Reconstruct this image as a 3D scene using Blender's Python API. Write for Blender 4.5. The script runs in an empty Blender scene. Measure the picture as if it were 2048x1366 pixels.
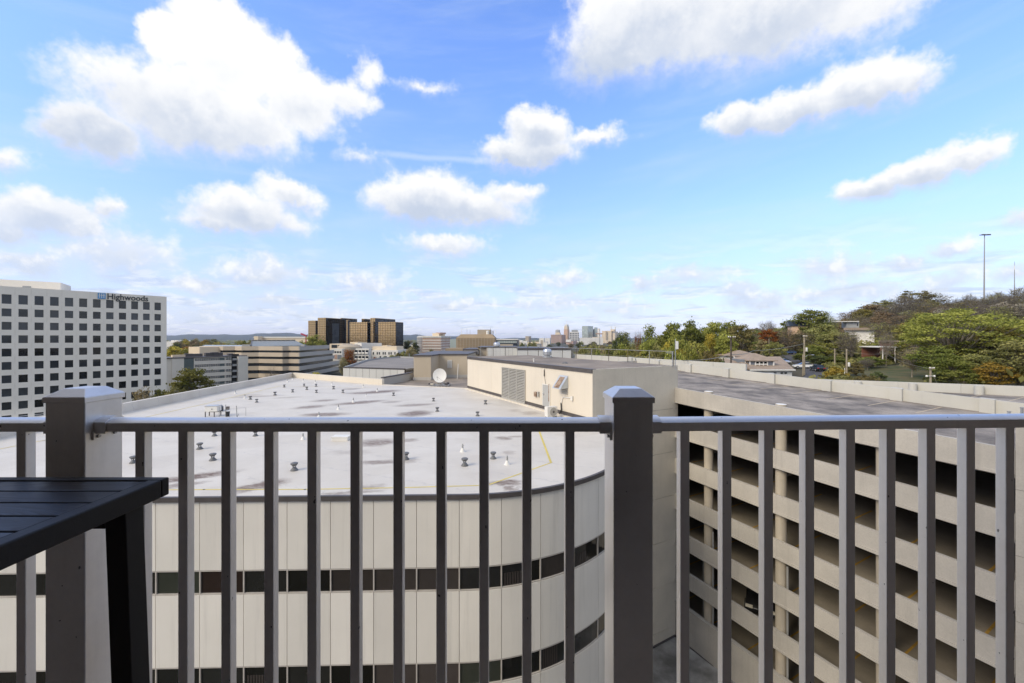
import bpy, math, random
import numpy as np
from mathutils import Vector, Matrix
from mathutils.geometry import tessellate_polygon

R = math.radians
rnd = random.Random(7)
scene = bpy.context.scene
col = scene.collection
# ------------------------------------------------------------------ camera
# eye level is z = 0 (the street lies 26 m below), the view runs along +Y
FPX, CX, CY = 810.0, 1024.0, 676.0
cam_d = bpy.data.cameras.new('camera')
cam_d.sensor_width = 36.0
cam_d.lens = FPX / 2048 * 36
cam_d.shift_y = -7 / 2048
cam_d.clip_start = 0.05
cam_d.clip_end = 40000
cam = bpy.data.objects.new('camera', cam_d)
cam.rotation_euler = (R(90), 0, 0)
col.objects.link(cam)
scene.camera = cam
scene.view_settings.view_transform = 'Standard'
scene.view_settings.look = 'None'
scene.view_settings.exposure = 0.9
scene.view_settings.gamma = 1.0
scene.view_settings.use_curve_mapping = False
scene.cycles.max_bounces = 8
scene.cycles.diffuse_bounces = 4
scene.cycles.transparent_max_bounces = 8
scene.cycles.volume_bounces = 0
scene.cycles.use_denoising = True
scene.cycles.caustics_reflective = False
scene.cycles.caustics_refractive = False

SUN_AZ, SUN_EL = R(-125), R(36)          # azimuth from +Y, towards -X is negative
SUN_DIR = Vector((math.sin(SUN_AZ) * math.cos(SUN_EL), math.cos(SUN_AZ) * math.cos(SUN_EL), math.sin(SUN_EL)))
sun_d = bpy.data.lights.new('sun', 'SUN')
sun_d.energy = 1.4
sun_d.angle = R(28)
sun_d.color = (1.0, 0.88, 0.66)
sun = bpy.data.objects.new('sun', sun_d)
sun.rotation_euler = SUN_DIR.to_track_quat('Z', 'Y').to_euler()
sun.location = (-60, -20, 60)
col.objects.link(sun)
SKY_STRENGTH = 0.12


# ------------------------------------------------------------------ node expression helper
class NT:
    """Small expression builder over a node tree."""
    def __init__(s, tree):
        s.t = tree
        s.n = tree.nodes
        s.n.clear()

    def node(s, kind, **kw):
        n = s.n.new(kind)
        for k, v in kw.items():
            setattr(n, k, v)
        return n

    def put(s, sock, v):
        if isinstance(v, E):
            s.t.links.new(v.s, sock)
        elif v is not None:
            sock.default_value = v

    def m(s, op, a, b=None, c=None, clamp=False):
        n = s.node('ShaderNodeMath', operation=op, use_clamp=clamp)
        for i, v in enumerate((a, b, c)):
            if v is not None:
                s.put(n.inputs[i], v)
        return E(s, n.outputs[0])

    def v(s, op, a, b=None, c=None, out=0):
        n = s.node('ShaderNodeVectorMath', operation=op)
        for i, x in enumerate((a, b, c)):
            if x is not None:
                s.put(n.inputs[i], x)
        return E(s, n.outputs[out])

    def xyz(s, x=0.0, y=0.0, z=0.0):
        n = s.node('ShaderNodeCombineXYZ')
        for i, q in enumerate((x, y, z)):
            s.put(n.inputs[i], q)
        return E(s, n.outputs[0])

    def sep(s, v):
        n = s.node('ShaderNodeSeparateXYZ')
        s.put(n.inputs[0], v)
        return [E(s, o) for o in n.outputs]

    def noise(s, vec, scale, detail=4.0, rough=0.55, dist=0.0, color=False):
        n = s.node('ShaderNodeTexNoise')
        s.put(n.inputs['Vector'], vec)
        n.inputs['Scale'].default_value = scale
        n.inputs['Detail'].default_value = detail
        n.inputs['Roughness'].default_value = rough
        n.inputs['Distortion'].default_value = dist
        return E(s, n.outputs[1 if color else 0])

    def ss(s, x, a, b, lo=0.0, hi=1.0):
        n = s.node('ShaderNodeMapRange', interpolation_type='SMOOTHSTEP')
        for i, q in enumerate((x, a, b, lo, hi)):
            s.put(n.inputs[i], q)
        return E(s, n.outputs[0])

    def mix(s, f, a, b, mode='MIX'):
        n = s.node('ShaderNodeMix', data_type='RGBA', blend_type=mode)
        s.put(n.inputs[0], f)
        for i, q in ((6, a), (7, b)):
            if isinstance(q, tuple) and len(q) == 3:
                q = q + (1.0,)
            s.put(n.inputs[i], q)
        return E(s, n.outputs[2])

    def fmix(s, f, a, b):
        n = s.node('ShaderNodeMix', data_type='FLOAT')
        s.put(n.inputs[0], f); s.put(n.inputs[2], a); s.put(n.inputs[3], b)
        return E(s, n.outputs[0])


class E:
    def __init__(s, nt, sock): s.nt, s.s = nt, sock
    def __add__(s, o): return s.nt.m('ADD', s, o)
    def __radd__(s, o): return s.nt.m('ADD', o, s)
    def __sub__(s, o): return s.nt.m('SUBTRACT', s, o)
    def __rsub__(s, o): return s.nt.m('SUBTRACT', o, s)
    def __mul__(s, o): return s.nt.m('MULTIPLY', s, o)
    def __rmul__(s, o): return s.nt.m('MULTIPLY', o, s)
    def __truediv__(s, o): return s.nt.m('DIVIDE', s, o)
    def max(s, o): return s.nt.m('MAXIMUM', s, o)
    def min(s, o): return s.nt.m('MINIMUM', s, o)


# ------------------------------------------------------------------ sky
world = bpy.data.worlds.new('World')
scene.world = world
world.use_nodes = True
nt = NT(world.node_tree)
d = nt.v('NORMALIZE', E(nt, nt.node('ShaderNodeTexCoord').outputs['Generated']))
dx, dy, dz = nt.sep(d)
az = nt.m('ARCTAN2', dx, dy)
el = nt.m('ARCSINE', dz)
sky = nt.node('ShaderNodeTexSky', sky_type='NISHITA')
sky.sun_disc = False
sky.sun_elevation = SUN_EL
sky.sun_rotation = SUN_AZ
sky.altitude = 200
sky.air_density = 1.0
sky.dust_density = 0.6
sky.ozone_density = 3.0
hs = nt.node('ShaderNodeHueSaturation')
hs.inputs['Saturation'].default_value = 1.12
hs.inputs['Value'].default_value = 1.75
nt.t.links.new(sky.outputs[0], hs.inputs['Color'])
base = nt.mix(1.0, E(nt, hs.outputs[0]), (0.98, 0.868, 1.0), 'MULTIPLY')

w1 = nt.noise(d, 7.0, 5.0, 0.6, color=True)
wr, wg, wb = nt.sep(w1)
w2 = nt.noise(d, 24.0, 6.0, 0.62, color=True)
vr, vg, vb = nt.sep(w2)
azw = az + (wr - 0.5) * 0.10 + (vr - 0.5) * 0.055
elw = el + (wg - 0.5) * 0.07 + (vg - 0.5) * 0.045
fb = nt.noise(d, 30.0, 8.0, 0.62)


def px_dir(px, py):
    u, v = (px - CX) / FPX, -(py - CY) / FPX
    return math.atan(u), math.atan(v / math.sqrt(1 + u * u)), u, v


# every cumulus: centre, half width, rise above and sag below the centre (in pixels of the photograph), strength
CLOUDS = [
    (450, 92, 118, 82, 100, 1.00), (325, 75, 52, 44, 60, 0.85), (540, 120, 70, 60, 70, 0.90), (400, 235, 215, 85, 88, 1.00), (190, 262, 105, 50, 56, 0.95), (120, 268, 64, 36, 44, 0.75),
    (600, 205, 92, 66, 66, 0.85), (690, 205, 62, 40, 40, 0.50), (740, 150, 26, 34, 36, 0.38),
    (1330, 50, 200, 150, 118, 1.00), (1520, 40, 230, 140, 105, 1.00), (1230, 115, 120, 75, 75, 0.85), (1720, 20, 160, 70, 70, 0.50),
    (1480, 250, 75, 42, 36, 0.85), (1590, 225, 110, 45, 40, 0.85), (1720, 180, 110, 60, 48, 0.85), (1810, 165, 70, 50, 45, 0.60),
    (1075, 265, 60, 48, 45, 0.85), (1060, 310, 95, 34, 30, 0.80), (1180, 275, 70, 20, 22, 0.50),
    (850, 410, 108, 60, 52, 0.95), (930, 428, 122, 46, 36, 0.80), (1020, 390, 55, 30, 32, 0.55),
    (505, 435, 118, 50, 40, 0.85), (590, 395, 70, 30, 30, 0.60), (430, 452, 70, 22, 22, 0.60),
    (110, 440, 124, 48, 42, 0.85), (215, 415, 40, 28, 28, 0.50), (10, 455, 80, 34, 30, 0.70),
    (1760, 375, 84, 38, 32, 0.85), (1850, 345, 86, 40, 36, 0.80), (1945, 315, 66, 40, 34, 0.75),
    (850, 175, 55, 20, 20, 0.28), (0, 325, 70, 34, 32, 0.45), (890, 497, 95, 30, 26, 0.50), (725, 318, 50, 22, 20, 0.25),
    (2050, 430, 40, 28, 26, 0.45), (70, 530, 90, 40, 34, 0.52), (235, 520, 135, 60, 50, 0.48), (530, 552, 95, 42, 36, 0.52), (400, 572, 50, 22, 20, 0.48),
    (1900, 507, 70, 26, 22, 0.48), (1810, 525, 50, 18, 18, 0.40), (1660, 545, 80, 40, 36, 0.36), (1720, 590, 120, 30, 30, 0.40),
    (1480, 600, 45, 32, 30, 0.60), (1540, 612, 45, 26, 30, 0.56), (1290, 572, 36, 24, 20, 0.48), (1380, 560, 90, 28, 26, 0.36), (1640, 600, 60, 26, 26, 0.48), (1880, 570, 80, 30, 28, 0.44), (2010, 560, 70, 30, 30, 0.40),
    (1130, 565, 60, 22, 20, 0.36), (730, 570, 80, 26, 24, 0.40), (550, 610, 80, 26, 24, 0.40), (1100, 610, 100, 26, 24, 0.36), (900, 610, 100, 22, 22, 0.32), (660, 640, 120, 24, 24, 0.36), (390, 630, 90, 24, 24, 0.36), (1230, 620, 80, 24, 22, 0.36),
]
D = None
num = den = None
GROUPS = [(0, 9, 362, 0), (9, 13, 215, -160)]
for ci, (px, py, w, hu, hd, st) in enumerate(CLOUDS):
    a, e, u, v = px_dir(px, py)
    w, hu, hd = w * 1.25, hu * 1.22, hd * 1.25
    ka = 1 / (FPX * (1 + u * u))                      # radians of azimuth per pixel here
    ke = math.sqrt(1 + u * u) / (FPX * (1 + u * u + v * v))
    ex = (azw - a) * (1 / (w * ka))
    ey = elw - e
    t = nt.m('MAXIMUM', ey * (1 / (hu * ke)), ey * (-1 / (hd * ke)))
    q = nt.m('SQRT', nt.m('MULTIPLY_ADD', ex, ex, t * t))
    Di = nt.m('MULTIPLY_ADD', q, -st, st)
    wgt = nt.m('POWER', (Di + 0.3).max(0.0), 3.0)
    grp = [g for g in GROUPS if g[0] <= ci < g[1]]
    if grp:
        eb, et = px_dir(px, grp[0][2])[1], px_dir(px, grp[0][3])[1]
        tt = (elw - (eb + (et - eb) * (0.24 if ci < 9 else 0.34))) * (2.0 / (et - eb))
    else:
        tt = (ey + 0.25 * hd * ke) * (1 / (hu * ke))
    num = wgt * tt if num is None else nt.m('MULTIPLY_ADD', wgt, tt, num)
    den = wgt if den is None else den + wgt
    D = Di if D is None else nt.m('SMOOTH_MAX', D, Di, 0.12)
T = num / (den + 0.0005)
Dn = D + (fb - 0.5) * 0.55
soft = nt.ss(T, -0.9, 0.6, 1.0, 0.30)
cov = nt.ss(Dn, -0.06, soft)
lit = nt.ss(T + (fb - 0.5) * 0.9 + (wb - 0.5) * 1.0 + (0.30 - Dn.min(0.7)) * 0.8, -0.52, 0.66)
# the deck of small clouds that closes towards the horizon, and unseen ones behind the viewer and overhead
pl = nt.xyz(dx / (dz.max(0.0) + 0.10), dy / (dz.max(0.0) + 0.10), 0.0)
n1 = nt.noise(pl, 1.7, 7.0, 0.6, 0.3)
low = nt.ss(n1, 0.46, 0.60) * nt.ss(el, 0.27, 0.05)
n1b = nt.noise(nt.v('ADD', pl, (0.06, 0.10, 0.0)), 1.7, 4.0, 0.6, 0.3)
lowlit = nt.ss(n1 - n1b, -0.10, 0.10)
back = nt.ss(nt.noise(pl, 0.9, 7.0, 0.6, 0.2), 0.34, 0.50) * nt.ss(nt.m('ABSOLUTE', az), 1.0, 1.35).max(nt.ss(el, 0.76, 0.95))  # the overhead part is out of view, added to whiten and raise the light
# thin high streaks
st_v = nt.xyz(az * 2.2 + el * 3.0, el * 16.0 - az * 1.8, 0.3)
wisp = nt.ss(nt.noise(st_v, 1.0, 6.0, 0.6, 0.4), 0.42, 0.85) * 0.30 * nt.ss(el, 0.02, 0.2)
trail_a, trail_e, _, _ = px_dir(880, 317)
trail = nt.ss(nt.m('ABSOLUTE', el - trail_e + (az - trail_a) * -0.012 + (vg - 0.5) * 0.012), 0.011, 0.0) * nt.ss(nt.m('ABSOLUTE', az - trail_a), 0.17, 0.10) * 0.45

WHITE, GREY = (4.6, 4.62, 4.66), (2.65, 3.0, 3.65)
c = base
c = nt.mix(nt.ss(el, 0.60, 0.30) * 0.34, c, (1.38, 2.08, 4.0))
c = nt.mix(nt.ss(el, 0.36, 0.02) * 0.68, c, (2.40, 2.78, 3.9))       # pale air towards the horizon
c = nt.mix(wisp.max(trail), c, (3.3, 3.8, 4.4))
c = nt.mix(low * 0.72, c, nt.mix(lowlit, (2.45, 2.85, 3.6), (4.25, 4.4, 4.65)))
c = nt.mix(back * 0.9, c, nt.mix(nt.ss(n1, 0.4, 0.6), (2.4, 2.8, 3.5), (4.5, 4.6, 4.7)))
cl = nt.mix(nt.ss(el, 0.30, 0.09) * nt.ss(fb, 0.66, 0.46) * 0.75, nt.mix(lit, GREY, WHITE), (2.9, 3.3, 4.0))
c = nt.mix(cov * nt.ss(nt.m('ABSOLUTE', az), 1.45, 1.15) * nt.ss(el, 0.04, 0.24, 0.78, 1.0), c, cl)
c = nt.mix(nt.ss(el, 0.0, -0.03), c, (1.2, 1.3, 1.3))               # what lies under the horizon
bg = nt.node('ShaderNodeBackground')
nt.put(bg.inputs[0], c)
bg.inputs[1].default_value = SKY_STRENGTH
out = nt.node('ShaderNodeOutputWorld')
nt.t.links.new(bg.outputs[0], out.inputs[0])
world.cycles.sampling_method = 'MANUAL'
world.cycles.sample_map_resolution = 512

# ------------------------------------------------------------------ materials
MATS = {}


def mat(name, c, rough=0.7, var=0.10, scale=1.2, spec=0.4, metal=0.0, streak=0.0, bump=0.0, bscale=40.0, c2=None, rand=0.0, coat=0.0, local=False, fine=0.0, speck=0.0):
    """Plain weathered surface: colour with large soft variation, optional vertical run marks, optional second colour."""
    m = bpy.data.materials.new(name)
    m.use_nodes = True
    nt = NT(m.node_tree)
    p = E(nt, nt.node('ShaderNodeTexCoord').outputs['Object']) if local else E(nt, nt.node('ShaderNodeNewGeometry').outputs['Position'])
    f = nt.ss(nt.noise(p, scale, 6.0, 0.62), 0.25, 0.75)
    lo = tuple(x * (1 - var) for x in c)
    hi = tuple(min(1.0, x * (1 + var)) for x in c)
    colr = nt.mix(f, lo, c2 or hi)
    if streak:
        sv = nt.v('MULTIPLY', p, (3.2, 3.2, 0.16))
        s = nt.ss(nt.noise(sv, 1.0, 5.0, 0.65), 0.48, 0.80)
        colr = nt.mix(s * streak, colr, tuple(x * 0.55 for x in c))
    if fine:
        g = nt.noise(p, scale * 28, 3.0, 0.7)
        colr = nt.mix(nt.ss(g, 0.35, 0.75) * fine, colr, tuple(x * 0.6 for x in c))
    if speck:
        q = nt.noise(nt.v('MULTIPLY', p, (1.0, 1.0, .6)), 75.0, 2.0, 0.5)
        colr = nt.mix(nt.ss(q, 0.735, 0.76) * speck, colr, (0.05, 0.045, 0.04))
        q = nt.noise(nt.v('MULTIPLY', p, (14.0, 14.0, 1.1)), 1.6, 5.0, 0.65)
        colr = nt.mix(nt.ss(q, 0.5, 0.8) * 0.16, colr, tuple(x * 0.5 for x in c))
    if rand:
        r = E(nt, nt.node('ShaderNodeObjectInfo').outputs['Random'])
        h = nt.node('ShaderNodeHueSaturation')
        nt.put(h.inputs['Color'], colr)
        nt.put(h.inputs['Value'], nt.m('MULTIPLY_ADD', r, 2 * rand, 1 - rand))
        colr = E(nt, h.outputs[0])
    b = nt.node('ShaderNodeBsdfPrincipled')
    nt.put(b.inputs['Base Color'], colr)
    nt.put(b.inputs['Roughness'], nt.fmix(f, max(0.02, rough - 0.06), min(1, rough + 0.06)))
    b.inputs['Metallic'].default_value = metal
    b.inputs['Specular IOR Level'].default_value = spec
    b.inputs['Coat Weight'].default_value = coat
    if bump:
        bn = nt.node('ShaderNodeBump')
        bn.inputs['Strength'].default_value = bump
        bn.inputs['Distance'].default_value = 0.01
        nt.put(bn.inputs['Height'], nt.noise(p, bscale, 4.0, 0.6))
        nt.t.links.new(bn.outputs[0], b.inputs['Normal'])
    o = nt.node('ShaderNodeOutputMaterial')
    nt.t.links.new(b.outputs[0], o.inputs[0])
    MATS[name] = m
    return m


def glass_mat(name, c, rough=0.06, spec=0.6, metal=0.0, rand=0.35, wav=0.02):
    m = bpy.data.materials.new(name)
    m.use_nodes = True
    nt = NT(m.node_tree)
    p = E(nt, nt.node('ShaderNodeNewGeometry').outputs['Position'])
    r = E(nt, nt.node('ShaderNodeObjectInfo').outputs['Random'])
    f = nt.noise(p, 0.9, 4.0, 0.6)
    k = nt.m('MULTIPLY_ADD', r, 2 * rand, 1 - rand) * nt.m('MULTIPLY_ADD', f, 0.7, 0.65)
    colr = nt.mix(1.0, c, nt.v('MULTIPLY', nt.xyz(k, k, k), (1, 1, 1)), 'MULTIPLY')
    b = nt.node('ShaderNodeBsdfPrincipled')
    nt.put(b.inputs['Base Color'], colr)
    b.inputs['Roughness'].default_value = rough
    b.inputs['Metallic'].default_value = metal
    b.inputs['Specular IOR Level'].default_value = spec
    bn = nt.node('ShaderNodeBump')
    bn.inputs['Strength'].default_value = wav
    bn.inputs['Distance'].default_value = 0.2
    nt.put(bn.inputs['Height'], nt.noise(p, 0.6, 2.0, 0.5))
    nt.t.links.new(bn.outputs[0], b.inputs['Normal'])
    o = nt.node('ShaderNodeOutputMaterial')
    nt.t.links.new(b.outputs[0], o.inputs[0])
    MATS[name] = m
    return m


def leaf_mat(name, a, b_, trans=0.3):
    m = bpy.data.materials.new(name)
    m.use_nodes = True
    nt = NT(m.node_tree)
    at = nt.node('ShaderNodeAttribute')
    at.attribute_name = 'tint'
    r = E(nt, nt.node('ShaderNodeObjectInfo').outputs['Random'])
    f = E(nt, at.outputs['Fac'])
    colr = nt.mix(f, a, b_)
    h = nt.node('ShaderNodeHueSaturation')
    nt.put(h.inputs['Color'], colr)
    nt.put(h.inputs['Hue'], nt.m('MULTIPLY_ADD', r, 0.05, 0.475))
    nt.put(h.inputs['Value'], nt.m('MULTIPLY_ADD', r, 0.5, 0.75))
    colr = E(nt, h.outputs[0])
    di = nt.node('ShaderNodeBsdfDiffuse')
    tr = nt.node('ShaderNodeBsdfTranslucent')
    nt.put(di.inputs[0], colr); nt.put(tr.inputs[0], colr)
    mx = nt.node('ShaderNodeMixShader')
    mx.inputs[0].default_value = trans
    nt.t.links.new(di.outputs[0], mx.inputs[1]); nt.t.links.new(tr.outputs[0], mx.inputs[2])
    o = nt.node('ShaderNodeOutputMaterial')
    nt.t.links.new(mx.outputs[0], o.inputs[0])
    MATS[name] = m
    return m


# ------------------------------------------------------------------ object helpers
WM = {}                      # world matrix of every thing (no depsgraph update needed)


def V(*a): return Vector(a)


def P(px, py, Y):
    """The point at depth Y behind the photograph's pixel."""
    return Vector(((px - CX) / FPX * Y, Y, -(py - CY) / FPX * Y))


def PZ(px, py, z):
    """The point of the horizontal plane z behind the photograph's pixel."""
    Y = -z * FPX / (py - CY)
    return Vector(((px - CX) / FPX * Y, Y, z))


def frame(o, xdir):
    x = Vector((xdir[0], xdir[1], 0)).normalized()
    y = Vector((-x.y, x.x, 0))
    m = Matrix.Identity(4)
    m.col[0][:3] = x; m.col[1][:3] = y; m.col[3][:3] = Vector(o)
    return m


def tag(o, label=None, cat=None, group=None, kind=None):
    if label: o['label'] = label
    if cat: o['category'] = cat
    if group: o['group'] = group
    if kind: o['kind'] = kind
    return o


def thing(name, label, cat, loc=(0, 0, 0), rotz=0.0, group=None):
    o = bpy.data.objects.new(name, None)
    o.empty_display_size = 0.2
    o.location = loc
    o.rotation_euler = (0, 0, rotz)
    col.objects.link(o)
    WM[o.name] = Matrix.Translation(Vector(loc)) @ Matrix.Rotation(rotz, 4, 'Z')
    return tag(o, label, cat, group)


class MB:
    """Collects boxes, prisms, tubes and turned shapes and links them as ONE mesh object."""
    def __init__(s, M=None):
        s.v, s.f, s.mi, s.M = [], [], [], M
        s.cur = 0

    def add(s, vs, fs, M=None):
        M = M or s.M
        k = len(s.v)
        s.v += [(M @ Vector(p)) if M else Vector(p) for p in vs]
        s.f += [tuple(i + k for i in f) for f in fs]
        s.mi += [s.cur] * len(fs)
        return s

    def box(s, x0, x1, y0, y1, z0, z1, M=None):
        vs = [(x0, y0, z0), (x1, y0, z0), (x1, y1, z0), (x0, y1, z0), (x0, y0, z1), (x1, y0, z1), (x1, y1, z1), (x0, y1, z1)]
        return s.add(vs, [(0, 3, 2, 1), (4, 5, 6, 7), (0, 1, 5, 4), (1, 2, 6, 5), (2, 3, 7, 6), (3, 0, 4, 7)], M)

    def hexa(s, lo, hi, M=None):
        return s.add(list(lo) + list(hi), [(0, 3, 2, 1), (4, 5, 6, 7), (0, 1, 5, 4), (1, 2, 6, 5), (2, 3, 7, 6), (3, 0, 4, 7)], M)

    def prism(s, poly, z0, z1, M=None, top=True, bottom=True):
        """poly counter-clockwise; z0 and z1 numbers or functions of (x, y)."""
        n = len(poly)
        g0 = z0 if callable(z0) else (lambda x, y: z0)
        g1 = z1 if callable(z1) else (lambda x, y: z1)
        vs = [(p[0], p[1], g0(p[0], p[1])) for p in poly] + [(p[0], p[1], g1(p[0], p[1])) for p in poly]
        fs = [(i, (i + 1) % n, n + (i + 1) % n, n + i) for i in range(n)]
        tri = tessellate_polygon([[Vector((p[0], p[1], 0)) for p in poly]])
        for t in tri:
            a, b, c = [Vector((poly[i][0], poly[i][1], 0)) for i in t]
            if (b - a).cross(c - a).z < 0: t = (t[0], t[2], t[1])
            if top: fs.append(tuple(n + i for i in t))
            if bottom: fs.append((t[0], t[2], t[1]))
        return s.add(vs, fs, M)

    def tube(s, p0, p1, r0, r1=None, n=8, cap=True, M=None):
        r1 = r0 if r1 is None else r1
        p0, p1 = Vector(p0), Vector(p1)
        ax = (p1 - p0).normalized()
        u = ax.orthogonal().normalized()
        w = ax.cross(u)
        vs = [p + (u * math.cos(2 * math.pi * i / n) + w * math.sin(2 * math.pi * i / n)) * r for p, r in ((p0, r0), (p1, r1)) for i in range(n)]
        fs = [(i, (i + 1) % n, n + (i + 1) % n, n + i) for i in range(n)]
        if cap: fs += [tuple(reversed(range(n))), tuple(range(n, 2 * n))]
        return s.add(vs, fs, M)

    def path(s, pts, r, n=6, M=None):
        for a, b in zip(pts[:-1], pts[1:]):
            s.tube(a, b, r, r, n, True, M)
        return s

    def lathe(s, prof, c=(0, 0, 0), n=16, M=None):
        c = Vector(c)
        vs, fs = [], []
        for r, z in prof:
            vs += [c + Vector((r * math.cos(2 * math.pi * i / n), r * math.sin(2 * math.pi * i / n), z)) for i in range(n)]
        for k in range(len(prof) - 1):
            fs += [(k * n + i, k * n + (i + 1) % n, (k + 1) * n + (i + 1) % n, (k + 1) * n + i) for i in range(n)]
        fs += [tuple(reversed(range(n))), tuple(range((len(prof) - 1) * n, len(prof) * n))]
        return s.add(vs, fs, M)

    def build(s, name, m, parent=None, smooth=False, bevel=0.0, loc=None, world=True):
        me = bpy.data.meshes.new(name)
        vs = s.v
        if parent is not None and world:
            inv = WM[parent.name].inverted()
            vs = [inv @ p for p in vs]
        off = Vector(loc) if loc is not None else Vector((0, 0, 0))
        me.from_pydata([tuple(p - off) for p in vs], [], s.f)
        ms = m if isinstance(m, (list, tuple)) else [m]
        for q in ms: me.materials.append(MATS[q])
        if len(ms) > 1: me.polygons.foreach_set('material_index', s.mi)
        if smooth:
            me.polygons.foreach_set('use_smooth', [True] * len(me.polygons))
            me.set_sharp_from_angle(angle=R(35))
        me.update()
        o = bpy.data.objects.new(name, me)
        col.objects.link(o)
        if loc is not None: o.location = loc
        if parent is not None:
            o.parent = parent
            WM[o.name] = WM[parent.name]
        if bevel:
            b = o.modifiers.new('bevel', 'BEVEL')
            b.width = bevel; b.segments = 2; b.limit_method = 'ANGLE'
        return o


def obj(name, me, parent=None, loc=None):
    o = bpy.data.objects.new(name, me)
    col.objects.link(o)
    if parent is not None:
        o.parent = parent
        WM[o.name] = WM[parent.name]
    if loc is not None: o.location = loc
    return o


def copy_tree(o, parent=None):
    c = o.copy()
    col.objects.link(c)
    c.parent = parent
    for ch in list(o.children): copy_tree(ch, c)
    return c


def ss(x, a, b):
    t = min(1.0, max(0.0, (x - a) / (b - a)))
    return t * t * (3 - 2 * t)
# ------------------------------------------------------------------ material list
mat('rail_paint', (0.93, 0.885, 0.83), 0.40, 0.05, 2.0, spec=0.5, metal=0.70, fine=0.07, speck=0.8, bump=0.02, bscale=300)
mat('screw_steel', (0.42, 0.42, 0.42), 0.35, 0.1, 20, metal=0.8)
mat('table_black', (0.034, 0.029, 0.024), 0.5, 0.15, 4.0, spec=0.25, bump=0.06, bscale=220)
mat('own_wall', (0.34, 0.27, 0.20), 0.8, 0.1, 1.0)
mat('own_floor', (0.34, 0.265, 0.19), 0.8, 0.1, 1.0)
mat('own_cladding', (0.50, 0.45, 0.38), 0.8, 0.1, 0.5)
mat('facade_panel', (0.77, 0.73, 0.655), 0.34, 0.04, 0.35, spec=0.5, streak=0.36, rand=0.07)
mat('joint_dark', (0.05, 0.045, 0.04), 0.8)
mat('dark_trim', (0.085, 0.075, 0.072), 0.5, 0.15, 2.0)
mat('window_frame', (0.50, 0.46, 0.41), 0.45, 0.1, 2.0)
glass_mat('pane_dark', (0.016, 0.016, 0.015), 0.05, 0.5, rand=0.7)
glass_mat('pane_brown', (0.050, 0.042, 0.038), 0.12, 0.4)
glass_mat('pane_green', (0.040, 0.044, 0.034), 0.15, 0.4, rand=0.1)
glass_mat('pane_red', (0.028, 0.018, 0.015), 0.15, 0.4, rand=0.1)
glass_mat('pane_office', (0.030, 0.034, 0.038), 0.06, 0.6, rand=0.85)
glass_mat('pane_far', (0.025, 0.03, 0.035), 0.15, 0.5)
mat('concrete_wall', (0.62, 0.565, 0.465), 0.85, 0.08, 0.45, streak=0.18, fine=0.16, rand=0.03, bump=0.15, bscale=25)
mat('concrete_garage', (0.505, 0.47, 0.415), 0.85, 0.10, 0.5, streak=0.30, fine=0.26, rand=0.025, bump=0.15, bscale=25)
mat('concrete_column', (0.50, 0.44, 0.35), 0.85, 0.10, 0.7, streak=0.35, fine=0.1)
mat('concrete_floor', (0.30, 0.265, 0.215), 0.8, 0.22, 0.35, fine=0.2)
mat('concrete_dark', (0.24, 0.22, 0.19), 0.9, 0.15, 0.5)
mat('parapet_paint', (0.545, 0.53, 0.475), 0.75, 0.05, 0.4, streak=0.10, rand=0.02)
mat('stripe_yellow', (0.50, 0.30, 0.06), 0.7, 0.25, 2.0)
mat('stripe_pale', (0.50, 0.41, 0.29), 0.8, 0.2, 2.0)
mat('cream_wall', (0.67, 0.605, 0.50), 0.75, 0.04, 0.25, streak=0.13, rand=0.02)
mat('beige_wall', (0.50, 0.42, 0.31), 0.8, 0.06, 0.3, streak=0.12)
mat('grey_metal', (0.33, 0.33, 0.32), 0.5, 0.1, 2.0)
mat('louvre_grey', (0.40, 0.385, 0.35), 0.55, 0.08, 2.0)
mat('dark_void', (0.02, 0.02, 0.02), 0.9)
mat('door_grey', (0.40, 0.40, 0.385), 0.6, 0.06, 1.0, streak=0.2)
mat('hood_metal', (0.50, 0.53, 0.55), 0.4, 0.1, 2.0, metal=0.3)
mat('rust', (0.26, 0.115, 0.045), 0.9, 0.45, 3.0, c2=(0.45, 0.36, 0.28))
mat('galvanised', (0.55, 0.56, 0.57), 0.32, 0.08, 3.0, metal=0.75)
mat('white_plastic', (0.72, 0.70, 0.65), 0.5, 0.05, 2.0)
mat('black_rubber', (0.025, 0.025, 0.027), 0.6, 0.1, 3.0)
mat('vent_black', (0.145, 0.147, 0.15), 0.6, 0.2, 4.0)
mat('dish_white', (0.78, 0.77, 0.73), 0.55, 0.03, 1.0)
mat('white_panel', (0.62, 0.61, 0.57), 0.4, 0.03, 0.4, rand=0.03)
mat('roof_gravel', (0.26, 0.215, 0.17), 0.9, 0.30, 0.35, fine=0.25)
mat('roof_grey', (0.25, 0.225, 0.20), 0.85, 0.2, 0.3, fine=0.15)
mat('podium', (0.26, 0.25, 0.235), 0.7, 0.5, 0.42, c2=(0.46, 0.45, 0.43), fine=0.1)
mat('deck_asphalt', (0.145, 0.126, 0.107), 0.85, 0.40, 0.42, c2=(0.43, 0.375, 0.32), fine=0.35)
mat('office_white', (0.88, 0.81, 0.69), 0.8, 0.03, 0.2, streak=0.06)
mat('apartment_white', (0.70, 0.65, 0.56), 0.8, 0.05, 0.2, streak=0.1)
mat('apartment_green', (0.10, 0.125, 0.12), 0.6, 0.1, 0.4)
mat('beige_panel', (0.54, 0.45, 0.34), 0.8, 0.06, 0.12, streak=0.1, rand=0.07)
mat('grey_panel', (0.46, 0.43, 0.38), 0.8, 0.06, 0.12, streak=0.15, rand=0.05)
mat('skylight_glass', (0.12, 0.135, 0.13), 0.35, 0.15, 0.4)
mat('far_white', (0.72, 0.69, 0.63), 0.8, 0.06, 0.1)
mat('far_cream', (0.70, 0.58, 0.42), 0.8, 0.06, 0.06)
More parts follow.
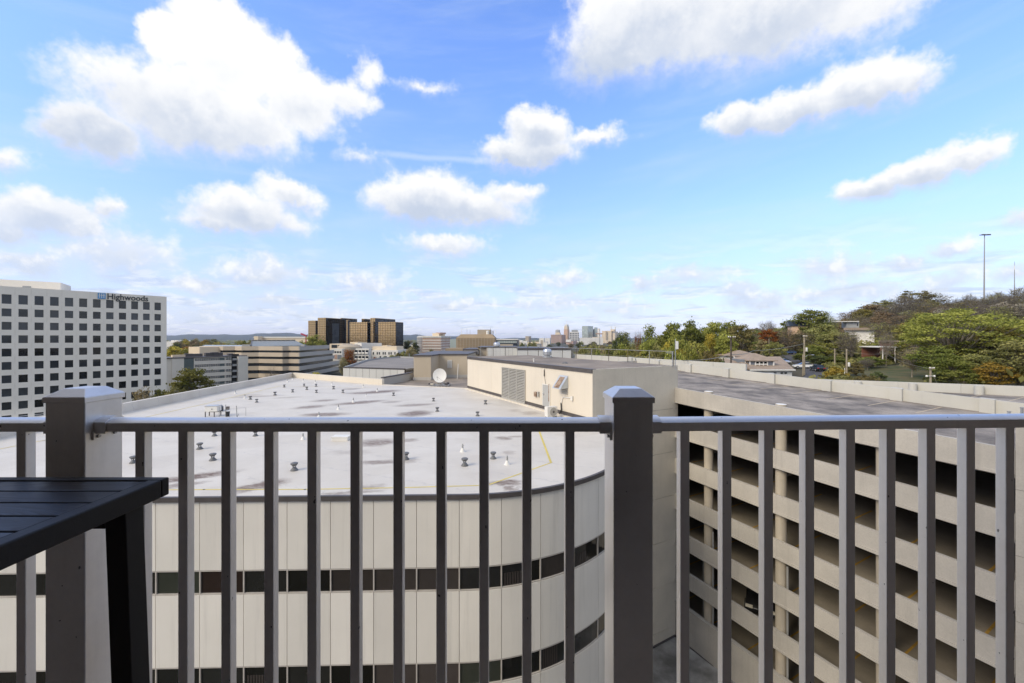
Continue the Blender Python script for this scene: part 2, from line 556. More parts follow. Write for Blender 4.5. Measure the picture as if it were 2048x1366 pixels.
mat('far_tan', (0.44, 0.37, 0.28), 0.8, 0.08, 0.1, streak=0.2)
mat('far_stone', (0.33, 0.25, 0.16), 0.85, 0.12, 0.15, streak=0.3)
mat('far_brick', (0.46, 0.31, 0.245), 0.85, 0.1, 0.1)
mat('far_orange', (0.70, 0.48, 0.32), 0.8, 0.08, 0.05)
mat('far_grey', (0.36, 0.36, 0.35), 0.8, 0.1, 0.1)
mat('far_blue', (0.025, 0.032, 0.045), 0.3, 0.1, 0.1)
mat('far_green_glass', (0.42, 0.47, 0.43), 0.25, 0.08, 0.05, metal=0.3)
mat('red_paint', (0.42, 0.05, 0.07), 0.5, 0.1, 1)
mat('brick_red', (0.24, 0.10, 0.07), 0.85, 0.15, 0.4)
mat('shingle', (0.34, 0.265, 0.205), 0.9, 0.15, 0.8, fine=0.3)
mat('siding_grey', (0.20, 0.22, 0.25), 0.7, 0.06, 0.6)
mat('trim_white', (0.80, 0.78, 0.73), 0.6, 0.03, 0.6)
mat('whitewash', (0.80, 0.76, 0.69), 0.85, 0.14, 0.5, streak=0.15)
mat('wood_pole', (0.33, 0.28, 0.20), 0.9, 0.2, 1.5, streak=0.2)
mat('wood_dark', (0.10, 0.08, 0.065), 0.9, 0.2, 1.5)
mat('cable', (0.26, 0.25, 0.22), 0.7)
mat('bark', (0.17, 0.145, 0.115), 0.9, 0.25, 2.5)
mat('bark_pale', (0.27, 0.235, 0.185), 0.9, 0.2, 2.0)
mat('letter_dark', (0.045, 0.05, 0.055), 0.5)
mat('logo_blue', (0.10, 0.33, 0.62), 0.45, 0.2, 1.2)
mat('ground', (0.055, 0.062, 0.030), 0.95, 0.3, 0.05, c2=(0.10, 0.082, 0.050), fine=0.3)
mat('grass', (0.075, 0.115, 0.030), 0.95, 0.35, 0.3, c2=(0.16, 0.125, 0.06), fine=0.3)
mat('asphalt', (0.085, 0.08, 0.08), 0.9, 0.2, 0.4, fine=0.2)
mat('hill_wood', (0.032, 0.040, 0.030), 0.95, 0.3, 0.004)
mat('car_blue', (0.05, 0.09, 0.20), 0.25, 0.02, 1, spec=0.6, coat=0.6)
mat('car_silver', (0.42, 0.43, 0.44), 0.3, 0.02, 1, spec=0.6, coat=0.6)
mat('car_white', (0.70, 0.70, 0.68), 0.3, 0.02, 1, spec=0.6, coat=0.6)
mat('car_black', (0.02, 0.02, 0.022), 0.2, 0.02, 1, spec=0.6, coat=0.6)
mat('car_glass', (0.015, 0.018, 0.02), 0.05, 0, 1, spec=0.7)
mat('lamp_clear', (0.70, 0.66, 0.55), 0.15, 0, 1, spec=0.8)
mat('lamp_red', (0.45, 0.03, 0.03), 0.2, 0, 1)
mat('alloy', (0.55, 0.55, 0.55), 0.3, 0.05, 5, metal=0.8)


def wood_material():
    """Black stained boards: the grain runs along each board (X) as fine relief and faint paler lines."""
    m = bpy.data.materials.new('table_boards')
    m.use_nodes = True
    nt = NT(m.node_tree)
    p = E(nt, nt.node('ShaderNodeNewGeometry').outputs['Position'])
    r = E(nt, nt.node('ShaderNodeObjectInfo').outputs['Random'])
    q = nt.v('ADD', nt.v('MULTIPLY', p, (3.5, 60.0, 60.0)), nt.xyz(r * 40.0, r * 13.0, 0.0))
    wv = nt.noise(nt.v('MULTIPLY', p, (2.2, 9.0, 9.0)), 1.0, 2.0, 0.5)
    g = nt.noise(nt.v('ADD', q, nt.xyz(0.0, wv * 26.0, 0.0)), 1.0, 4.0, 0.6)
    f = nt.ss(g, 0.35, 0.7)
    b = nt.node('ShaderNodeBsdfPrincipled')
    nt.put(b.inputs['Base Color'], nt.mix(f, (0.018, 0.0155, 0.0135), (0.050, 0.043, 0.037)))
    nt.put(b.inputs['Roughness'], nt.fmix(f, 0.36, 0.52))
    b.inputs['Specular IOR Level'].default_value = 0.24
    bn = nt.node('ShaderNodeBump')
    bn.inputs['Strength'].default_value = 0.25
    bn.inputs['Distance'].default_value = 0.002
    nt.put(bn.inputs['Height'], g)
    nt.t.links.new(bn.outputs[0], b.inputs['Normal'])
    o = nt.node('ShaderNodeOutputMaterial')
    nt.t.links.new(b.outputs[0], o.inputs[0])
    MATS['table_boards'] = m


wood_material()
ROOF_Z = -5.64
# dirt left by standing water on the white roof: (px, py, half width, half depth in metres, slant, strength)
STAINS = [
    (380, 955, 1.5, .35, .55, 1.0), (350, 972, 1.0, .22, .5, .7), (515, 972, .95, .42, .55, .95), (700, 985, 1.3, .14, .15, .6), (740, 975, .6, .2, .3, .6),
    (755, 885, 1.3, .55, .1, .85), (700, 905, 1.2, .3, .05, .3), (765, 924, 1.3, .22, .05, .75), (815, 880, .6, .3, .0, .6), (820, 922, .6, .25, .1, .4),
    (1010, 965, .75, .22, .1, 1.0), (1022, 976, .3, .2, .2, .8), (1008, 876, .5, .3, 0, .7), (1035, 873, .5, .22, 0, .5), (1020, 905, .35, .25, 0, .35),
    (650, 829, 1.9, .55, .1, .9), (830, 827, 1.3, .9, .1, .95), (720, 805, 2.2, .7, .6, .9), (620, 814, 1.3, .6, .4, .8), (648, 801, 1.2, .5, .3, .7),
    (755, 784, 2.4, .9, .5, 1.0), (722, 786, 1.8, .6, .1, .8), (703, 778, 1.2, .5, .1, .7), (830, 810, 1.8, .5, .3, .7), (782, 804, .9, .5, .4, .55),
    (512, 793, 2.6, .5, .3, .45), (1062, 826, .8, .6, 0, .45), (1030, 821, .6, .5, 0, .3), (440, 798, .5, .4, 0, .2), (500, 790, 1.2, .4, .2, .4),
    (575, 795, 1.4, .4, .3, .35), (690, 850, 1.2, .5, .2, .25), (905, 850, 1.4, .4, .1, .2),
]


def roof_material():
    m = bpy.data.materials.new('roof_white')
    m.use_nodes = True
    nt = NT(m.node_tree)
    p = E(nt, nt.node('ShaderNodeNewGeometry').outputs['Position'])
    wn = nt.noise(nt.v('MULTIPLY', p, (0.9, 1.4, 1.0)), 1.3, 7.0, 0.72, color=True)
    wx, wy, _ = nt.sep(wn)
    X, Y, _ = nt.sep(p)
    X = X + (wx - 0.5) * 1.6
    Y = Y + (wy - 0.5) * 0.9
    acc = None
    for (px, py, w, h, sl, st) in STAINS:
        c = PZ(px, py, ROOF_Z)
        ex = X - c.x
        ey = Y - c.y - ex * sl
        a, b_ = ex * (1 / w), ey * (1 / (h * 1.6))
        q = nt.m('SQRT', nt.m('MULTIPLY_ADD', a, a, b_ * b_))
        k = nt.ss(q, 1.20, 0.35) * st
        acc = k if acc is None else acc.max(k)
    soft = nt.noise(p, 0.35, 6.0, 0.65)
    fine = nt.noise(nt.v('MULTIPLY', p, (4.0, 9.0, 1.0)), 1.0, 4.0, 0.65)
    seam_y = nt.m('ABSOLUTE', nt.m('FRACT', (X * 0.42 + Y) * 0.42) - 0.5)
    seam = nt.ss(seam_y, 0.478, 0.497) * 0.30
    c = nt.mix(nt.ss(soft, 0.3, 0.7), (0.585, 0.54, 0.47), (0.65, 0.605, 0.53))
    c = nt.mix(nt.ss(fine, 0.55, 0.85) * 0.20, c, (0.42, 0.40, 0.375))
    br_ = nt.node('ShaderNodeTexBrick')
    br_.inputs['Scale'].default_value = 0.22
    br_.inputs['Mortar Size'].default_value = 0.0
    br_.inputs['Color1'].default_value = (0.46, 0.46, 0.46, 1); br_.inputs['Color2'].default_value = (0.54, 0.54, 0.54, 1)
    nt.put(br_.inputs['Vector'], nt.xyz(X * 0.9 + Y * 0.38, Y * 0.9 - X * 0.38, 0.0))
    c = nt.mix(0.55, c, E(nt, br_.outputs[0]), 'OVERLAY')
    c = nt.mix(seam, c, (0.38, 0.37, 0.36))
    c = nt.mix(acc * nt.ss(fine, 0.25, 0.6, 0.5, 1.0) * 0.95, c, (0.145, 0.09, 0.06))
    b = nt.node('ShaderNodeBsdfPrincipled')
    nt.put(b.inputs['Base Color'], c)
    b.inputs['Roughness'].default_value = 0.55
    b.inputs['Specular IOR Level'].default_value = 0.3
    bn = nt.node('ShaderNodeBump')
    bn.inputs['Strength'].default_value = 0.25
    bn.inputs['Distance'].default_value = 0.05
    nt.put(bn.inputs['Height'], soft + fine * 0.15)
    nt.t.links.new(bn.outputs[0], b.inputs['Normal'])
    o = nt.node('ShaderNodeOutputMaterial')
    nt.t.links.new(b.outputs[0], o.inputs[0])
    MATS['roof_white'] = m


roof_material()


def bronze_material(name, tint, dark):
    """Mirror glass of the bronze towers with its fine mullion grid (too far away to pick the panes apart)."""
    m = bpy.data.materials.new(name)
    m.use_nodes = True
    nt = NT(m.node_tree)
    g = nt.node('ShaderNodeNewGeometry')
    p = E(nt, g.outputs['Position'])
    n = E(nt, g.outputs['Normal'])
    x, y, z = nt.sep(p)
    nx, ny, nz = nt.sep(n)
    u = x * ny - y * nx
    gu = nt.m('ABSOLUTE', nt.m('FRACT', u * (1 / 3.0)) - 0.5)
    gz = nt.m('ABSOLUTE', nt.m('FRACT', z * (1 / 2.4)) - 0.5)
    grid = nt.ss(gu.max(gz), 0.40, 0.47)
    b = nt.node('ShaderNodeBsdfPrincipled')
    nt.put(b.inputs['Base Color'], nt.mix(grid, tint, dark))
    nt.put(b.inputs['Roughness'], nt.fmix(grid, 0.10, 0.5))
    b.inputs['Metallic'].default_value = 1.0
    bn = nt.node('ShaderNodeBump')
    bn.inputs['Strength'].default_value = 0.15
    bn.inputs['Distance'].default_value = 0.5
    nt.put(bn.inputs['Height'], nt.noise(p, 0.12, 3.0, 0.5))
    nt.t.links.new(bn.outputs[0], b.inputs['Normal'])
    o = nt.node('ShaderNodeOutputMaterial')
    nt.t.links.new(b.outputs[0], o.inputs[0])
    MATS[name] = m


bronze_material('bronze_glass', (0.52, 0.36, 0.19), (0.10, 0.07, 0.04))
bronze_material('dark_reflection_glass', (0.050, 0.052, 0.058), (0.02, 0.02, 0.02))  # same tower glass, with the dark reflections of the right faces put into its colour

# ------------------------------------------------------------------ ground
def ground_z(x, y):
    w = (x - 12.26) * 0.877 + (y - 30.45) * 0.48
    f = ss(w, 34, 52)
    far = 1 - ss(y, 310, 720)
    rise = 17.5 * ss(x, 4, 60)
    k = max(0.0, min(x, 275) - 60)
    hill = 0.045 * k + 0.0003 * k * k
    near = 1 - 0.8 * ss(70 - y, 0, 60)
    z = -26 + (rise + hill * near) * f * far
    z -= 8 * ss(y, 400, 2500)
    return z


def grid_axis(lo, hi, mid0, mid1, fine, n):
    a = list(np.arange(mid0, mid1 + fine, fine))
    b = [mid1 + (hi - mid1) * (i / n) ** 2.2 for i in range(1, n + 1)]
    c = [mid0 + (lo - mid0) * (i / n) ** 2.2 for i in range(n, 0, -1)]
    return c + a + b


xs = grid_axis(-9000, 9000, -160, 460, 10.0, 16)
ys = grid_axis(-2000, 9800, -40, 480, 10.0, 18)
mb = MB()
vs = [(x, y, ground_z(x, y)) for y in ys for x in xs]
nx_ = len(xs)
fs = [(j * nx_ + i, j * nx_ + i + 1, (j + 1) * nx_ + i + 1, (j + 1) * nx_ + i) for j in range(len(ys) - 1) for i in range(nx_ - 1)]
mb.add(vs, fs)
tag(mb.build('ground', 'ground', smooth=True), kind='structure')


def ground_patch(name, pts, m, lift=0.06, step=4.0):
    """A strip or patch that follows the slope; pts is a list of (left, right) pairs of (x, y)."""
    mb = MB()
    vs, fs = [], []
    for (a, b) in pts:
        for k in range(5):
            x, y = a[0] + (b[0] - a[0]) * k / 4, a[1] + (b[1] - a[1]) * k / 4
            vs.append((x, y, ground_z(x, y) + lift))
    for j in range(len(pts) - 1):
        for k in range(4):
            fs.append((j * 5 + k, j * 5 + k + 1, (j + 1) * 5 + k + 1, (j + 1) * 5 + k))
    mb.add(vs, fs)
    return tag(mb.build(name, m, smooth=True), kind='structure')


# distant hills
def hill_ridge(name, Y, prof, az0, az1, m):
    mb = MB()
    n = 160
    vs, fs = [], []
    for i in range(n + 1):
        a = az0 + (az1 - az0) * i / n
        h = prof(a)
        for k, (f, g) in enumerate(((0.78, 0.0), (0.9, 0.55), (1.0, 1.0), (1.2, 0.3), (1.38, 0.0))):
            r = Y * f
            vs.append((math.tan(a) * r, r, -42 + (h + 42) * g))
    for i in range(n):
        for k in range(4):
            fs.append((i * 5 + k, (i + 1) * 5 + k, (i + 1) * 5 + k + 1, i * 5 + k + 1))
    mb.add(vs, fs)
    return tag(mb.build(name, m, smooth=True), kind='structure')


def prof1(a):
    px = CX + FPX * math.tan(a)
    k = math.sin(a * 21) * 1.6 + math.sin(a * 47 + 1) * 1.2 + math.sin(a * 113 + 2) * 0.7 + math.sin(a * 211) * 0.4
    top = 668.5 - k if px < 620 else 672.5 - k * 1.3
    if px > 1000: top = 676.5 - k * 0.5
    return -(top - CY) / FPX * 6500


hill_ridge('hills', 6500, prof1, -1.0, 0.75, 'hill_wood')

# ------------------------------------------------------------------ balcony: own building, railing, table
own = thing('apartment_tower', 'tower with the recessed balcony that the picture is taken from', 'building', (0, -2, -26))
FLOOR_Z = -1.272
mb = MB()
mb.box(-6, 16, -9.0, -0.66, -26, 12)
mb.build('wall', 'own_cladding', own)
mb = MB(); mb.box(-4, 4, -0.655, -0.62, FLOOR_Z, 1.3); mb.build('balcony_wall', 'own_wall', own)
mb = MB(); mb.box(-4, 4, -0.62, 1.17, FLOOR_Z - 0.22, FLOOR_Z); mb.build('balcony_floor', 'own_floor', own)
mb = MB(); mb.box(-4, 4, -0.62, 1.17, 1.30, 1.52); mb.build('balcony_ceiling', 'own_wall', own)
for x in (-4.15, 4.0):
    mb = MB(); mb.box(x, x + 0.15, -0.62, 1.17, FLOOR_Z - 0.22, 1.52); mb.build('side_wall', 'own_wall', own)
mb = MB(); mb.box(-1.3, 1.1, -0.62, -0.57, FLOOR_Z, 0.95); df = mb.build('balcony_door', 'dark_trim', own)
mb = MB(); mb.box(-1.22, -0.14, -0.57, -0.56, FLOOR_Z + 0.1, 0.87); mb.box(-0.06, 1.02, -0.57, -0.56, FLOOR_Z + 0.1, 0.87); mb.build('pane', 'pane_dark', df)
for k in range(-2, 4):
    z = FLOOR_Z - 3.2 * (k + 1) if k >= 0 else FLOOR_Z + 3.2 * (-k)
    for x in (5.6, 10.4):
        mb = MB(); mb.box(x, x + 3.6, -0.62, 1.0, z - 0.2, z)
        b_ = mb.build('neighbour_balcony', 'own_cladding', own)
        mb = MB(); mb.box(x, x + 3.6, 0.93, 0.97, z + 1.0, z + 1.06)
        for i in range(25): mb.box(x + i * 0.15, x + i * 0.15 + 0.03, 0.94, 0.965, z, z + 1.0)
        mb.build('guard', 'rail_paint', b_)

rail = thing('balcony_railing', 'grey painted metal balcony railing with square posts and close balusters across the view', 'railing', (0, 1.088, FLOOR_Z))
YC = 1.088
PX = [(-934.0 + 39.4) / FPX * 1.037, (1266.7 - CX) / FPX * 1.037]     # post centres


def frustum(mb, w0, z0, w1, z1, M):
    a, b = w0 / 2, w1 / 2
    mb.hexa([(-a, -a, z0), (a, -a, z0), (a, a, z0), (-a, a, z0)], [(-b, -b, z1), (b, -b, z1), (b, b, z1), (-b, b, z1)], M)


for x in PX:
    Mx = Matrix.Translation((x, YC, 0))
    mb = MB(Mx); mb.box(-.0508, .0508, -.0508, .0508, FLOOR_Z, -.162)
    po = mb.build('post', 'rail_paint', rail, bevel=0.0025)
    mb = MB(Mx)
    mb.box(-.0545, .0545, -.0545, .0545, -.1665, -.1520)
    frustum(mb, .1085, -.1520, .0565, -.1318, Mx)
    mb.build('post_cap', 'rail_paint', po, bevel=0.0012)
    mb = MB(Mx); mb.box(-.075, .075, -.075, .075, FLOOR_Z, FLOOR_Z + 0.012)
    mb.build('base_plate', 'rail_paint', po)


def rail_profile(w, z0, z1, crown, n=8):
    """Cross-section of a bread-loaf handrail in (y, z), counter-clockwise seen from +X."""
    pts = [(-w / 2, z0), (w / 2, z0), (w / 2, z1)]
    for i in range(1, n):
        t = i / n
        pts.append((w / 2 - w * t, z1 + crown * math.sin(math.pi * t) ** 0.8))
    pts.append((-w / 2, z1))
    return pts


def sweep_x(mb, prof, x0, x1, M):
    n = len(prof)
    vs = [(x, y, z) for x in (x0, x1) for (y, z) in prof]
    fs = [(i, (i + 1) % n, n + (i + 1) % n, n + i) for i in range(n)]
    fs = [tuple(reversed(f)) for f in fs]
    fs += [tuple(range(n)), tuple(reversed(range(n, 2 * n)))]
    mb.add(vs, fs, M)


TOPZ0, TOPZ1 = -.2462, -.2236
YAWR = R(2.6)
segs = [(-3.95, PX[0] - .0508, 0.0, -1.0), (PX[0] + .0508, PX[1] - .0508, 0.0, 0.0), (PX[1] + .0508, 3.95, YAWR, 1.0)]
for (x0, x1, yaw, side) in segs:
    if yaw:
        M_ = Matrix.Translation((PX[1], YC, 0)) @ Matrix.Rotation(yaw, 4, 'Z') @ Matrix.Translation((-PX[1], -YC, 0))
    else:
        M_ = Matrix.Identity(4)
    Mr = M_ @ Matrix.Translation((0, YC, 0))
    mb = MB(); sweep_x(mb, rail_profile(.050, TOPZ0, TOPZ1, .0105), x0 + .002, x1 - .002, Mr)
    tr = mb.build('top_rail', 'rail_paint', rail, smooth=True)
    mb = MB(Mr); mb.box(x0 + .002, x1 - .002, -.020, .020, FLOOR_Z + .085, FLOOR_Z + .125)
    mb.build('bottom_rail', 'rail_paint', rail, bevel=0.002)
    ends = [(x0, 1)] if side == 1 else ([(x1, -1)] if side == -1 else [(x0, 1), (x1, -1)])
    for (xe, s) in ends:
        mb = MB(); sweep_x(mb, rail_profile(.0575, TOPZ0 - .0042, TOPZ1 + .003, .0125), min(xe, xe + s * .030), max(xe, xe + s * .030), Mr)
        Mq = Mr
        mb.box(min(xe + s * .0003, xe + s * .005), max(xe + s * .0003, xe + s * .005), -.033, .033, TOPZ0 - .020, TOPZ0 + .004, Mq)
        br = mb.build('rail_bracket', 'rail_paint', tr, smooth=True)
        mb = MB()
        for yy in (-.022, .022):
            mb.tube((xe + s * .005, yy, TOPZ0 - .0115), (xe + s * .0095, yy, TOPZ0 - .0115), .0048, .0040, 10, True, Mq)
        o = mb.build('screws', 'screw_steel', tr)
# balusters: each one a part
bal_me = None
xsb = [(279.1 - CX) / FPX * 1.0755 + .11430 * k for k in range(11)]
xs_left = [(41.2 - CX) / FPX * 1.0755 - .1143 * k for k in range(22)]
xs_right = [PX[1] + .1515 + .1153 * k for k in range(32)]
H0, H1 = FLOOR_Z + .125, TOPZ0
first = None
for i, x in enumerate(xsb + xs_left + xs_right):
    if first is None:
        mb = MB(); mb.box(-.0125, .0125, -.0125, .0125, 0, H1 - H0 - .0005)
        first = mb.build('baluster', 'rail_paint', None, bevel=0.0018)
        o = first
    else:
        o = first.copy(); col.objects.link(o)
    o.parent = rail
    y = 0.0
    if x > PX[1]:
        dxr = x - PX[1]
        x, y = PX[1] + dxr * math.cos(YAWR), dxr * math.sin(YAWR)
        o.rotation_euler = (0, 0, YAWR)
    o.location = (x, y, H0 - FLOOR_Z)
    WM[o.name] = WM[rail.name]

# table
TZ = -.333
tab = thing('balcony_table', 'black slatted bar height table standing against the left end of the railing', 'table', (-1.2, .6, FLOOR_Z))
TX0, TX1, TY0, TY1 = -1.75, -.822, .22, .972
mb = MB()
mb.box(TX0, TX1, TY1 - .022, TY1, TZ - .042, TZ)
mb.box(TX0, TX1, TY0, TY0 + .03, TZ - .042, TZ)
mb.box(TX1 - .031, TX1, TY0 + .03, TY1 - .022, TZ - .042, TZ)
mb.box(TX0, TX0 + .031, TY0 + .03, TY1 - .022, TZ - .042, TZ)
mb.build('frame', 'table_black', tab, bevel=0.003)
y = TY1 - .022 - .0035
k = 0
while y > TY0 + .05:
    w = .0575
    y0 = max(TY0 + .033, y - w)
    mb = MB(); mb.box(TX0 + .0345, TX1 - .034, y0, y, TZ - .024, TZ - .002)
    mb.build('slat', 'table_boards', tab, bevel=0.002)
    y -= w + .0045
for (x, yy, sx, sy) in ((TX1 - .058, TY1 - .098, 1, .3), (TX0 + .013, TY1 - .098, -1, .3), (TX1 - .058, TY0 + .06, 1, -.3), (TX0 + .013, TY0 + .06, -1, -.3)):
    mb = MB()
    lo = [(x + .028 * sx, yy + .02 * sy, FLOOR_Z), (x + .045 + .028 * sx, yy + .02 * sy, FLOOR_Z), (x + .045 + .028 * sx, yy + .044 + .02 * sy, FLOOR_Z), (x + .028 * sx, yy + .044 + .02 * sy, FLOOR_Z)]
    hi = [(x, yy, TZ - .044), (x + .045, yy, TZ - .044), (x + .045, yy + .044, TZ - .044), (x, yy + .044, TZ - .044)]
    mb.hexa(lo, hi)
    mb.build('leg', 'table_black', tab, bevel=0.002)
mb = MB()
mb.box(TX0 + .07, TX1 - .07, TY1 - .085, TY1 - .065, TZ - .085, TZ - .043)
mb.box(TX0 + .07, TX1 - .07, TY0 + .065, TY0 + .085, TZ - .085, TZ - .043)
mb.build('apron', 'table_black', tab)
# ------------------------------------------------------------------ near office building with the white roof
A0 = V(-2.0, 14.58, 0)
ARC_C, ARC_R = V(-2.0, 22.5, 0), 7.92
ARC_L = ARC_R * math.pi / 2


def fpath(L):
    """Point and direction of the facade at arc length L (0 = where the curve starts)."""
    if L <= 0:
        t = V(math.cos(R(1.4)), math.sin(R(1.4)), 0)
        return A0 + t * L, t
    if L < ARC_L:
        a = L / ARC_R
        return ARC_C + V(math.sin(a), -math.cos(a), 0) * ARC_R, V(math.cos(a), math.sin(a), 0)
    return V(5.92, 22.5 + L - ARC_L, 0), V(0, 1, 0)


def strip(mb, La, Lb, out, inn, z0, z1, n):
    """A slab that follows the facade from La to Lb, between two offsets outwards."""
    vs = []
    for i in range(n + 1):
        p, t = fpath(La + (Lb - La) * i / n)
        nn = V(t.y, -t.x, 0)
        for off in (out, inn):
            for z in (z0, z1):
                q = p + nn * off
                vs.append((q.x, q.y, z))
    fs = []
    for i in range(n):
        a, b = i * 4, i * 4 + 4
        fs += [(a, b, b + 1, a + 1), (a + 2, a + 3, b + 3, b + 2), (a + 1, b + 1, b + 3, a + 3), (a, a + 2, b + 2, b)]
    fs += [(0, 1, 3, 2), (n * 4, n * 4 + 2, n * 4 + 3, n * 4 + 1)]
    mb.add(vs, fs)


off = thing('office_building', 'curved beige panelled office building with dark window bands under a white flat roof', 'building', (-10, 30, -26))
W_A, W_B = V(5.28, 26.56, 0), V(-4.95, 45.07, 0)
roof_poly = [fpath(L)[0] for L in [-26.5, 0] + [ARC_L * i / 24 for i in range(1, 25)]] + [V(5.92, 26.91, 0), W_A, W_B, V(-15.6, 48.6, 0), V(-31.3, 57.8, 0), V(-29.3, 30.5, 0)]
rp = [(p.x, p.y) for p in roof_poly]
mb = MB(); mb.prism(rp, ROOF_Z - 0.12, ROOF_Z); mb.build('roof', 'roof_white', off)
inner = [fpath(L)[0] - V(fpath(L)[1].y, -fpath(L)[1].x, 0) * 0.22 for L in [-26.3, 0] + [ARC_L * i / 24 for i in range(1, 25)]] + [V(5.7, 26.6, 0), V(-5.2, 44.9, 0), V(-15.7, 48.4, 0), V(-31.1, 57.6, 0), V(-29.1, 30.5, 0)]
mb = MB(); mb.prism([(p.x, p.y) for p in inner], -26, ROOF_Z - 0.125); mb.build('wall', 'joint_dark', off)
mb = MB(); strip(mb, -26.5, 0, .07, -.05, -5.80, ROOF_Z + 0.012, 2); strip(mb, 0, ARC_L, .07, -.05, -5.80, ROOF_Z + 0.012, 28); strip(mb, ARC_L, ARC_L + 4.4, .07, -.05, -5.80, ROOF_Z + 0.012, 1)
mb.build('roof_edge_trim', 'dark_trim', off)
bands = [(-8.24, -5.815), (-11.67, -9.13), (-15.10, -12.56), (-18.5, -16.0)]
glz = [(-9.12, -8.25), (-12.55, -11.68), (-15.99, -15.11)]
NB0, NB1 = -14, 10
for k in range(NB0, NB1):
    La, Lb = 0.10 + 1.53 * k, 0.10 + 1.53 * (k + 1)
    n = 1 if Lb <= 0 else 4
    for (z0, z1) in bands:
        mb = MB(); strip(mb, La + .009, Lb - .009, 0.0, -.16, z0, z1, n)
        mb.build('panel', 'facade_panel', off)
    for j, (z0, z1) in enumerate(glz):
        mb = MB()
        strip(mb, La - .022, La + .022, -.01, -.10, z0, z1, 1)
        strip(mb, La + .022, Lb - .022, -.01, -.10, z1 - .045, z1, n)
        strip(mb, La + .022, Lb - .022, -.01, -.10, z0, z0 + .045, n)
        w = mb.build('window', 'window_frame', off)
        pm = 'pane_dark'
        if j == 0 and k in (-1, -2, -3): pm = 'pane_brown'
        if j == 0 and k == -7: pm = 'pane_green'
        if j == 0 and k == -6: pm = 'pane_red'
        if j == 1 and k in (-2, -1): pm = 'pane_brown'
        if j == 1 and k == 0: pm = 'pane_green'
        if j == 0 and k in (2, 5): pm = 'pane_brown'
        mb = MB(); strip(mb, La + .022, Lb - .022, -.055, -.09, z0 + .045, z1 - .045, n)
        mb.build('pane', pm, w)
        if (j, k) in ((0, -8), (0, 1), (0, 3), (1, -5), (1, 2), (0, -12), (1, -9)):
            mb = MB()
            for q in range(7): strip(mb, La + .10 + q * .10, La + .17 + q * .10, -.048, -.054, z0 + .05, z1 - .05 - (.3 if k % 2 else 0), 1)
            mb.build('blind', 'pane_brown', w)
mb = MB(); strip(mb, -26, 0, 0, -.16, -26, -18.55, 1); strip(mb, 0, ARC_L, 0, -.16, -26, -18.55, 24); strip(mb, ARC_L, ARC_L + 4.4, 0, -.16, -26, -18.55, 1)
mb.build('base_wall', 'facade_panel', off)


def wall_seg(mb, a, b, th, z0, z1, side=1):
    """Upright slab along the line a-b, thickness th to the left of it (side=1) or right."""
    a, b = V(a[0], a[1], 0), V(b[0], b[1], 0)
    t = (b - a).normalized()
    nn = V(-t.y, t.x, 0) * th * side
    p = [a, b, b + nn, a + nn] if side > 0 else [a + nn, b + nn, b, a]
    mb.prism([(q.x, q.y) for q in p], z0, z1)


mb = MB()
wall_seg(mb, (-28.3, 13.95), (-29.3, 30.5), .35, ROOF_Z, -4.90, 1)
wall_seg(mb, (-29.3, 30.5), (-31.3, 57.8), .35, ROOF_Z, -4.95, 1)
mb.build('left_parapet', 'roof_white', off)
mb = MB()
wall_seg(mb, (-31.3, 57.8), (-15.6, 48.6), .35, ROOF_Z, -4.96, 1)
mb.build('back_parapet', 'cream_wall', off)
# white kerb along the lower roof and the plant room
mb = MB()
wall_seg(mb, (-15.6, 48.6), (-4.95, 45.07), .3, ROOF_Z, ROOF_Z + .05, 1)
wall_seg(mb, (-4.95, 45.07), (5.28, 26.56), .32, ROOF_Z, ROOF_Z + .10, -1)
mb.build('roof_kerb', 'cream_wall', off)


def floor_line(mb, pts, w, z):
    for a, b in zip(pts[:-1], pts[1:]):
        a, b = V(a[0], a[1], 0), V(b[0], b[1], 0)
        t = (b - a).normalized(); nn = V(-t.y, t.x, 0) * w / 2
        q = [a - nn - t * w / 2, b - nn + t * w / 2, b + nn + t * w / 2, a + nn - t * w / 2]
        mb.add([(p.x, p.y, z) for p in q], [(0, 1, 2, 3)])


mb = MB()
front = [(-27.0, 14.70)] + [tuple(PZ(x, y, ROOF_Z)[:2]) for (x, y) in ((408, 979.2), (610, 978.9), (800, 975.5), (975, 970.5), (1102, 925.5))]
floor_line(mb, front, .075, ROOF_Z + .005)
mb.build('yellow_line', 'stripe_yellow_line' if 'stripe_yellow_line' in MATS else mat('stripe_yellow_line', (0.66, 0.52, 0.12), 0.6, 0.15, 1.5) and 'stripe_yellow_line', off)
mb = MB()
a_ = PZ(1102, 925.5, ROOF_Z); b_ = PZ(1078.5, 863, ROOF_Z)
dirr = (b_ - a_)
floor_line(mb, [tuple(a_[:2]), tuple((a_ + dirr * 1.15)[:2])], .10, ROOF_Z + .009)
mb.build('yellow_line', 'stripe_yellow_line', off)
mb = MB()
left = [(-26.9, 14.70)] + [tuple(PZ(x, y, ROOF_Z)[:2]) for (x, y) in ((88, 881), (293, 834), (400, 810), (560, 772))]
floor_line(mb, left, .085, ROOF_Z + .009)
p_ = PZ(560, 772, ROOF_Z)
floor_line(mb, [tuple(p_[:2]), (-15.8, 45.8)], .05, ROOF_Z + .013)
mb.build('yellow_line', 'stripe_yellow_line', off)

# ------------------------------------------------------------------ plant room on the roof
MECH_T = -2.07
U1 = (W_B - W_A).normalized()                    # along the cream wall, away from the viewer
U2 = V(.873, .487, 0).normalized()               # along the concrete wall, to the right
W_C = W_A + U2 * 8.0
W_D = W_B + U2 * 8.0
mech = thing('plant_room', 'long cream rooftop plant room with louvres, grey door and dark roof edge', 'plant room', (0, 36, ROOF_Z))


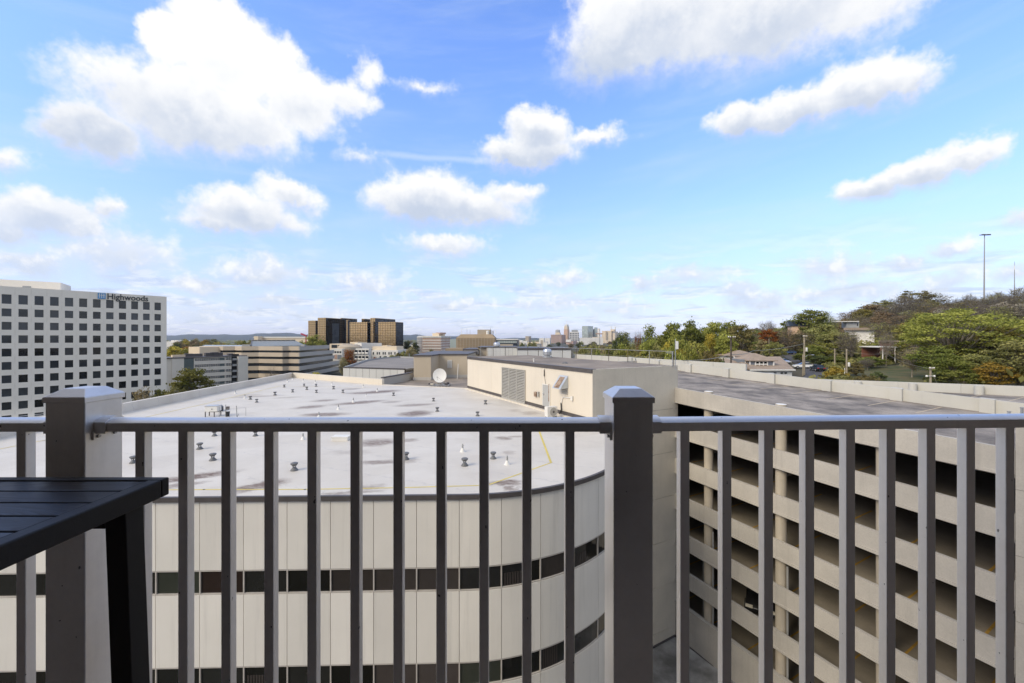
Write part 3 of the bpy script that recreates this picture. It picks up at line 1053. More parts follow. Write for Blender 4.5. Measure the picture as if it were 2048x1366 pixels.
def wallpt(px, py, o=W_A, u=U1):
    r = (px - CX) / FPX
    s_ = (o.x - r * o.y) / (r * u.y - u.x)
    Y = o.y + u.y * s_
    return s_, -(py - CY) / FPX * Y


LW = (W_B - W_A).length
Ml = frame(V(W_A.x, W_A.y, 0), (U1.x, U1.y))      # local x along the cream wall, y to the left (outwards is +y)
# cream wall in panels between faint upright joints
n_pan = 7
for k in range(n_pan):
    mb = MB(Ml); mb.box(LW * k / n_pan + .006, LW * (k + 1) / n_pan - .006, -.25, 0.0, ROOF_Z + .35, MECH_T - .26)
    mb.build('wall_panel', 'cream_wall', mech)
mb = MB(Ml); mb.box(0, LW, -.30, -.04, ROOF_Z - .3, MECH_T - .05); mb.build('core_wall', 'cream_wall', mech)
mb = MB(Ml); mb.box(-.0, LW, -.04, .035, ROOF_Z + .10, ROOF_Z + .34); mb.build('base_flashing', 'dark_trim', mech)
mb = MB(Ml); mb.box(.002, LW + .05, -.3, .06, MECH_T - .25, MECH_T + .02); mb.build('roof_edge_trim', 'dark_trim', mech)
poly = [W_A + U2 * .25, W_C, W_D, W_B]
mb = MB(); mb.prism([(p.x, p.y) for p in poly], MECH_T - .2, MECH_T); mb.build('roof', 'roof_gravel', mech)
mb = MB()
wall_seg(mb, W_D, W_B, .25, -24, MECH_T - .22, 1); wall_seg(mb, W_C, W_D, .25, -24, MECH_T - .22, 1)
mb.build('back_wall', 'concrete_wall', mech)
# louvre
lo0, _ = wallpt(1005.5, 735); lo1, _ = wallpt(1050.5, 741)
zt = wallpt(1028, 738.5)[1]; zb = wallpt(1028, 800)[1]
a0, a1 = min(lo0, lo1), max(lo0, lo1)
lv = None
mb = MB(Ml); mb.box(a0, a1, .002, .03, zb, zt); lv = mb.build('louvre', 'louvre_grey', mech)
for k in range(4):
    x = a0 + (a1 - a0) * k / 3
    mb = MB(Ml); mb.box(x - .05, x + .05, .03, .10, zb - .03, zt + .03); mb.build('louvre_frame', 'louvre_grey', lv)
mb = MB(Ml); mb.box(a0 - .05, a1 + .05, .03, .11, zt, zt + .06); mb.box(a0 - .05, a1 + .05, .03, .11, zb - .06, zb); mb.build('louvre_frame', 'louvre_grey', lv)
mb = MB(Ml); mb.box(a0 + .05, a1 - .05, .03, .034, zb, zt); mb.build('louvre_back', 'dark_void', lv)
nsl = 20
slat_me = None
for b3 in range(3):
    x0 = a0 + (a1 - a0) * b3 / 3 + .055; x1 = a0 + (a1 - a0) * (b3 + 1) / 3 - .055
    for k in range(nsl):
        z = zb + (zt - zb) * (k + .5) / nsl
        h = (zt - zb) / nsl
        mb = MB(Ml)
        mb.hexa([(x0, .095, z - h * .42), (x1, .095, z - h * .42), (x1, .036, z + .02 * h), (x0, .036, z + .02 * h)], [(x0, .095, z - h * .12), (x1, .095, z - h * .12), (x1, .036, z + h * .20), (x0, .036, z + h * .20)])
        mb.build('slat', 'louvre_grey', lv)
# door
s0, _ = wallpt(1086.8, 770); s1, _ = wallpt(1099.8, 770)
d0, d1 = min(s0, s1), max(s0, s1)
dzt = wallpt(1093, 770)[1]
mb = MB(Ml); mb.box(d0, d1, .002, .05, ROOF_Z + .36, dzt); dr = mb.build('door', 'door_grey', mech)
mb = MB(Ml); mb.box(d0 - .06, d0, .002, .07, ROOF_Z + .35, dzt + .06); mb.box(d1, d1 + .06, .002, .07, ROOF_Z + .35, dzt + .06); mb.box(d0, d1, .002, .07, dzt, dzt + .06)
mb.build('door_frame', 'white_plastic', dr)
mb = MB(Ml); mb.box(d1 - .16, d1 - .10, .05, .12, ROOF_Z + 1.25, ROOF_Z + 1.33); mb.build('handle', 'galvanised', dr)
mb = MB(Ml); mb.box(d0 + .02, d0 + .10, .05, .08, ROOF_Z + .8, dzt + .12); mb.build('door_closer_bar', 'rust', dr)
# rusty switch boxes
for (x, w, m_) in ((1073, .30, 'rust'), (1078.5, .16, 'louvre_grey')):
    s_, z = wallpt(x, 787.5)
    mb = MB(Ml); mb.box(s_ - w / 2, s_ + w / 2, .002, .16, z - .22, z + .16); mb.build('switch_box', m_, mech)
# vent hood with its little louvre
s0 = wallpt(1136.5, 752)[0]; s1 = wallpt(1120, 752)[0]
h0, h1 = min(s0, s1), max(s0, s1)
zt = wallpt(1130, 751)[1]; zb = wallpt(1130, 775)[1]
mb = MB(Ml)
mb.hexa([(h0, .005, zb), (h1, .005, zb), (h1, .72, zb - .05), (h0, .72, zb - .05)], [(h0, .005, zt), (h1, .005, zt), (h1, .03, zt), (h0, .03, zt)])
hd = mb.build('vent_hood', 'hood_metal', mech)
mb = MB(Ml)
mb.hexa([(h0 + .25, .10, zt - .12), (h1 - .2, .10, zt - .12), (h1 - .2, .68, zb + .02), (h0 + .25, .68, zb + .02)], [(h0 + .25, .135, zt - .10), (h1 - .2, .135, zt - .10), (h1 - .2, .715, zb + .03), (h0 + .25, .715, zb + .03)])
mb.build('rusty_lid', 'rust', hd)
mb = MB(Ml)
for k in range(4): mb.box(h0 + .05, h1 - .25, .01, .07, zb - .10 - .12 * k, zb - .05 - .12 * k)
mb.build('small_louvre', 'louvre_grey', mech)
# conduit, junction box and black hose
c0 = wallpt(1145, 796); c1 = wallpt(1127, 794); c2 = wallpt(1123.5, 808); c3 = wallpt(1121, 829)
mb = MB(Ml); mb.path([(c0[0], .06, c0[1]), (c1[0], .06, c1[1]), (c2[0], .06, c2[1])], .03); mb.build('conduit', 'white_plastic', mech)
mb = MB(Ml); mb.box(c0[0] - .12, c0[0] + .05, .01, .14, c0[1] - .16, c0[1] + .14); mb.build('junction_box', 'white_plastic', mech)
mb = MB(Ml); mb.path([(c2[0], .07, c2[1] + .1), (c2[0] - .08, .10, (c2[1] + c3[1]) / 2), (c3[0], .16, c3[1] - .05), (c3[0] + .5, .5, ROOF_Z + .25)], .045, 7); mb.build('hose', 'black_rubber', mech)
s_, z = wallpt(1089.5, 752)
mb = MB(Ml); mb.tube((s_, .05, z), (s_, .05, z + .5), .05, .03); mb.path([(s_, .04, MECH_T - .3), (s_, .04, z), (s_ - .3, .04, z - 1.0)], .012, 5); mb.build('cable', 'dark_trim', mech)

# concrete end wall, cast in lifts (recessed joints)
LC = 8.3
Mr_ = frame(V(W_A.x, W_A.y, 0), (U2.x, U2.y))     # y is away from the viewer
cw = thing('concrete_wall', 'tall plain concrete wall in stacked lifts between the white roof and the garage', 'wall', (W_A.x + 4, W_A.y + 2, -22.5))
zz = [MECH_T, -5.28, -8.50, -11.75, -15.0, -18.25, -21.55, -24.5]
for k in range(7):
    mb = MB(Mr_); mb.box(.012, LC, -0.001, .24, zz[k + 1] + .012, zz[k] - (.012 if k else 0))
    mb.build('wall_lift', 'concrete_wall', cw)
mb = MB(Mr_); mb.box(.05, LC - .05, .03, .22, -24.5, MECH_T - .01); mb.build('core', 'concrete_dark', cw)
mb = MB(Mr_); mb.box(0.8, LC, -.06, -.002, -22.45, -22.28); mb.build('base_flashing', 'dark_trim', cw)
mb = MB(); 
mb.prism([(5.9, 12.0), (40, 6.0), (17.5, 24.0), (12.6, 30.7), (5.3, 26.8), (5.9, 22.0), (3.0, 16)], -23.2, -22.42)
tag(mb.build('lower_roof', 'podium'), kind='structure')

# ------------------------------------------------------------------ things on the white roof
unit = thing('condenser_unit', 'white split air conditioner condenser standing beside the grey plant room door', 'air conditioner', tuple(PZ(1102, 834, ROOF_Z)))
c_ = PZ(1102, 836, ROOF_Z)
Mu = frame(c_, (U1.x, U1.y))
mb = MB(Mu); mb.box(-.19, .19, -.42, .42, .12, .82); mb.build('casing', 'white_plastic', unit, bevel=.01)
Mu2 = Mu @ Matrix.Translation((-.19, 0, 0))
mb = MB(Mu2); mb.tube((-.03, -.08, .46), (.0, -.08, .46), .29, .29, 20); mb.build('fan_grille', 'louvre_grey', unit)
mb = MB(Mu2); mb.tube((-.045, -.08, .46), (-.03, -.08, .46), .07, .09, 12); mb.build('fan_hub', 'dark_trim', unit)
mb = MB(Mu); mb.box(-.2, .2, -.36, -.28, .0, .12); mb.box(-.2, .2, .28, .36, 0, .12); mb.build('feet', 'black_rubber', unit)

# black hourglass roof vents: (px, py of the foot)
VENTS = [(496, 748.5 + 25, 0), (608.2, 772.5, 0), (632.2, 773.2, 0), (613.6, 779.4, 0), (585.3, 784.6, 0), (632.8, 785.4, 0), (667.1, 778.2, 0), (685.9, 785.4, 0),
         (550, 790.4, 0), (500.7, 799, 0), (513.4, 804.8, 0), (787, 791.5, 0), (867, 802.5, 0), (971, 808.2, 0), (874.6, 822.9, 0), (955, 831.9, 0),
         (429, 872, 0), (511, 872, 0), (399.5, 898.3, 0), (425.5, 920.8, 0), (266.8, 926, 0), (588.6, 940.8, 0), (812, 918.8, 0), (929.4, 931.4, 0), (986.4, 917.3, 0)]
VENTS[0] = (568.5, 774.5, 0)
vent_words = [
    'farthest but one black hourglass vent, towards the far left corner of the white roof', 'black hourglass vent in the far row before the back parapet, left of its twin',
    'black hourglass vent in the far row before the back parapet, right of its twin', 'black hourglass vent just nearer than the far row on the white roof',
    'black hourglass vent left of centre behind the antenna mast on the roof', 'black hourglass vent straight in front of the far row of vents',
    'black hourglass vent nearest the brown puddle marks by the back parapet', 'black hourglass vent alone left of the long brown puddle mark',
    'black hourglass vent on the left between the far corner and the equipment cabinet', 'left one of the two close black vents beyond the cabinet on legs',
    'nearer one of the two close black vents beyond the cabinet on legs', 'black hourglass vent before the kerb corner left of the satellite dish',
    'black hourglass vent on the clean roof in front of the satellite dish', 'black hourglass vent out in front of the plant room louvre',
    'black hourglass vent beside a brown puddle mark in front of the dish', 'black hourglass vent just above the handrail in front of the plant room',
    'black hourglass vent half hidden right under the handrail at left', 'black hourglass vent half hidden right under the handrail, second bay',
    'upper of two near black vents seen between the left balusters', 'lower of two near black vents seen between the left balusters',
    'black hourglass vent beside the left post, cut by a baluster', 'near black hourglass vent standing alone above the yellow line',
    'near black vent mostly hidden behind a baluster by the brown marks', 'near black hourglass vent directly behind a white pipe vent', 'near black hourglass vent closest to the right bend of the yellow line']


def vent_parts(t):
    mb = MB(); mb.lathe([(.155, 0), (.15, .03), (.075, .12), (.07, .13)], n=14); mb.build('flange', 'vent_black', t, smooth=True, world=False)
    mb = MB()
    for k in range(4):
        a = math.pi / 4 + k * math.pi / 2
        mb.tube((.055 * math.cos(a), .055 * math.sin(a), .12), (.075 * math.cos(a), .075 * math.sin(a), .21), .012, .012, 5)
    mb.build('bracket', 'vent_black', t, world=False)
    mb = MB(); mb.lathe([(.075, .195), (.135, .255), (.150, .30), (.12, .325), (.03, .335)], n=14); mb.build('cap', 'vent_black', t, smooth=True, world=False)


v0 = None
for i, (px, py, _) in enumerate(VENTS):
    p = PZ(px, py, ROOF_Z)
    if v0 is None:
        v0 = thing('roof_vent', '', 'roof vent', (0, 0, 0), 0, 'black hourglass vents on the white roof')
        vent_parts(v0); t = v0
    else:
        t = copy_tree(v0)
    t.location = p
    t.rotation_euler = (0, 0, rnd.uniform(0, 3))
    s_ = rnd.uniform(.92, 1.06)
    t.scale = (s_, s_, s_)
    t['label'] = vent_words[i]

PIPES = [(575.3, 764, 1), (585.3, 759.5, 1), (606.7, 763, 1), (630.8, 766, 1), (664, 769.5, 1), (726.7, 775, 1), (754.5, 783, 1), (732.5, 792, .7), (470.8, 787.5, 1), (489.8, 796.5, 1), (706.8, 804.5, 1.1), (676.8, 819, 1.15), (637.8, 836, 1.2), (606, 879, 1.0), (925.2, 903.5, 1.1), (1014.3, 929, 1.1)]
pipe_words = ['white cone pipe vent beside the left parapet near the far corner', 'white cone pipe vent tucked into the far corner of the parapets', 'first white cone vent along the back parapet from the corner',
              'second white cone vent along the back parapet from the corner', 'third white cone vent along the back parapet from the corner', 'white cone vent along the back parapet nearest its right end',
              'white cone vent standing at the long brown puddle mark', 'short stub of a white vent without cap on the roof', 'white cone vent closer to the left parapet behind the cabinet', 'white cone vent by the left yellow line behind the cabinet',
              'white cone vent in a dark streak at mid roof', 'white cone vent alone on clean roof at mid distance', 'white cone vent in a brown puddle just above the handrail', 'white cone vent just under the handrail left of the flat box', 'white cone vent right behind a near black hourglass vent', 'near white cone vent inside the bend of the yellow line']


def pipe_parts(t):
    mb = MB(); mb.lathe([(.14, 0), (.12, .02), (.05, .16), (.045, .17)], n=12); mb.build('boot', 'white_plastic', t, smooth=True, world=False)
    mb = MB(); mb.lathe([(.038, .16), (.038, .27), (.045, .275), (.02, .36)], n=10); mb.build('pipe', 'grey_metal', t, smooth=True, world=False)


v0 = None
for i, (px, py, s_) in enumerate(PIPES):
    if v0 is None:
        v0 = thing('pipe_vent', '', 'pipe vent', (0, 0, 0), 0, 'white cone pipe vents on the roof'); pipe_parts(v0); t = v0
    else:
        t = copy_tree(v0)
    t.location = PZ(px, py, ROOF_Z)
    t.rotation_euler = (0, 0, rnd.uniform(0, 6))
    t.scale = (s_, s_, s_)
    t['label'] = pipe_words[i]

t = thing('roof_hatch', 'low cream box hatch lying on the white roof behind the balusters', 'roof hatch', tuple(PZ(679, 883, ROOF_Z)))
mb = MB(Matrix.Translation(PZ(679, 882, ROOF_Z))); mb.box(-.44, .44, 0, .5, 0, .17); mb.build('curb', 'white_plastic', t, bevel=.01)
mb = MB(Matrix.Translation(PZ(679, 882, ROOF_Z))); mb.box(-.46, .46, -.02, .52, .17, .23); mb.build('lid', 'white_plastic', t, bevel=.01)

# cabinet on legs, pipe frame, bucket, tank lid at the left of the roof
c_ = PZ(422, 834, ROOF_Z)
t = thing('equipment_cabinet', 'cream metal cabinet on four thin legs on the white roof', 'cabinet', tuple(c_))
Mc = Matrix.Translation(c_) @ Matrix.Rotation(R(8), 4, 'Z')
mb = MB(Mc); mb.box(-.40, .40, 0, .55, .38, .76); mb.build('casing', 'white_plastic', t, bevel=.01)
mb = MB(Mc); mb.box(-.43, .43, -.02, .58, .76, .79); mb.build('lid', 'galvanised', t)
for (x, y) in ((-.38, .02), (.2, .02), (-.38, .5), (.38, .5)):
    mb = MB(Mc); mb.box(x - .025, x + .025, y - .02, y + .02, 0, .38); mb.build('leg', 'dark_trim', t)
mb = MB(Mc); mb.tube((.06, -.03, .56), (.06, 0, .56), .035, .035, 8); mb.build('knob', 'dark_trim', t)
c_ = PZ(455, 836, ROOF_Z)
t = thing('mast_stand', 'thin steel pipe stand with masts beside the cream rooftop cabinet', 'mast stand', tuple(c_))
mb = MB()
def rp_(px, py, dz=0.0): return PZ(px, py, ROOF_Z) + V(0, 0, dz)
for (px, py, h, r) in ((438.3, 834, .72, .022), (451.3, 833, .85, .03), (474, 835.5, .85, .03), (491.7, 831.5, .58, .014)):
    a = rp_(px, py); mb = MB(); mb.tube(a, a + V(-.04 if px == 474 else 0, 0, h), r, r * .8, 8); mb.build('mast', 'grey_metal', t)
mb = MB()
a, b = rp_(438.3, 834), rp_(451.3, 833); mb.tube(a + V(0, 0, .12), b + V(0, 0, .12), .014, n=5); mb.tube(a + V(0, 0, .30), b + V(0, 0, .42), .014, n=5)
a, b = rp_(474, 835.5), rp_(491.7, 831.5); mb.tube(a + V(0, 0, .68), b + V(0, 0, .57), .010, n=5)
a, b = rp_(451.3, 833), rp_(474, 835.5); mb.tube(a + V(0, 0, .58), b + V(0, 0, .68), .008, n=5)
mb.build('cross_bar', 'grey_metal', t)
a = rp_(474, 835.5); mb = MB(); mb.tube(a, a + V(.16, -.05, .30), .02, .012, 6); mb.build('stay', 'grey_metal', t)
a = rp_(451.3, 833) + V(.16, 0, .58); mb = MB(); mb.box(-.09, .09, -.06, .06, -.08, .14, Matrix.Translation(a)); mb.build('valve', 'dark_trim', t)
t = thing('bucket', 'black bucket standing at the foot of the thin mast on the roof', 'bucket', tuple(rp_(455.5, 833)))
mb = MB(); mb.lathe([(.10, 0), (.135, .34), (.145, .35), (.12, .355)], tuple(rp_(455.5, 833)), 14); mb.build('pail', 'black_rubber', t, smooth=True)
t = thing('domed_lid', 'low grey blue domed lid behind the cream cabinet on the roof', 'dome', tuple(rp_(434, 816)))
mb = MB(); mb.lathe([(.45, 0), (.45, .30), (.36, .42), (.18, .48), (.02, .50)], tuple(rp_(433, 822)), 20); mb.build('dome', 'far_blue', t, smooth=True)

# lower dark roof with the dish, the tan stair block and the white panelled wing
LOWZ = -5.95
wing = thing('rear_wing', 'lower rear roofs with tan stair block, white panelled wing and grey parapets', 'building', (-8, 70, -26))
mb = MB(); mb.prism([(-15.9, 49.0), (-5.0, 45.4), (0.5, 52.0), (2.0, 64.0), (-14.6, 64.0)], -26, LOWZ); mb.build('lower_roof', 'roof_gravel', wing)
a, b = P(767, 756, 50.5), P(826, 747.5, 58)
mb = MB(); wall_seg(mb, (a.x, a.y), (b.x, b.y), .3, LOWZ, -5.0, 1); mb.build('low_parapet', 'grey_panel', wing)
mb = MB(); wall_seg(mb, (a.x + .03, a.y - .03), (b.x + .03, b.y - .03), .4, -5.0, -4.88, 1); mb.build('coping', 'dark_trim', wing)


def quad_block(name, parent, pts, z0, z1, m):
    mb = MB(); mb.prism([(p[0], p[1]) for p in pts], z0, z1); return mb.build(name, m, parent)


def xat(px, Y): return (px - CX) / FPX * Y


b1 = [(xat(827.5, 57), 57), (xat(861.8, 57), 57), (xat(878, 61.0), 61), (xat(934.5, 61), 61), (xat(940, 61), 75), (xat(827.5, 57) - .5, 75)]
quad_block('stair_block', wing, b1, LOWZ, -2.55, 'beige_wall')
b2 = [(p[0] + (-.15 if i in (0, 5) else .12), p[1] - (.15 if i < 4 else -.1)) for i, p in enumerate(b1)]
quad_block('block_roof', wing, b2, -2.55, -2.38, 'dark_trim')
b3 = [(p[0] + (-.04 if i in (0, 5) else .04), p[1] - (.05 if i < 4 else 0)) for i, p in enumerate(b1)]
quad_block('block_kerb', wing, b3, LOWZ - .02, LOWZ + .42, 'grey_panel')
a = P(895, 736, 60.95); b = P(903.5, 720, 60.95)
mb = MB(); mb.box(a.x, b.x, 60.9, 60.99, a.z, b.z); g = mb.build('wall_vent', 'white_plastic', wing)
mb = MB()
for k in range(8):
    z = a.z + .1 + (b.z - a.z - .2) * k / 7.0; mb.box(a.x + .08, b.x - .08, 60.86, 60.9, z - .03, z + .03)
mb.build('grille', 'louvre_grey', g)
for px in (914.5,):
    a = PZ(px, 758, LOWZ); mb = MB(); mb.tube((a.x, a.y, LOWZ), (a.x + .15, a.y, LOWZ + 2.2), .05); mb.build('vent_pipe', 'white_plastic', wing)
zw = -4.75
fl = [(xat(686, 66), 66.0), (xat(809, 62), 62.0)]
mb = MB()
n = 9
for k in range(n):
    f0, f1 = k / n, (k + 1) / n
    a = V(fl[0][0] + (fl[1][0] - fl[0][0]) * f0, fl[0][1] + (fl[1][1] - fl[0][1]) * f0, 0); b = V(fl[0][0] + (fl[1][0] - fl[0][0]) * f1, fl[0][1] + (fl[1][1] - fl[0][1]) * f1, 0)
    t_ = (b - a).normalized()
    mb = MB(); wall_seg(mb, a + t_ * .025, b - t_ * .025, .2, -9, zw - .12, 1); mb.build('wing_panel', 'white_panel', wing)
mb = MB(); wall_seg(mb, (fl[0][0], fl[0][1] + .04), (fl[1][0], fl[1][1] + .04), .3, -26, zw - .14, 1); mb.build('wing_wall', 'joint_dark', wing)
far_edge = [(xat(686, 66), 66.3), (xat(809, 62), 62.3), (xat(833, 66), 66.0), (xat(836, 100), 100.0), (xat(800, 104), 104.0), (xat(765, 98), 98.0), (xat(732, 88), 88.0)]
quad_block('wing_roof', wing, far_edge, zw - .6, zw - .25, 'roof_grey')
mb = MB(); wall_seg(mb, far_edge[0], far_edge[1], .25, zw - .25, zw, 1); wall_seg(mb, far_edge[1], far_edge[2], .25, zw - 3, zw, 1)
for i in (2, 3, 4, 5): wall_seg(mb, far_edge[i], far_edge[i + 1], .25, zw - 8, zw + .05, 1)
wall_seg(mb, far_edge[6], far_edge[0], .25, zw - 8, zw + .05, 1)
mb.build('wing_parapet', 'far_grey', wing)
mb = MB(); wall_seg(mb, (fl[0][0], fl[0][1] - .05), (fl[1][0], fl[1][1] - .05), .3, zw - .12, zw + .08, 1); mb.build('coping', 'dark_trim', wing)

dish = thing('satellite_dish', 'large white satellite dish on a steel frame on the dark lower roof', 'satellite dish', tuple(PZ(880, 772, LOWZ)))
c_ = PZ(880, 771.5, LOWZ) + V(0, 0, 1.28)
dn = (V(-.12, -1, .10)).normalized()
Md = Matrix.Translation(c_) @ dn.to_track_quat('Z', 'Y').to_matrix().to_4x4()
mb = MB(Md)
prof = [(.86, .17), (.70, .112), (.5, .057), (.3, .02), (.02, 0.0)]
mb.lathe([(.02, -.02), (.5, .035), (.86, .15), (.87, .17), (.70, .112), (.5, .057), (.3, .02), (.01, 0.0)], n=36); mb.build('reflector', 'dish_white', dish, smooth=True)
mb = MB(Md); mb.tube((-.30, -.55, .09), (-.12, -.22, .75), .018, n=6); mb.tube((.3, -.6, .1), (-.08, -.2, .75), .012, n=6); mb.build('feed_arm', 'grey_metal', dish)
mb = MB(Md); mb.tube((-.12, -.22, .70), (-.10, -.2, .86), .05, .06, 10); mb.build('feed_horn', 'grey_metal', dish)
pb = PZ(880, 771.5, LOWZ) + V(0.02, .25, 0)
mb = MB(); mb.tube(pb, pb + V(0, 0, 1.2), .06); mb.tube(pb + V(-.5, -.4, .08), pb + V(0, 0, .75), .025); mb.tube(pb + V(.5, -.4, .08), pb + V(0, 0, .75), .025); mb.build('mast', 'galvanised', dish)
mb = MB()
for k in range(-3, 4): mb.box(pb.x + k * .36 - .04, pb.x + k * .36 + .04, pb.y - 1.2, pb.y + .7, LOWZ + .02, LOWZ + .10)
for yy in (-1.1, -.4, .5): mb.box(pb.x - 1.25, pb.x + 1.25, pb.y + yy - .04, pb.y + yy + .04, LOWZ + .10, LOWZ + .17)
mb.build('base_frame', 'galvanised', dish)
for k in range(11):
    mb = MB(); x = pb.x - 1.3 + rnd.random() * 2.6; y = pb.y - 1.1 + rnd.random() * 1.5
    mb.box(x - .16, x + .16, y - .1, y + .1, LOWZ + .17, LOWZ + .36); mb.build('ballast_block', 'concrete_wall' if k % 2 else 'dark_trim', dish)

# what stands on the plant room roof
ex = thing('exhaust_fan', 'round silver exhaust fan on the plant room roof edge', 'exhaust fan', tuple(PZ(1094.5, 717, MECH_T)))
c_ = PZ(1094.5, 715, MECH_T)
mb = MB(); mb.lathe([(.50, 0), (.50, .16), (.30, .18), (.30, .26)], tuple(c_), 20); mb.build('curb', 'galvanised', ex, smooth=True)
mb = MB(); mb.lathe([(.38, .26), (.46, .30), (.46, .52), (.42, .54), (.42, .58), (.46, .60), (.44, .78), (.34, .90), (.1, .94)], tuple(c_), 22); mb.build('hood', 'galvanised', ex, smooth=True)
gr = thing('roof_guard_rail', 'thin steel guard rail along the far edge of the plant room roof', 'guard rail', tuple(W_D) )
ps = [W_D + (W_C - W_D) * (k / 9.0) + U2 * -.15 for k in range(10)] 
pl_ = [W_B + (W_D - W_B) * (k / 5.0) + V(0, -.2, 0) for k in range(1, 5)]
for k, p in enumerate(pl_ + ps):
    mb = MB(); mb.tube((p.x, p.y, MECH_T), (p.x, p.y, MECH_T + 1.05), .028, n=6); mb.build('post', 'wood_dark' if k % 3 else 'grey_metal', gr)
mb = MB()
allp = pl_ + ps
for p, q in zip(allp[:-1], allp[1:]): mb.tube((p.x, p.y, MECH_T + 1.05), (q.x, q.y, MECH_T + 1.05), .02, n=5)
mb.build('top_wire', 'grey_metal', gr)
mb = MB()
for p, q in zip(allp[:-1], allp[1:]): mb.tube((p.x, p.y, MECH_T + .55), (q.x, q.y, MECH_T + .55), .007, n=4)
mb.build('lower_wire', 'grey_metal', gr)
t = thing('antenna', 'slim pole with a white panel antenna at the corner of the concrete wall', 'antenna', (12.1, 30.2, MECH_T))
a = P(1350.8, 731, 30.5); mb = MB(); mb.tube((a.x, a.y, a.z - .3), (a.x, a.y, MECH_T + 2.0), .03, n=8); mb.build('pole', 'galvanised', t)
mb = MB(Matrix.Translation((a.x + .12, a.y, MECH_T + 1.52))); mb.box(-.10, .10, -.05, .05, -.30, .30); mb.build('panel', 'dish_white', t, bevel=.02)
t = thing('steel_post', 'short grey steel post with a side arm next to the white panel antenna', 'post', (11.8, 30.2, MECH_T))
a = P(1345, 731, 30.3); mb = MB(); mb.tube((a.x, a.y, a.z - .1), (a.x, a.y, a.z + 1.02), .035, n=8); mb.build('pole', 'galvanised', t)
mb = MB(); mb.tube((a.x, a.y, a.z + .92), (a.x - .5, a.y, a.z + .95), .025, n=6); mb.build('arm', 'galvanised', t)
for (px, py, w, lb) in ((1067.5, 724, .06, 'short white stub pipe on the plant room roof'), (1130, 727, .22, 'small dark drain cover on the plant room roof')):
    a = PZ(px, py, MECH_T)
    if w < .1:
        t = thing('stub_pipe', lb, 'pipe', tuple(a)); mb = MB(); mb.lathe([(w, 0), (w, .24), (w * 1.3, .25), (w * 1.3, .30)], tuple(a), 10); mb.build('pipe', 'white_plastic', t)
    else:
        t = thing('roof_drain', lb, 'drain', tuple(a)); mb = MB(); mb.lathe([(w * 1.1, 0), (w, .05), (w * .6, .12), (w * .2, .14)], tuple(a), 12); mb.build('strainer', 'vent_black', t)
# ------------------------------------------------------------------ parking garage
GP = V(12.26, 30.45, 0)                         # left end of the visible face
GD = V(-.548, 1.0, 0)                            # along the face, away from the viewer (per metre of depth)
GLEN = GD.length
GX = GD.normalized()
GN = V(.877, .48, 0).normalized()                # into the garage
SL = .0506 / GLEN                                # ramp: rise per metre along the face
Mg = Matrix.Identity(4)
Mg.col[0][:3] = GX; Mg.col[1][:3] = -GN; Mg.col[2][:3] = (0, 0, 1); Mg.col[3][:3] = GP
# local x along the face (away from viewer), local y outwards (to the left), z up


def gz(s): return SL * s                          # extra height at x = s (metres along the face)


gar = thing('parking_garage', 'open concrete parking garage with sloping decks, round columns and pale roof parapets', 'parking garage', (24, 26, -24))


def gslab(mb, x0, x1, y0, y1, z0, z1, slope=1.0, M=Mg):
    """Box whose bottom and top follow the ramp."""
    k0, k1 = gz(x0) * slope, gz(x1) * slope
    mb.hexa([(x0, y0, z0 + k0), (x1, y0, z0 + k1), (x1, y1, z0 + k1), (x0, y1, z0 + k0)], [(x0, y0, z1 + k0), (x1, y0, z1 + k1), (x1, y1, z1 + k1), (x0, y1, z1 + k0)], M)


S0, S1 = -14.28 * GLEN, 18.0 * GLEN               # face from the stair tower to behind the plant room
tops = [-3.73, -6.33, -9.03, -11.70, -14.38, -17.09]
DK = .93
BAY = 17.2
cols_s = [(-2.12 - 4.215 * k) * GLEN for k in range(-4, 3)]
# spandrels: one per bay and level, joints at the columns
edges = [S0] + sorted(cols_s) + [S1]
for li, zt in enumerate(tops):
    for a, b in zip(edges[:-1], edges[1:]):
        mb = MB()
        gslab(mb, a + .003, b - .003, -.20, 0.0, zt - 1.0, zt)
        gslab(mb, a + .003, b - .003, -.30, .035, zt - 1.12, zt - 1.0)
        mb.build('spandrel', 'concrete_garage', gar)
    mb = MB(); gslab(mb, S0, S1, -BAY, -.21, zt - DK - .28, zt - DK)
    mb.build('deck' if li == 0 else 'floor_slab', 'deck_asphalt' if li == 0 else 'concrete_floor', gar)
# base wall and its lip
mb = MB(); gslab(mb, S0, S1, -.25, 0.0, -24.0, -19.77); mb.build('base_wall', 'concrete_garage', gar)
mb = MB(); gslab(mb, S0, S1, -.28, .04, -19.77, -19.70); mb.build('base_coping', 'concrete_garage', gar)
mb = MB(); gslab(mb, S0, S1, .005, .06, -22.62, -22.28); mb.build('base_flashing', 'dark_trim', gar)
mb = MB(); gslab(mb, S0, S1, -BAY, -.26, -21.0, -20.7); mb.build('floor_slab', 'concrete_floor', gar)
for s in cols_s:
    for li, zt in enumerate(tops + [-19.70]):
        z1 = zt + .06 + gz(s) if li == 0 else zt - DK + 2.68 - .28 + gz(s)
        z0 = (zt - 1.2 if li == 0 else zt - DK) + gz(s)
        mb = MB(Mg); mb.tube((s, -.52, z0), (s, -.52, z1), .30, n=18); mb.build('column', 'concrete_column', gar, smooth=True)
        if li:
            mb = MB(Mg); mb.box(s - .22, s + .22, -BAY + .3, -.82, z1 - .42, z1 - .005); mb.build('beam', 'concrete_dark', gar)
    if abs(s - cols_s[-1]) > .1:
        mb = MB(Mg); mb.tube((s, -.52, tops[0] + gz(s) + .061), (s, -.52, tops[0] + gz(s) + .075), .28, n=16); mb.build('column_cap', 'trim_white', gar)
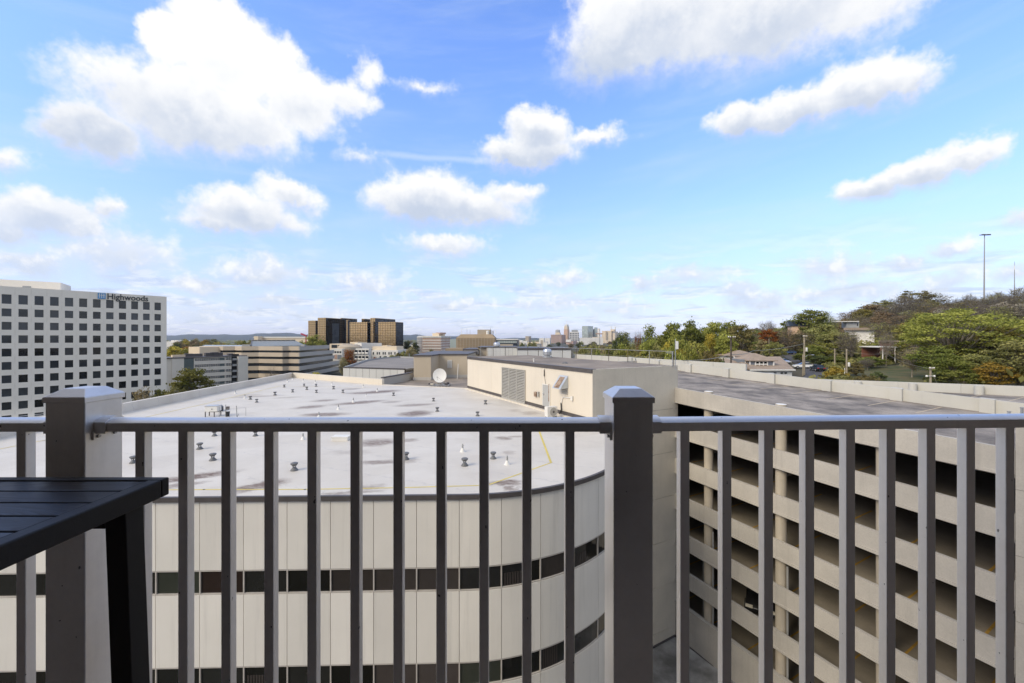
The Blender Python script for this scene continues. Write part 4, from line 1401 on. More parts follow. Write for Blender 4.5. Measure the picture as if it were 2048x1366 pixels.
for s in cols_s[4:6]:
    mb = MB(Mg); mb.tube((s - .42, -.40, -21), (s - .42, -.40, -13.5), .06, n=8); mb.build('downpipe', 'grey_metal', gar)
for s, z0, z1 in ((cols_s[4] + .9, -18.0, -15.4), (cols_s[4] + .9, -20.7, -18.1), (cols_s[5] + 1.1, -18.0, -15.5), (cols_s[5] + 1.1, -20.6, -18.2)):
    mb = MB(Mg); mb.tube((s, -1.2, z0 + gz(s)), (s, -1.2, z1 + gz(s)), .05, n=8); mb.build('conduit', 'grey_metal', gar)
# wall added across the open bay to keep the parking floors dark
mb = MB(); gslab(mb, S0, S1, -BAY - .2, -BAY + .2, -24, tops[0] - DK - .005); mb.build('added_inner_wall', 'concrete_dark', gar)
mb = MB(Mg); mb.box(S1, S1 + .3, -BAY, 0, -24, -3.2); mb.build('end_wall', 'concrete_garage', gar)
# stall stripes
for li, zt in enumerate(tops + [-19.77]):
    z = zt - DK + .006
    s = S0 + 1.2
    while s < S1 - 1:
        k0, k1 = gz(s - .05), gz(s + .05)
        for (ya, yb) in ((-5.3, -.9), (-BAY + .4, -BAY + 5.2)):
            if li and ya < -6: continue
            mb = MB(); mb.add([(s - .05, ya, z + k0), (s + .05, ya, z + k1), (s + .05, yb, z + k1), (s - .05, yb, z + k0)], [(3, 2, 1, 0)], Mg)
            mb.build('stall_stripe', 'stripe_pale' if li == 0 else 'stripe_yellow', gar)
        s += 2.62
# far parapet of the top deck with its pilasters
pil = [s * GLEN for s in (10.55 - 4.215 * k for k in range(-2, 8))]
pz0, pz1 = tops[0] - DK, tops[0]
pe = sorted([S0 - 14] + pil + [S1])
for a, b in zip(pe[:-1], pe[1:]):
    mb = MB(); gslab(mb, a + .36, b - .36 if b < S1 else b, -BAY - .18, -BAY, pz0 - .3, pz1)
    mb.build('parapet_panel', 'parapet_paint', gar)
for s in pil:
    mb = MB(); gslab(mb, s - .36, s + .36, -BAY - .25, -BAY + .26, pz0 - .3, pz1 + .05); mb.build('pilaster', 'parapet_paint', gar)
# level far parapet behind it
xs_lv = [5.0 * GLEN + 3.9 * k for k in range(0, 9)]
for a, b in zip(xs_lv[:-1], xs_lv[1:]):
    mb = MB(Mg); mb.box(a + .015, b - .015, -BAY - 1.3, -BAY - 1.05, -6, -2.84); mb.build('level_parapet', 'parapet_paint', gar)
mb = MB(Mg); mb.box(5 * GLEN, S1 + 20, -BAY - 1.0, -BAY - .3, -6, -3.9); mb.build('gutter', 'concrete_dark', gar)
# second deck: the return ramp falls away from the viewer
S2 = -.0566 / GLEN


def gz2(s): return -4.58 - .93 + S2 * (s + 7.05 * GLEN)


def gslab2(mb, x0, x1, y0, y1, z0, z1):
    k0, k1 = gz2(x0), gz2(x1)
    mb.hexa([(x0, y0, z0 + k0), (x1, y0, z0 + k1), (x1, y1, z0 + k1), (x0, y1, z0 + k0)], [(x0, y0, z1 + k0), (x1, y0, z1 + k1), (x1, y1, z1 + k1), (x0, y1, z1 + k0)], Mg)


E0, E1 = -26.0, 16.0
mb = MB(); gslab2(mb, E0, E1, -34.0, -BAY - .26, -.3, 0); mb.build('deck', 'deck_asphalt', gar)
pe2 = [E0 + 4.82 * k for k in range(9)] + [E1]
for a, b in zip(pe2[:-1], pe2[1:]):
    if b - a < .5: continue
    mb = MB(); gslab2(mb, a + .008, b - .008, -34.2, -34.0, -.6, .93); mb.build('parapet_panel', 'parapet_paint', gar)
for s in [-11.25 * GLEN, -7.05 * GLEN, -2.84 * GLEN, 1.37 * GLEN, 5.6 * GLEN]:
    mb = MB(Mg); mb.tube((s, -33.55, gz2(s) - .1), (s, -33.55, gz2(s) + .86), .34, n=18); mb.build('column', 'parapet_paint', gar, smooth=True)
s = E0 + 2
while s < E1 - 1:
    mb = MB(); mb.add([(s - .05, -33, gz2(s) + .006), (s + .05, -33, gz2(s) + .006), (s + .05, -28.2, gz2(s) + .006), (s - .05, -28.2, gz2(s) + .006)], [(0, 1, 2, 3)], Mg)
    mb.build('stall_stripe', 'stripe_pale', gar)
    s += 2.62
mb = MB(Mg); mb.box(E0, E1, -34.15, -34.05, -26, -6.6); mb.box(E0 - .1, E0, -34, -BAY, -26, -4.2); mb.build('outer_wall', 'concrete_garage', gar)
# stair tower at the near end
for k in range(7):
    z1 = -3.42 - 2.62 * k
    mb = MB(Mg); mb.box(S0 - 5.5, S0 - .02, -6.0, .05, z1 - 2.60, z1); mb.build('tower_lift', 'concrete_garage', gar)
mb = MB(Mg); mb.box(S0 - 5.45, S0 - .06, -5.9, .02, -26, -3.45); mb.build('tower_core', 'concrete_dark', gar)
mb = MB(Mg); mb.box(S0 - 8, S0 - 5.5, -BAY, -6, -26, -5.4); mb.box(S0 - 14, S0 - .02, -BAY - .1, -6.0, -26, tops[0] - DK - .78); mb.build('end_block', 'deck_asphalt', gar)
for (px, py, hh) in ((2018, 838, .35), (2044, 838, .55)):
    t = thing('deck_bollard', 'short steel pipe stub at the right end of the roof deck' if px == 2018 else 'taller steel pipe stub with grey bracket at the right end of the roof deck', 'bollard', tuple(P(px, py, 20.5)))
    a = P(px, py, 20.5); mb = MB(); mb.tube((a.x, a.y, a.z - 1.2), (a.x, a.y, a.z + hh), .055, n=10); mb.build('pipe', 'galvanised', t, smooth=True)
    mb = MB(); mb.tube((a.x, a.y, a.z + hh), (a.x, a.y, a.z + hh + .05), .075, n=10); mb.build('cap', 'grey_metal', t)


# ------------------------------------------------------------------ cars
def car_parts(t, paint):
    W = .88
    prof = [(2.15, .32), (2.2, .62), (2.02, .78), (1.0, .95), (-1.95, .98), (-2.15, .80), (-2.18, .38)]
    mb = MB()
    n = len(prof)
    vs = []
    for (w, zs) in ((-W, 1), (W, 1)):
        vs += [(x, w, z) for x, z in prof]
    vs2 = [(x, w * .93 if z > .7 else w, z) for (x, w, z) in vs]
    mb.add(vs2, [tuple(range(n)), tuple(reversed(range(n, 2 * n)))] + [((i + 1) % n, i, n + i, n + (i + 1) % n) for i in range(n)])
    roof = [(.35, 1.38), (-1.15, 1.42), (-1.75, 1.15), (-1.9, .97), (1.0, .94), (.35, 1.38)]
    mb.hexa([(.15, -.60, 1.38), (.15, .60, 1.38), (-1.25, .60, 1.40), (-1.25, -.60, 1.40)], [(.1, -.56, 1.45), (.1, .56, 1.45), (-1.2, .56, 1.47), (-1.2, -.56, 1.47)])
    mb.build('body', paint, t, bevel=.05, world=False)
    mb = MB(); mb.hexa([(1.0, -.78, .94), (1.0, .78, .94), (-1.95, .78, .97), (-1.95, -.78, .97)], [(.2, -.60, 1.40), (.2, .60, 1.40), (-1.3, .60, 1.42), (-1.3, -.60, 1.42)])
    mb.build('windows', 'car_glass', t, world=False)
    for (x, y) in ((1.38, .80), (1.38, -.80), (-1.38, .80), (-1.38, -.80)):
        mb = MB(); mb.tube((x, y - .11, .32), (x, y + .11, .32), .325, n=18); w = mb.build('wheel', 'black_rubber', t, world=False)
        mb = MB(); s = 1 if y > 0 else -1; mb.tube((x, y + s * .09, .32), (x, y + s * .125, .32), .22, .20, 14); mb.build('rim', 'alloy', w, world=False)
    for y in (.62, -.62):
        mb = MB(); mb.box(2.02, 2.21, y - .20, y + .20, .60, .74); mb.build('headlight', 'lamp_clear', t, world=False)
        mb = MB(); mb.box(-2.19, -2.08, y - .18, y + .18, .66, .84); mb.build('tail_light', 'lamp_red', t, world=False)


def add_car(label, paint, loc, rz, cat='car'):
    t = thing('parked_car', label, cat, loc, rz)
    car_parts(t, paint)
    return t


p = V(15.9, 27.3, 0) + GN * 1.5
zf = tops[5] - DK + gz(((p - GP).dot(GX)))
add_car('black car parked nose out on a lower garage level', 'car_black', (p.x, p.y, zf), math.atan2(-GN.y, -GN.x) + .5)


def ground_at(px, Y): x = xat(px, Y); return V(x, Y, ground_z(x, Y))


# ------------------------------------------------------------------ far and middle-distance buildings
def ray_hit(C, dirv, px):
    r = (px - CX) / FPX
    return (r * C.y - C.x) / (dirv.x - r * dirv.y)


def corner_pts(pxL, pxC, pxR, Y, theta):
    """Footprint of a block of which two faces show; theta turns the left face away from square-on."""
    C = V(xat(pxC, Y), Y, 0)
    e1 = V(-math.cos(theta), math.sin(theta), 0)
    e2 = V(math.sin(theta), math.cos(theta), 0)
    a = ray_hit(C, e1, pxL)
    b = ray_hit(C, e2, pxR) if pxR > pxC else abs(a) * .6
    b = min(abs(b), 400)
    return C, C + e1 * a, C + e1 * a + e2 * b, C + e2 * b, a, b, e1, e2


def block(name, parent, m, pxL, pxC, pxR, top, Y, theta, bottom=None, rise=None, depth=None):
    C, L, B, Rr, a, b, e1, e2 = corner_pts(pxL, pxC, pxR, Y, theta)
    if depth:
        B = L + e2 * depth; Rr = C + e2 * depth; b = depth
    z1 = -(top - CY) / FPX * Y
    z0 = -30 if bottom is None else -(bottom - CY) / FPX * Y
    mb = MB(); mb.prism([(p.x, p.y) for p in (L, C, Rr, B)], z0, z1)
    o = mb.build(name, m, parent)
    return o, C, e1, e2, a, b, z0, z1


def on_wall(name, parent, m, C, theta, px0, px1, py0, py1, proud=.12):
    """A window, sill or strip lying on the left face of a block whose near corner is C."""
    e1 = V(-math.cos(theta), math.sin(theta), 0); n_ = V(-math.sin(theta), -math.cos(theta), 0)
    sa, z1 = wallpt(px0, py0, C, e1); sb, _ = wallpt(px1, py0, C, e1); _, z0 = wallpt(px0, py1, C, e1)
    a, b = C + e1 * sa, C + e1 * sb
    q = [a + n_ * proud, b + n_ * proud, b - n_ * .05, a - n_ * .05]
    mb = MB(); mb.hexa([(p.x, p.y, z0) for p in q], [(p.x, p.y, z1) for p in q])
    return mb.build(name, m, parent)


def face_boxes(mb, C, e, nout, ln, z0, z1, ncol, nrow, fw, fh, proud=.12, off=(.5, .5)):
    """Window boxes in a regular grid on one face of a block."""
    for i in range(ncol):
        for j in range(nrow):
            u = ln * (i + .5) / ncol; w = ln / ncol * fw / 2
            zc = z0 + (z1 - z0) * (j + off[1]) / nrow; h = (z1 - z0) / nrow * fh / 2
            ps = [C + e * (u - w), C + e * (u + w)]
            q = [ps[0], ps[1], ps[1] + nout * proud, ps[0] + nout * proud]
            lo = [(p.x, p.y, zc - h) for p in q]; hi = [(p.x, p.y, zc + h) for p in q]
            mb.hexa(lo, hi)
    return mb


# white office block with the sign
T1 = V(xat(13.2, 118.0), 118.0, 0); T2 = V(xat(315.5, 145.6), 145.6, 0)
hx = (T2 - T1).normalized()
hl = (T2 - T1).length
Mh = frame((T1.x, T1.y, 0), (hx.x, hx.y))         # x along the face to the right, y away
CP = hl / 11
FH = 3.9
hz_top = 15.06
ob = thing('white_office_block', 'large white office block with a grid of dark square windows at the left', 'building', (T1.x, T1.y, -26))
xr = (12 * CP) - CP * .5 + .95
x_l = -5.5 * CP
row_c = [11.35 - FH * k for k in range(10)]
wh = [2.75] + [2.3] * 9
mb = MB(Mh); mb.box(x_l, xr, .45, 26, -26, hz_top - .05); mb.build('core', 'office_white', ob)
mb = MB(Mh)
zprev = hz_top
for c_, h_ in zip(row_c, wh):
    for k in range(-5, 12):
        ja, jb = (k - .5) * CP + .012, min((k + .5) * CP - .012, xr)
        if k == 11: jb = xr
        mb.box(max(ja, x_l), jb, 0, .45, c_ + h_ / 2, zprev)
    zprev = c_ - h_ / 2
mb.box(x_l, xr, 0, .45, zprev - 1.0, zprev)
for k in range(-5, 12):
    xa, xb = k * CP + .9, (k + 1) * CP - .9
    xb = min(xb, xr)
    if k == 11: xa, xb = 11 * CP + .9, xr
    for c_, h_ in zip(row_c, wh): mb.box(xa, xb, .001, .45, c_ - h_ / 2, c_ + h_ / 2)
mb.build('wall', 'office_white', ob)
for k in range(-4, 12):
    for j, (c_, h_) in enumerate(zip(row_c, wh)):
        mb = MB(Mh); mb.box(k * CP - .9, k * CP + .9, .30, .40, c_ - h_ / 2, c_ + h_ / 2)
        w = mb.build('window', 'pane_office', ob)
        if k < 3 and j == 9:
            mb = MB(Mh); mb.box(k * CP - .9, k * CP + .9, .24, .30, c_ - .1, c_ + .1); mb.box(k * CP - .9, k * CP + .9, .24, .30, c_ + .5, c_ + .62); mb.build('transom', 'trim_white', w)
mb = MB(Mh); mb.box(x_l, 2.4 * CP, -3.5, 0, -24.9, -23.6); mb.build('entrance_canopy', 'office_white', ob)
mb = MB(Mh); mb.box(x_l, 2.4 * CP, -3.2, -.1, -26, -24.9); mb.build('entrance_glass', 'pane_office', ob)
mb = MB(Mh); mb.box(2.5 * CP, xr, -.02, .0, -26, -24.6); mb.build('base', 'office_white', ob)
a = P(0, 557.5, 135); b = P(121, 565, 143)
Mp = frame((a.x, a.y, 0), ((b - a).x, (b - a).y))
LN = (V(b.x, b.y, 0) - V(a.x, a.y, 0)).length
mb = MB(Mp); mb.box(-30, LN, 0, 12, hz_top, 19.6); mb.build('roof_penthouse', 'office_white', ob)
mb = MB(Mp); mb.box(LN * .36, LN * .50, -.1, 0, hz_top + .9, hz_top + 2.7); mb.build('penthouse_louvre', 'far_grey', ob)


def text_mesh(body, size, extrude):
    cu = bpy.data.curves.new('letters', 'FONT')
    cu.body = body; cu.size = size; cu.extrude = extrude
    cu.resolution_u = 3
    cu.offset = .012
    o = bpy.data.objects.new('letters', cu)
    col.objects.link(o)
    dg = bpy.context.evaluated_depsgraph_get()
    me = bpy.data.meshes.new_from_object(o.evaluated_get(dg))
    bpy.data.objects.remove(o)
    return me


sign = thing('building_sign', 'dark raised lettering with a blue square logo at the top of the white office block', 'sign', (T1.x, T1.y, 13))
sx0 = wallpt(213.5, 595, T1, hx)[0]; sx1 = wallpt(296, 600, T1, hx)[0]
zb0 = wallpt(214, 600.5, T1, hx)[1]
full = text_mesh('Highwoods', 1.0, .05)
wtot = max(v.co.x for v in full.vertices)
widths = []
for i in range(1, 10):
    m_ = text_mesh('Highwoods'[:i], 1.0, .05); widths.append(max(v.co.x for v in m_.vertices))
scx = (sx1 - sx0) / wtot
capz = 1.95
for i, ch in enumerate('Highwoods'):
    m_ = text_mesh(ch, 1.0, .05)
    w_ = max(v.co.x for v in m_.vertices); mn = min(v.co.x for v in m_.vertices)
    xo = widths[i] - w_
    vs = [(sx0 + (v.co.x + xo) * scx, -.12 - v.co.z * 1.2, zb0 + .42 + v.co.y * capz / .72) for v in m_.vertices]
    mb = MB(Mh); mb.add(vs, [tuple(p.vertices) for p in m_.polygons])
    mb.build('letter', 'letter_dark', sign)
lx0 = wallpt(195.5, 590, T1, hx)[0]; lx1 = wallpt(211, 590, T1, hx)[0]
lz0 = wallpt(203, 597.5, T1, hx)[1]; lz1 = wallpt(203, 586, T1, hx)[1]
mb = MB(Mh); mb.box(lx0, lx1, -.22, -.05, lz0, lz1); lg = mb.build('logo', 'logo_blue', sign)
mb = MB(Mh)
lw = lx1 - lx0; lh = lz1 - lz0
for f in (.16, .44, .72):
    mb.box(lx0 + lw * f, lx0 + lw * (f + .10), -.26, -.225, lz0 + lh * .12, lz0 + lh * .80)
for f in (.08, .36, .64):
    mb.box(lx0 + lw * f, lx0 + lw * (f + .26), -.255, -.224, lz0 + lh * .55, lz0 + lh * .64)
    mb.box(lx0 + lw * (f + .04), lx0 + lw * (f + .22), -.255, -.224, lz0 + lh * .82, lz0 + lh * .90)
mb.build('logo_trees', 'dish_white', lg)

# white apartment block
ap = thing('white_apartment_block', 'white five storey apartment block with green panels between the tree and the beige offices', 'building', (xat(430, 205), 205, -26))
Ra = V(xat(479, 211), 211, 0); La = V(xat(328, 186), 186, 0)
ex_ = (Ra - La).normalized(); AL = (Ra - La).length
Ma = frame((La.x, La.y, 0), (ex_.x, ex_.y))
az1 = -(712.5 - CY) / FPX * 211
mb = MB(Ma); mb.box(-6, AL, .25, 15, -26, az1 - .05); mb.build('core', 'apartment_white', ap)
mb = MB(Ma); mb.box(-6.3, AL + 3.5, -.3, 15.3, az1 - .05, az1 + .35); mb.build('roof_edge', 'dark_trim', ap)


def apx(px): return wallpt(px, 730, La, ex_)[0]


flr = [az1 - .95 - 3.0 * k for k in range(5)]
mb = MB(Ma)
zp = az1 - .05
for c_ in flr:
    mb.box(apx(388), apx(463), 0, .25, c_ + .55, zp); zp = c_ - .75
mb.box(apx(388), apx(463), 0, .25, -26, zp)
mb.box(apx(343.5), apx(368), -.05, .25, -26, az1 - .06)
mb.build('wall', 'apartment_white', ap)
mb = MB(Ma); mb.box(AL - 1.2, AL + 3.4, -1.6, 3.0, -26, az1 - .06); mb.build('end_wall', 'apartment_white', ap)
mb = MB(Ma); mb.box(apx(368.2), apx(387.8), .12, .25, -26, az1 - .1); mb.build('stair_recess', 'apartment_green', ap)
for c_ in flr:
    mb = MB(Ma); mb.box(apx(440), apx(449.5), .08, .24, c_ - .75, c_ + .55); mb.build('green_panel', 'apartment_green', ap)
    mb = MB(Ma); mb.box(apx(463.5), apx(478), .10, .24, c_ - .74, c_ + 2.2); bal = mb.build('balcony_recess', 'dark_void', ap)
    mb = MB(Ma); mb.box(apx(463.5), apx(478), -1.0, .1, c_ - 1.0, c_ - .86); mb.box(apx(463.5), apx(478), -1.0, -.95, c_ - .86, c_ + .1); mb.build('balcony', 'grey_metal', ap)
    for px in [390 + 4.55 * k for k in range(11)] + [451.5, 455.2, 459]:
        xa, xb = apx(px) + .1, apx(px + 3.9)
        mb = MB(Ma); mb.box(xa, xb, .06, .14, c_ - .62, c_ + .5); w = mb.build('window', 'pane_far', ap)
        mb = MB(Ma); xm = (xa + xb) / 2; mb.box(xm - .05, xm + .05, .0, .058, c_ - .62, c_ + .5); mb.box(xa, xm - .051, .0, .058, c_ - .1, c_); mb.box(xm + .051, xb, .0, .058, c_ - .1, c_); mb.build('window_bars', 'trim_white', w)
for k, (px, w_, h_) in enumerate(((352, 5, 1.0), (378, 3, 1.5), (393, 4, 1.4), (419, 4, 1.7), (431, 3, 1.9), (440, 3, 1.6), (465, 2, 1.0))):
    mb = MB(Ma); x = apx(px); mb.box(x, x + w_, 5, 7.5, az1 + .35, az1 + .35 + h_); mb.build('roof_unit', 'dark_trim' if k else 'far_cream', ap)

# beige stepped offices with dark bands
bo = thing('beige_office_building', 'beige stepped office building with dark window bands and sloped glass skylight', 'building', (xat(520, 230), 230, -26))
lv_t = [692.7, 705.3, 718.4, 733.0, 748.0]
ends = [659, 668.5, 669, 681.5, 682]
e2 = V(-.063, 1, 0).normalized()
fpts0 = [(399, 236), (446, 232.5), (470, 234.5), (483, 231.2), (517, 233.5), (565, 229.5), (577, 231.5), (599, 230)]
for k in range(5):
    zt = -(lv_t[k] - CY) / FPX * 230; zb = zt - 2.35
    pts = [V(xat(px, Y), Y, 0) for px, Y in fpts0]
    C_ = pts[-1]
    b_ = ray_hit(C_, e2, ends[k])
    pe_ = pts + [C_ + e2 * b_]
    for i, (p, q) in enumerate(zip(pe_[:-1], pe_[1:])):
        n_ = 1 if i < len(pts) - 1 else 5
        for j in range(n_):
            a1, a2 = p + (q - p) * (j / n_), p + (q - p) * ((j + 1) / n_)
            mb = MB(); wall_seg(mb, a1, a2, .5, zb, zt, 1); mb.build('spandrel', 'beige_panel' if i < len(pts) - 1 else 'grey_panel', bo)
    inn = [p + V(.4, .9, 0) for p in pts] + [pe_[-1] + V(-.9, -.5, 0)]
    inn[0] = pts[0] + V(.2, .9, 0)
    poly = [(p.x, p.y) for p in [V(pt.x - (.9 if i == len(pts) - 1 else 0), pt.y + .9, 0) for i, pt in enumerate(pts)]] + [(pe_[-1].x - .9, pe_[-1].y - .4), (xat(410, 300), 300)]
    mb = MB(); mb.prism(poly, zb - 1.7, zt - .35); mb.build('window_band', 'pane_far', bo)
mb = MB(); mb.prism([(xat(399, 238), 238), (xat(599, 232), 232), (xat(655, 285), 285), (xat(410, 300), 300)], -30, -(694 - CY) / FPX * 230); mb.build('core', 'dark_trim', bo)
block('tan_block', bo, 'far_cream', 377.2, 399, 414, 694, 224, R(24), depth=14)
sk = [P(502, 692.3, 236), P(530, 692.3, 234), P(612, 691.0, 240), P(590, 681, 262), P(504, 681.5, 262)]
mb = MB(); mb.add([tuple(p) for p in sk] + [(p.x, p.y, p.z - 2) for p in sk], [(0, 1, 2, 3, 4), (9, 8, 7, 6, 5), (0, 5, 6, 1), (1, 6, 7, 2), (2, 7, 8, 3), (3, 8, 9, 4), (4, 9, 5, 0)])
so = mb.build('skylight', 'skylight_glass', bo)
mb = MB()
for k in range(1, 9):
    f = k / 9.0
    a1 = sk[1] + (sk[2] - sk[1]) * f; a2 = sk[4] + (sk[3] - sk[4]) * f
    mb.tube(a1 + V(0, 0, .05), a2 + V(0, 0, .05), .12, n=4)
mb.build('skylight_bars', 'grey_metal', so)
mb = MB(); mb.tube(sk[4] + V(0, 0, .3), sk[3] + V(0, 0, .3), .35, n=5); mb.tube(sk[0], sk[4], .35, n=5); mb.build('skylight_ridge', 'dark_trim', so)
for (px, w) in ((489, 3.0), (497, 1.5), (605, 2.2)):
    a = P(px, 692.5, 236); mb = MB(); mb.box(a.x - w / 2, a.x + w / 2, 236, 238, a.z - .3, a.z + 1.0); mb.build('roof_unit', 'far_grey', bo)

# bronze glass towers
br = thing('bronze_glass_towers', 'cluster of bronze mirror glass towers with darkened right faces on the horizon left of centre', 'building', (xat(712, 400), 400, -30))
zz_ = 620
def bz(y): return 620 + y / 7.585
def bx(x): return 590 + x / 7.585
TH = R(20)
for (l, c_, r_, t_, Y) in ((830, 1095, 1145, 182, 395), (1265, 1530, 1640, 180, 392), (200, 310, 348, 160, 430), (345, 465, 692, 116, 420), (690, 705, 940, 120, 428), (1143, 1215, 1520, 120, 425), (1010, 1050, 1143, 132, 440), (780, 800, 832, 150, 410)):
    o, C, e1, e2_, a, b, z0, z1 = block('glass_tower', br, 'bronze_glass', bx(l), bx(c_), bx(r_), bz(t_), Y, TH)
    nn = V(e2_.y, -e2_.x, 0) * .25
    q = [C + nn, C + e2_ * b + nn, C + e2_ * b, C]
    mb = MB(); mb.prism([(p.x, p.y) for p in q], z0, z1 - .3); mb.build('dark_reflection_face', 'dark_reflection_glass', br)  # thin sheet over the right face, dark reflection painted in
block('dark_bay', br, 'far_blue', bx(565), bx(567), bx(668), bz(202), 414, R(62))
block('dark_bay', br, 'far_blue', bx(762), bx(764), bx(896), bz(150), 424, R(62))
block('roof_box', br, 'far_blue', bx(1280), bx(1340), bx(1410), bz(140), 410, TH)

# white buildings in front of the towers
wa = thing('white_arcade_building', 'white low office with rounded window bays and a curved tan stair tower', 'building', (xat(715, 330), 330, -30))
o, C, e1, e2_, a, b, z0, z1 = block('wall', wa, 'far_white', bx(905), bx(1120), bx(1160), bz(585), 320, R(10))
nout = V(-math.sin(R(10)), -math.cos(R(10)), 0)
z0 = -(bz(775) - CY) / FPX * 320
for j in range(2):
    for i in range(4):
        mb = MB(); u = a * (i + .5) / 4; w = a / 4 * .36; zc = z0 + (z1 - z0) * (j + .60) / 2.1; h = 1.1
        ps = [C + e1 * (u - w), C + e1 * (u + w)]
        q = [ps[0], ps[1], ps[1] + nout * .25, ps[0] + nout * .25]
        if (q[1] - q[0]).cross(q[2] - q[1]).z < 0: q.reverse()
        mb.hexa([(p.x, p.y, zc - h) for p in q], [(p.x, p.y, zc + h) for p in q]); w_ = mb.build('window', 'pane_far', wa)
        mb = MB(); mb.tube(ps[0] + nout * .5 + V(0, 0, zc - h - .3), ps[1] + nout * .5 + V(0, 0, zc - h - .3), .75, n=8); mb.build('sill', 'far_white', w_)
block('upper_storey', wa, 'far_white', bx(905), bx(1010), bx(1135), bz(505), 335, R(35), bottom=bz(600), depth=20)

block('plant_room', wa, 'far_cream', bx(835), bx(950), bx(1010), bz(488), 345, R(20), bottom=bz(530), depth=12)
c0 = V(xat(bx(815), 326), 328, 0)
mb = MB(); mb.lathe([(9.2, -30), (9.2, -(bz(560) - CY) / FPX * 326), (7.5, -(bz(532) - CY) / FPX * 326), (5.5, -(bz(522) - CY) / FPX * 326)], (c0.x, c0.y, 0), 20); mb.build('stair_tower', 'far_tan', wa, smooth=True)
wl = thing('white_low_block', 'low white block with arches and coloured mural right of the beige offices', 'building', (xat(675, 315), 315, -30))
Cw = block('wall', wl, 'far_white', bx(545), bx(715), bx(725), bz(590), 315, R(6), depth=16)[1]
Cu = block('upper_floor', wl, 'far_cream', bx(525), bx(725), bx(735), bz(512), 330, R(6), depth=16)[1]
on_wall('glass_strip', wl, 'pane_far', Cu, R(6), bx(555), bx(640), bz(528), bz(575))
on_wall('glass_strip', wl, 'pane_far', Cu, R(6), bx(648), bx(722), bz(532), bz(575))
for k in range(3):
    on_wall('window', wl, 'pane_far', Cw, R(6), bx(600 + k * 38), bx(626 + k * 38), bz(625), bz(652))
on_wall('mural', wl, 'far_brick', Cw, R(6), bx(600), bx(640), bz(676), bz(745))
on_wall('mural', wl, 'siding_grey', Cw, R(6), bx(645), bx(708), bz(680), bz(748))
wb_ = thing('white_terrace_building', 'white terrace building with cream roof storey in front of the bronze towers', 'building', (xat(775, 340), 340, -30))
o, C, e1, e2_, a, b, z0, z1 = block('wall', wb_, 'far_white', bx(1163), bx(1560), bx(1740), bz(612), 330, R(8))
block('roof_storey', wb_, 'far_cream', bx(1175), bx(1540), bx(1562), bz(552), 335, R(8), bottom=bz(612), depth=14)
block('roof_box', wb_, 'far_cream', bx(1325), bx(1400), bx(1410), bz(538), 338, R(8), bottom=bz(560), depth=8)
for px in (1180, 1240, 1272, 1330, 1360, 1418, 1450, 1508):
    on_wall('window', wb_, 'pane_far', C, R(8), bx(px), bx(px + 17), bz(638), bz(675))
for px in (1285, 1370, 1440, 1500):
    on_wall('window', wb_, 'pane_far', C, R(8), bx(px), bx(px + 22), bz(700), bz(745))
mb = MB(); face_boxes(mb, C, e2_, V(math.cos(R(8)), -math.sin(R(8)), 0), b, -(bz(690) - CY) / FPX * 330, z1 - 1.0, 9, 1, .5, .5, .2); mb.build('side_windows', 'pane_far', wb_)


# brick block with the white frame, tower beside it
def cx3(x): return 820 + x / 7.585
def cy3(y): return 640 + y / 7.585
rb = thing('brick_grid_building', 'red brick office with white frame grid and red capped roof room', 'building', (xat(875, 460), 460, -30))
o, C, e1, e2_, a, b, z0, z1 = block('wall', rb, 'far_brick', cx3(190), cx3(470), cx3(615), cy3(248), 450, R(12))
zb = -(cy3(480) - CY) / FPX * 450
n1_ = V(-math.sin(R(12)), -math.cos(R(12)), 0); n2_ = V(math.cos(R(12)), -math.sin(R(12)), 0)
for j in range(6):
    z = zb + (z1 - zb) * j / 5.6
    mb = MB()
    q = [C + e1 * a + n1_ * .5, C + n1_ * .5 + n2_ * .5, C + n1_ * .01 + n2_ * .5, C + e1 * a + n1_ * .01]
    mb.hexa([(p.x, p.y, z) for p in q], [(p.x, p.y, z + .9) for p in q])
    mb.build('floor_band', 'far_white', rb)
mb = MB(); face_boxes(mb, C, e2_, n2_, b, zb, z1, 7, 6, .55, .5, .3); mb.build('side_frames', 'far_white', rb)
mb = MB(); face_boxes(mb, C, e1, n1_, a, zb, z1, 10, 6, .45, .42, .25, (.5, .60)); mb.build('windows', 'far_grey', rb)
block('cornice', rb, 'far_white', cx3(185), cx3(472), cx3(622), cy3(242), 449, R(12), bottom=cy3(262))
block('roof_room', rb, 'far_cream', cx3(340), cx3(440), cx3(475), cy3(200), 462, R(20), bottom=cy3(245), depth=14)
block('red_cap', rb, 'far_brick', cx3(390), cx3(450), cx3(478), cy3(190), 461, R(35), bottom=cy3(212), depth=10)
rt = thing('round_tower', 'small round white tower with dark bands left of the brick grid office', 'building', (xat(840, 470), 475, -30))
c0 = (xat(cx3(148), 470), 476, 0)
mb = MB(); mb.lathe([(4.6, -30), (4.6, -(cy3(252) - CY) / FPX * 470), (2.5, -(cy3(240) - CY) / FPX * 470)], c0, 18); mb.build('drum', 'far_white', rt, smooth=True)
mb = MB()
for k in range(4):
    z = -(cy3(282 + 24 * k) - CY) / FPX * 470; mb.lathe([(4.72, z), (4.72, z + .7)], c0, 18)
mb.build('window_ring', 'far_grey', rt)

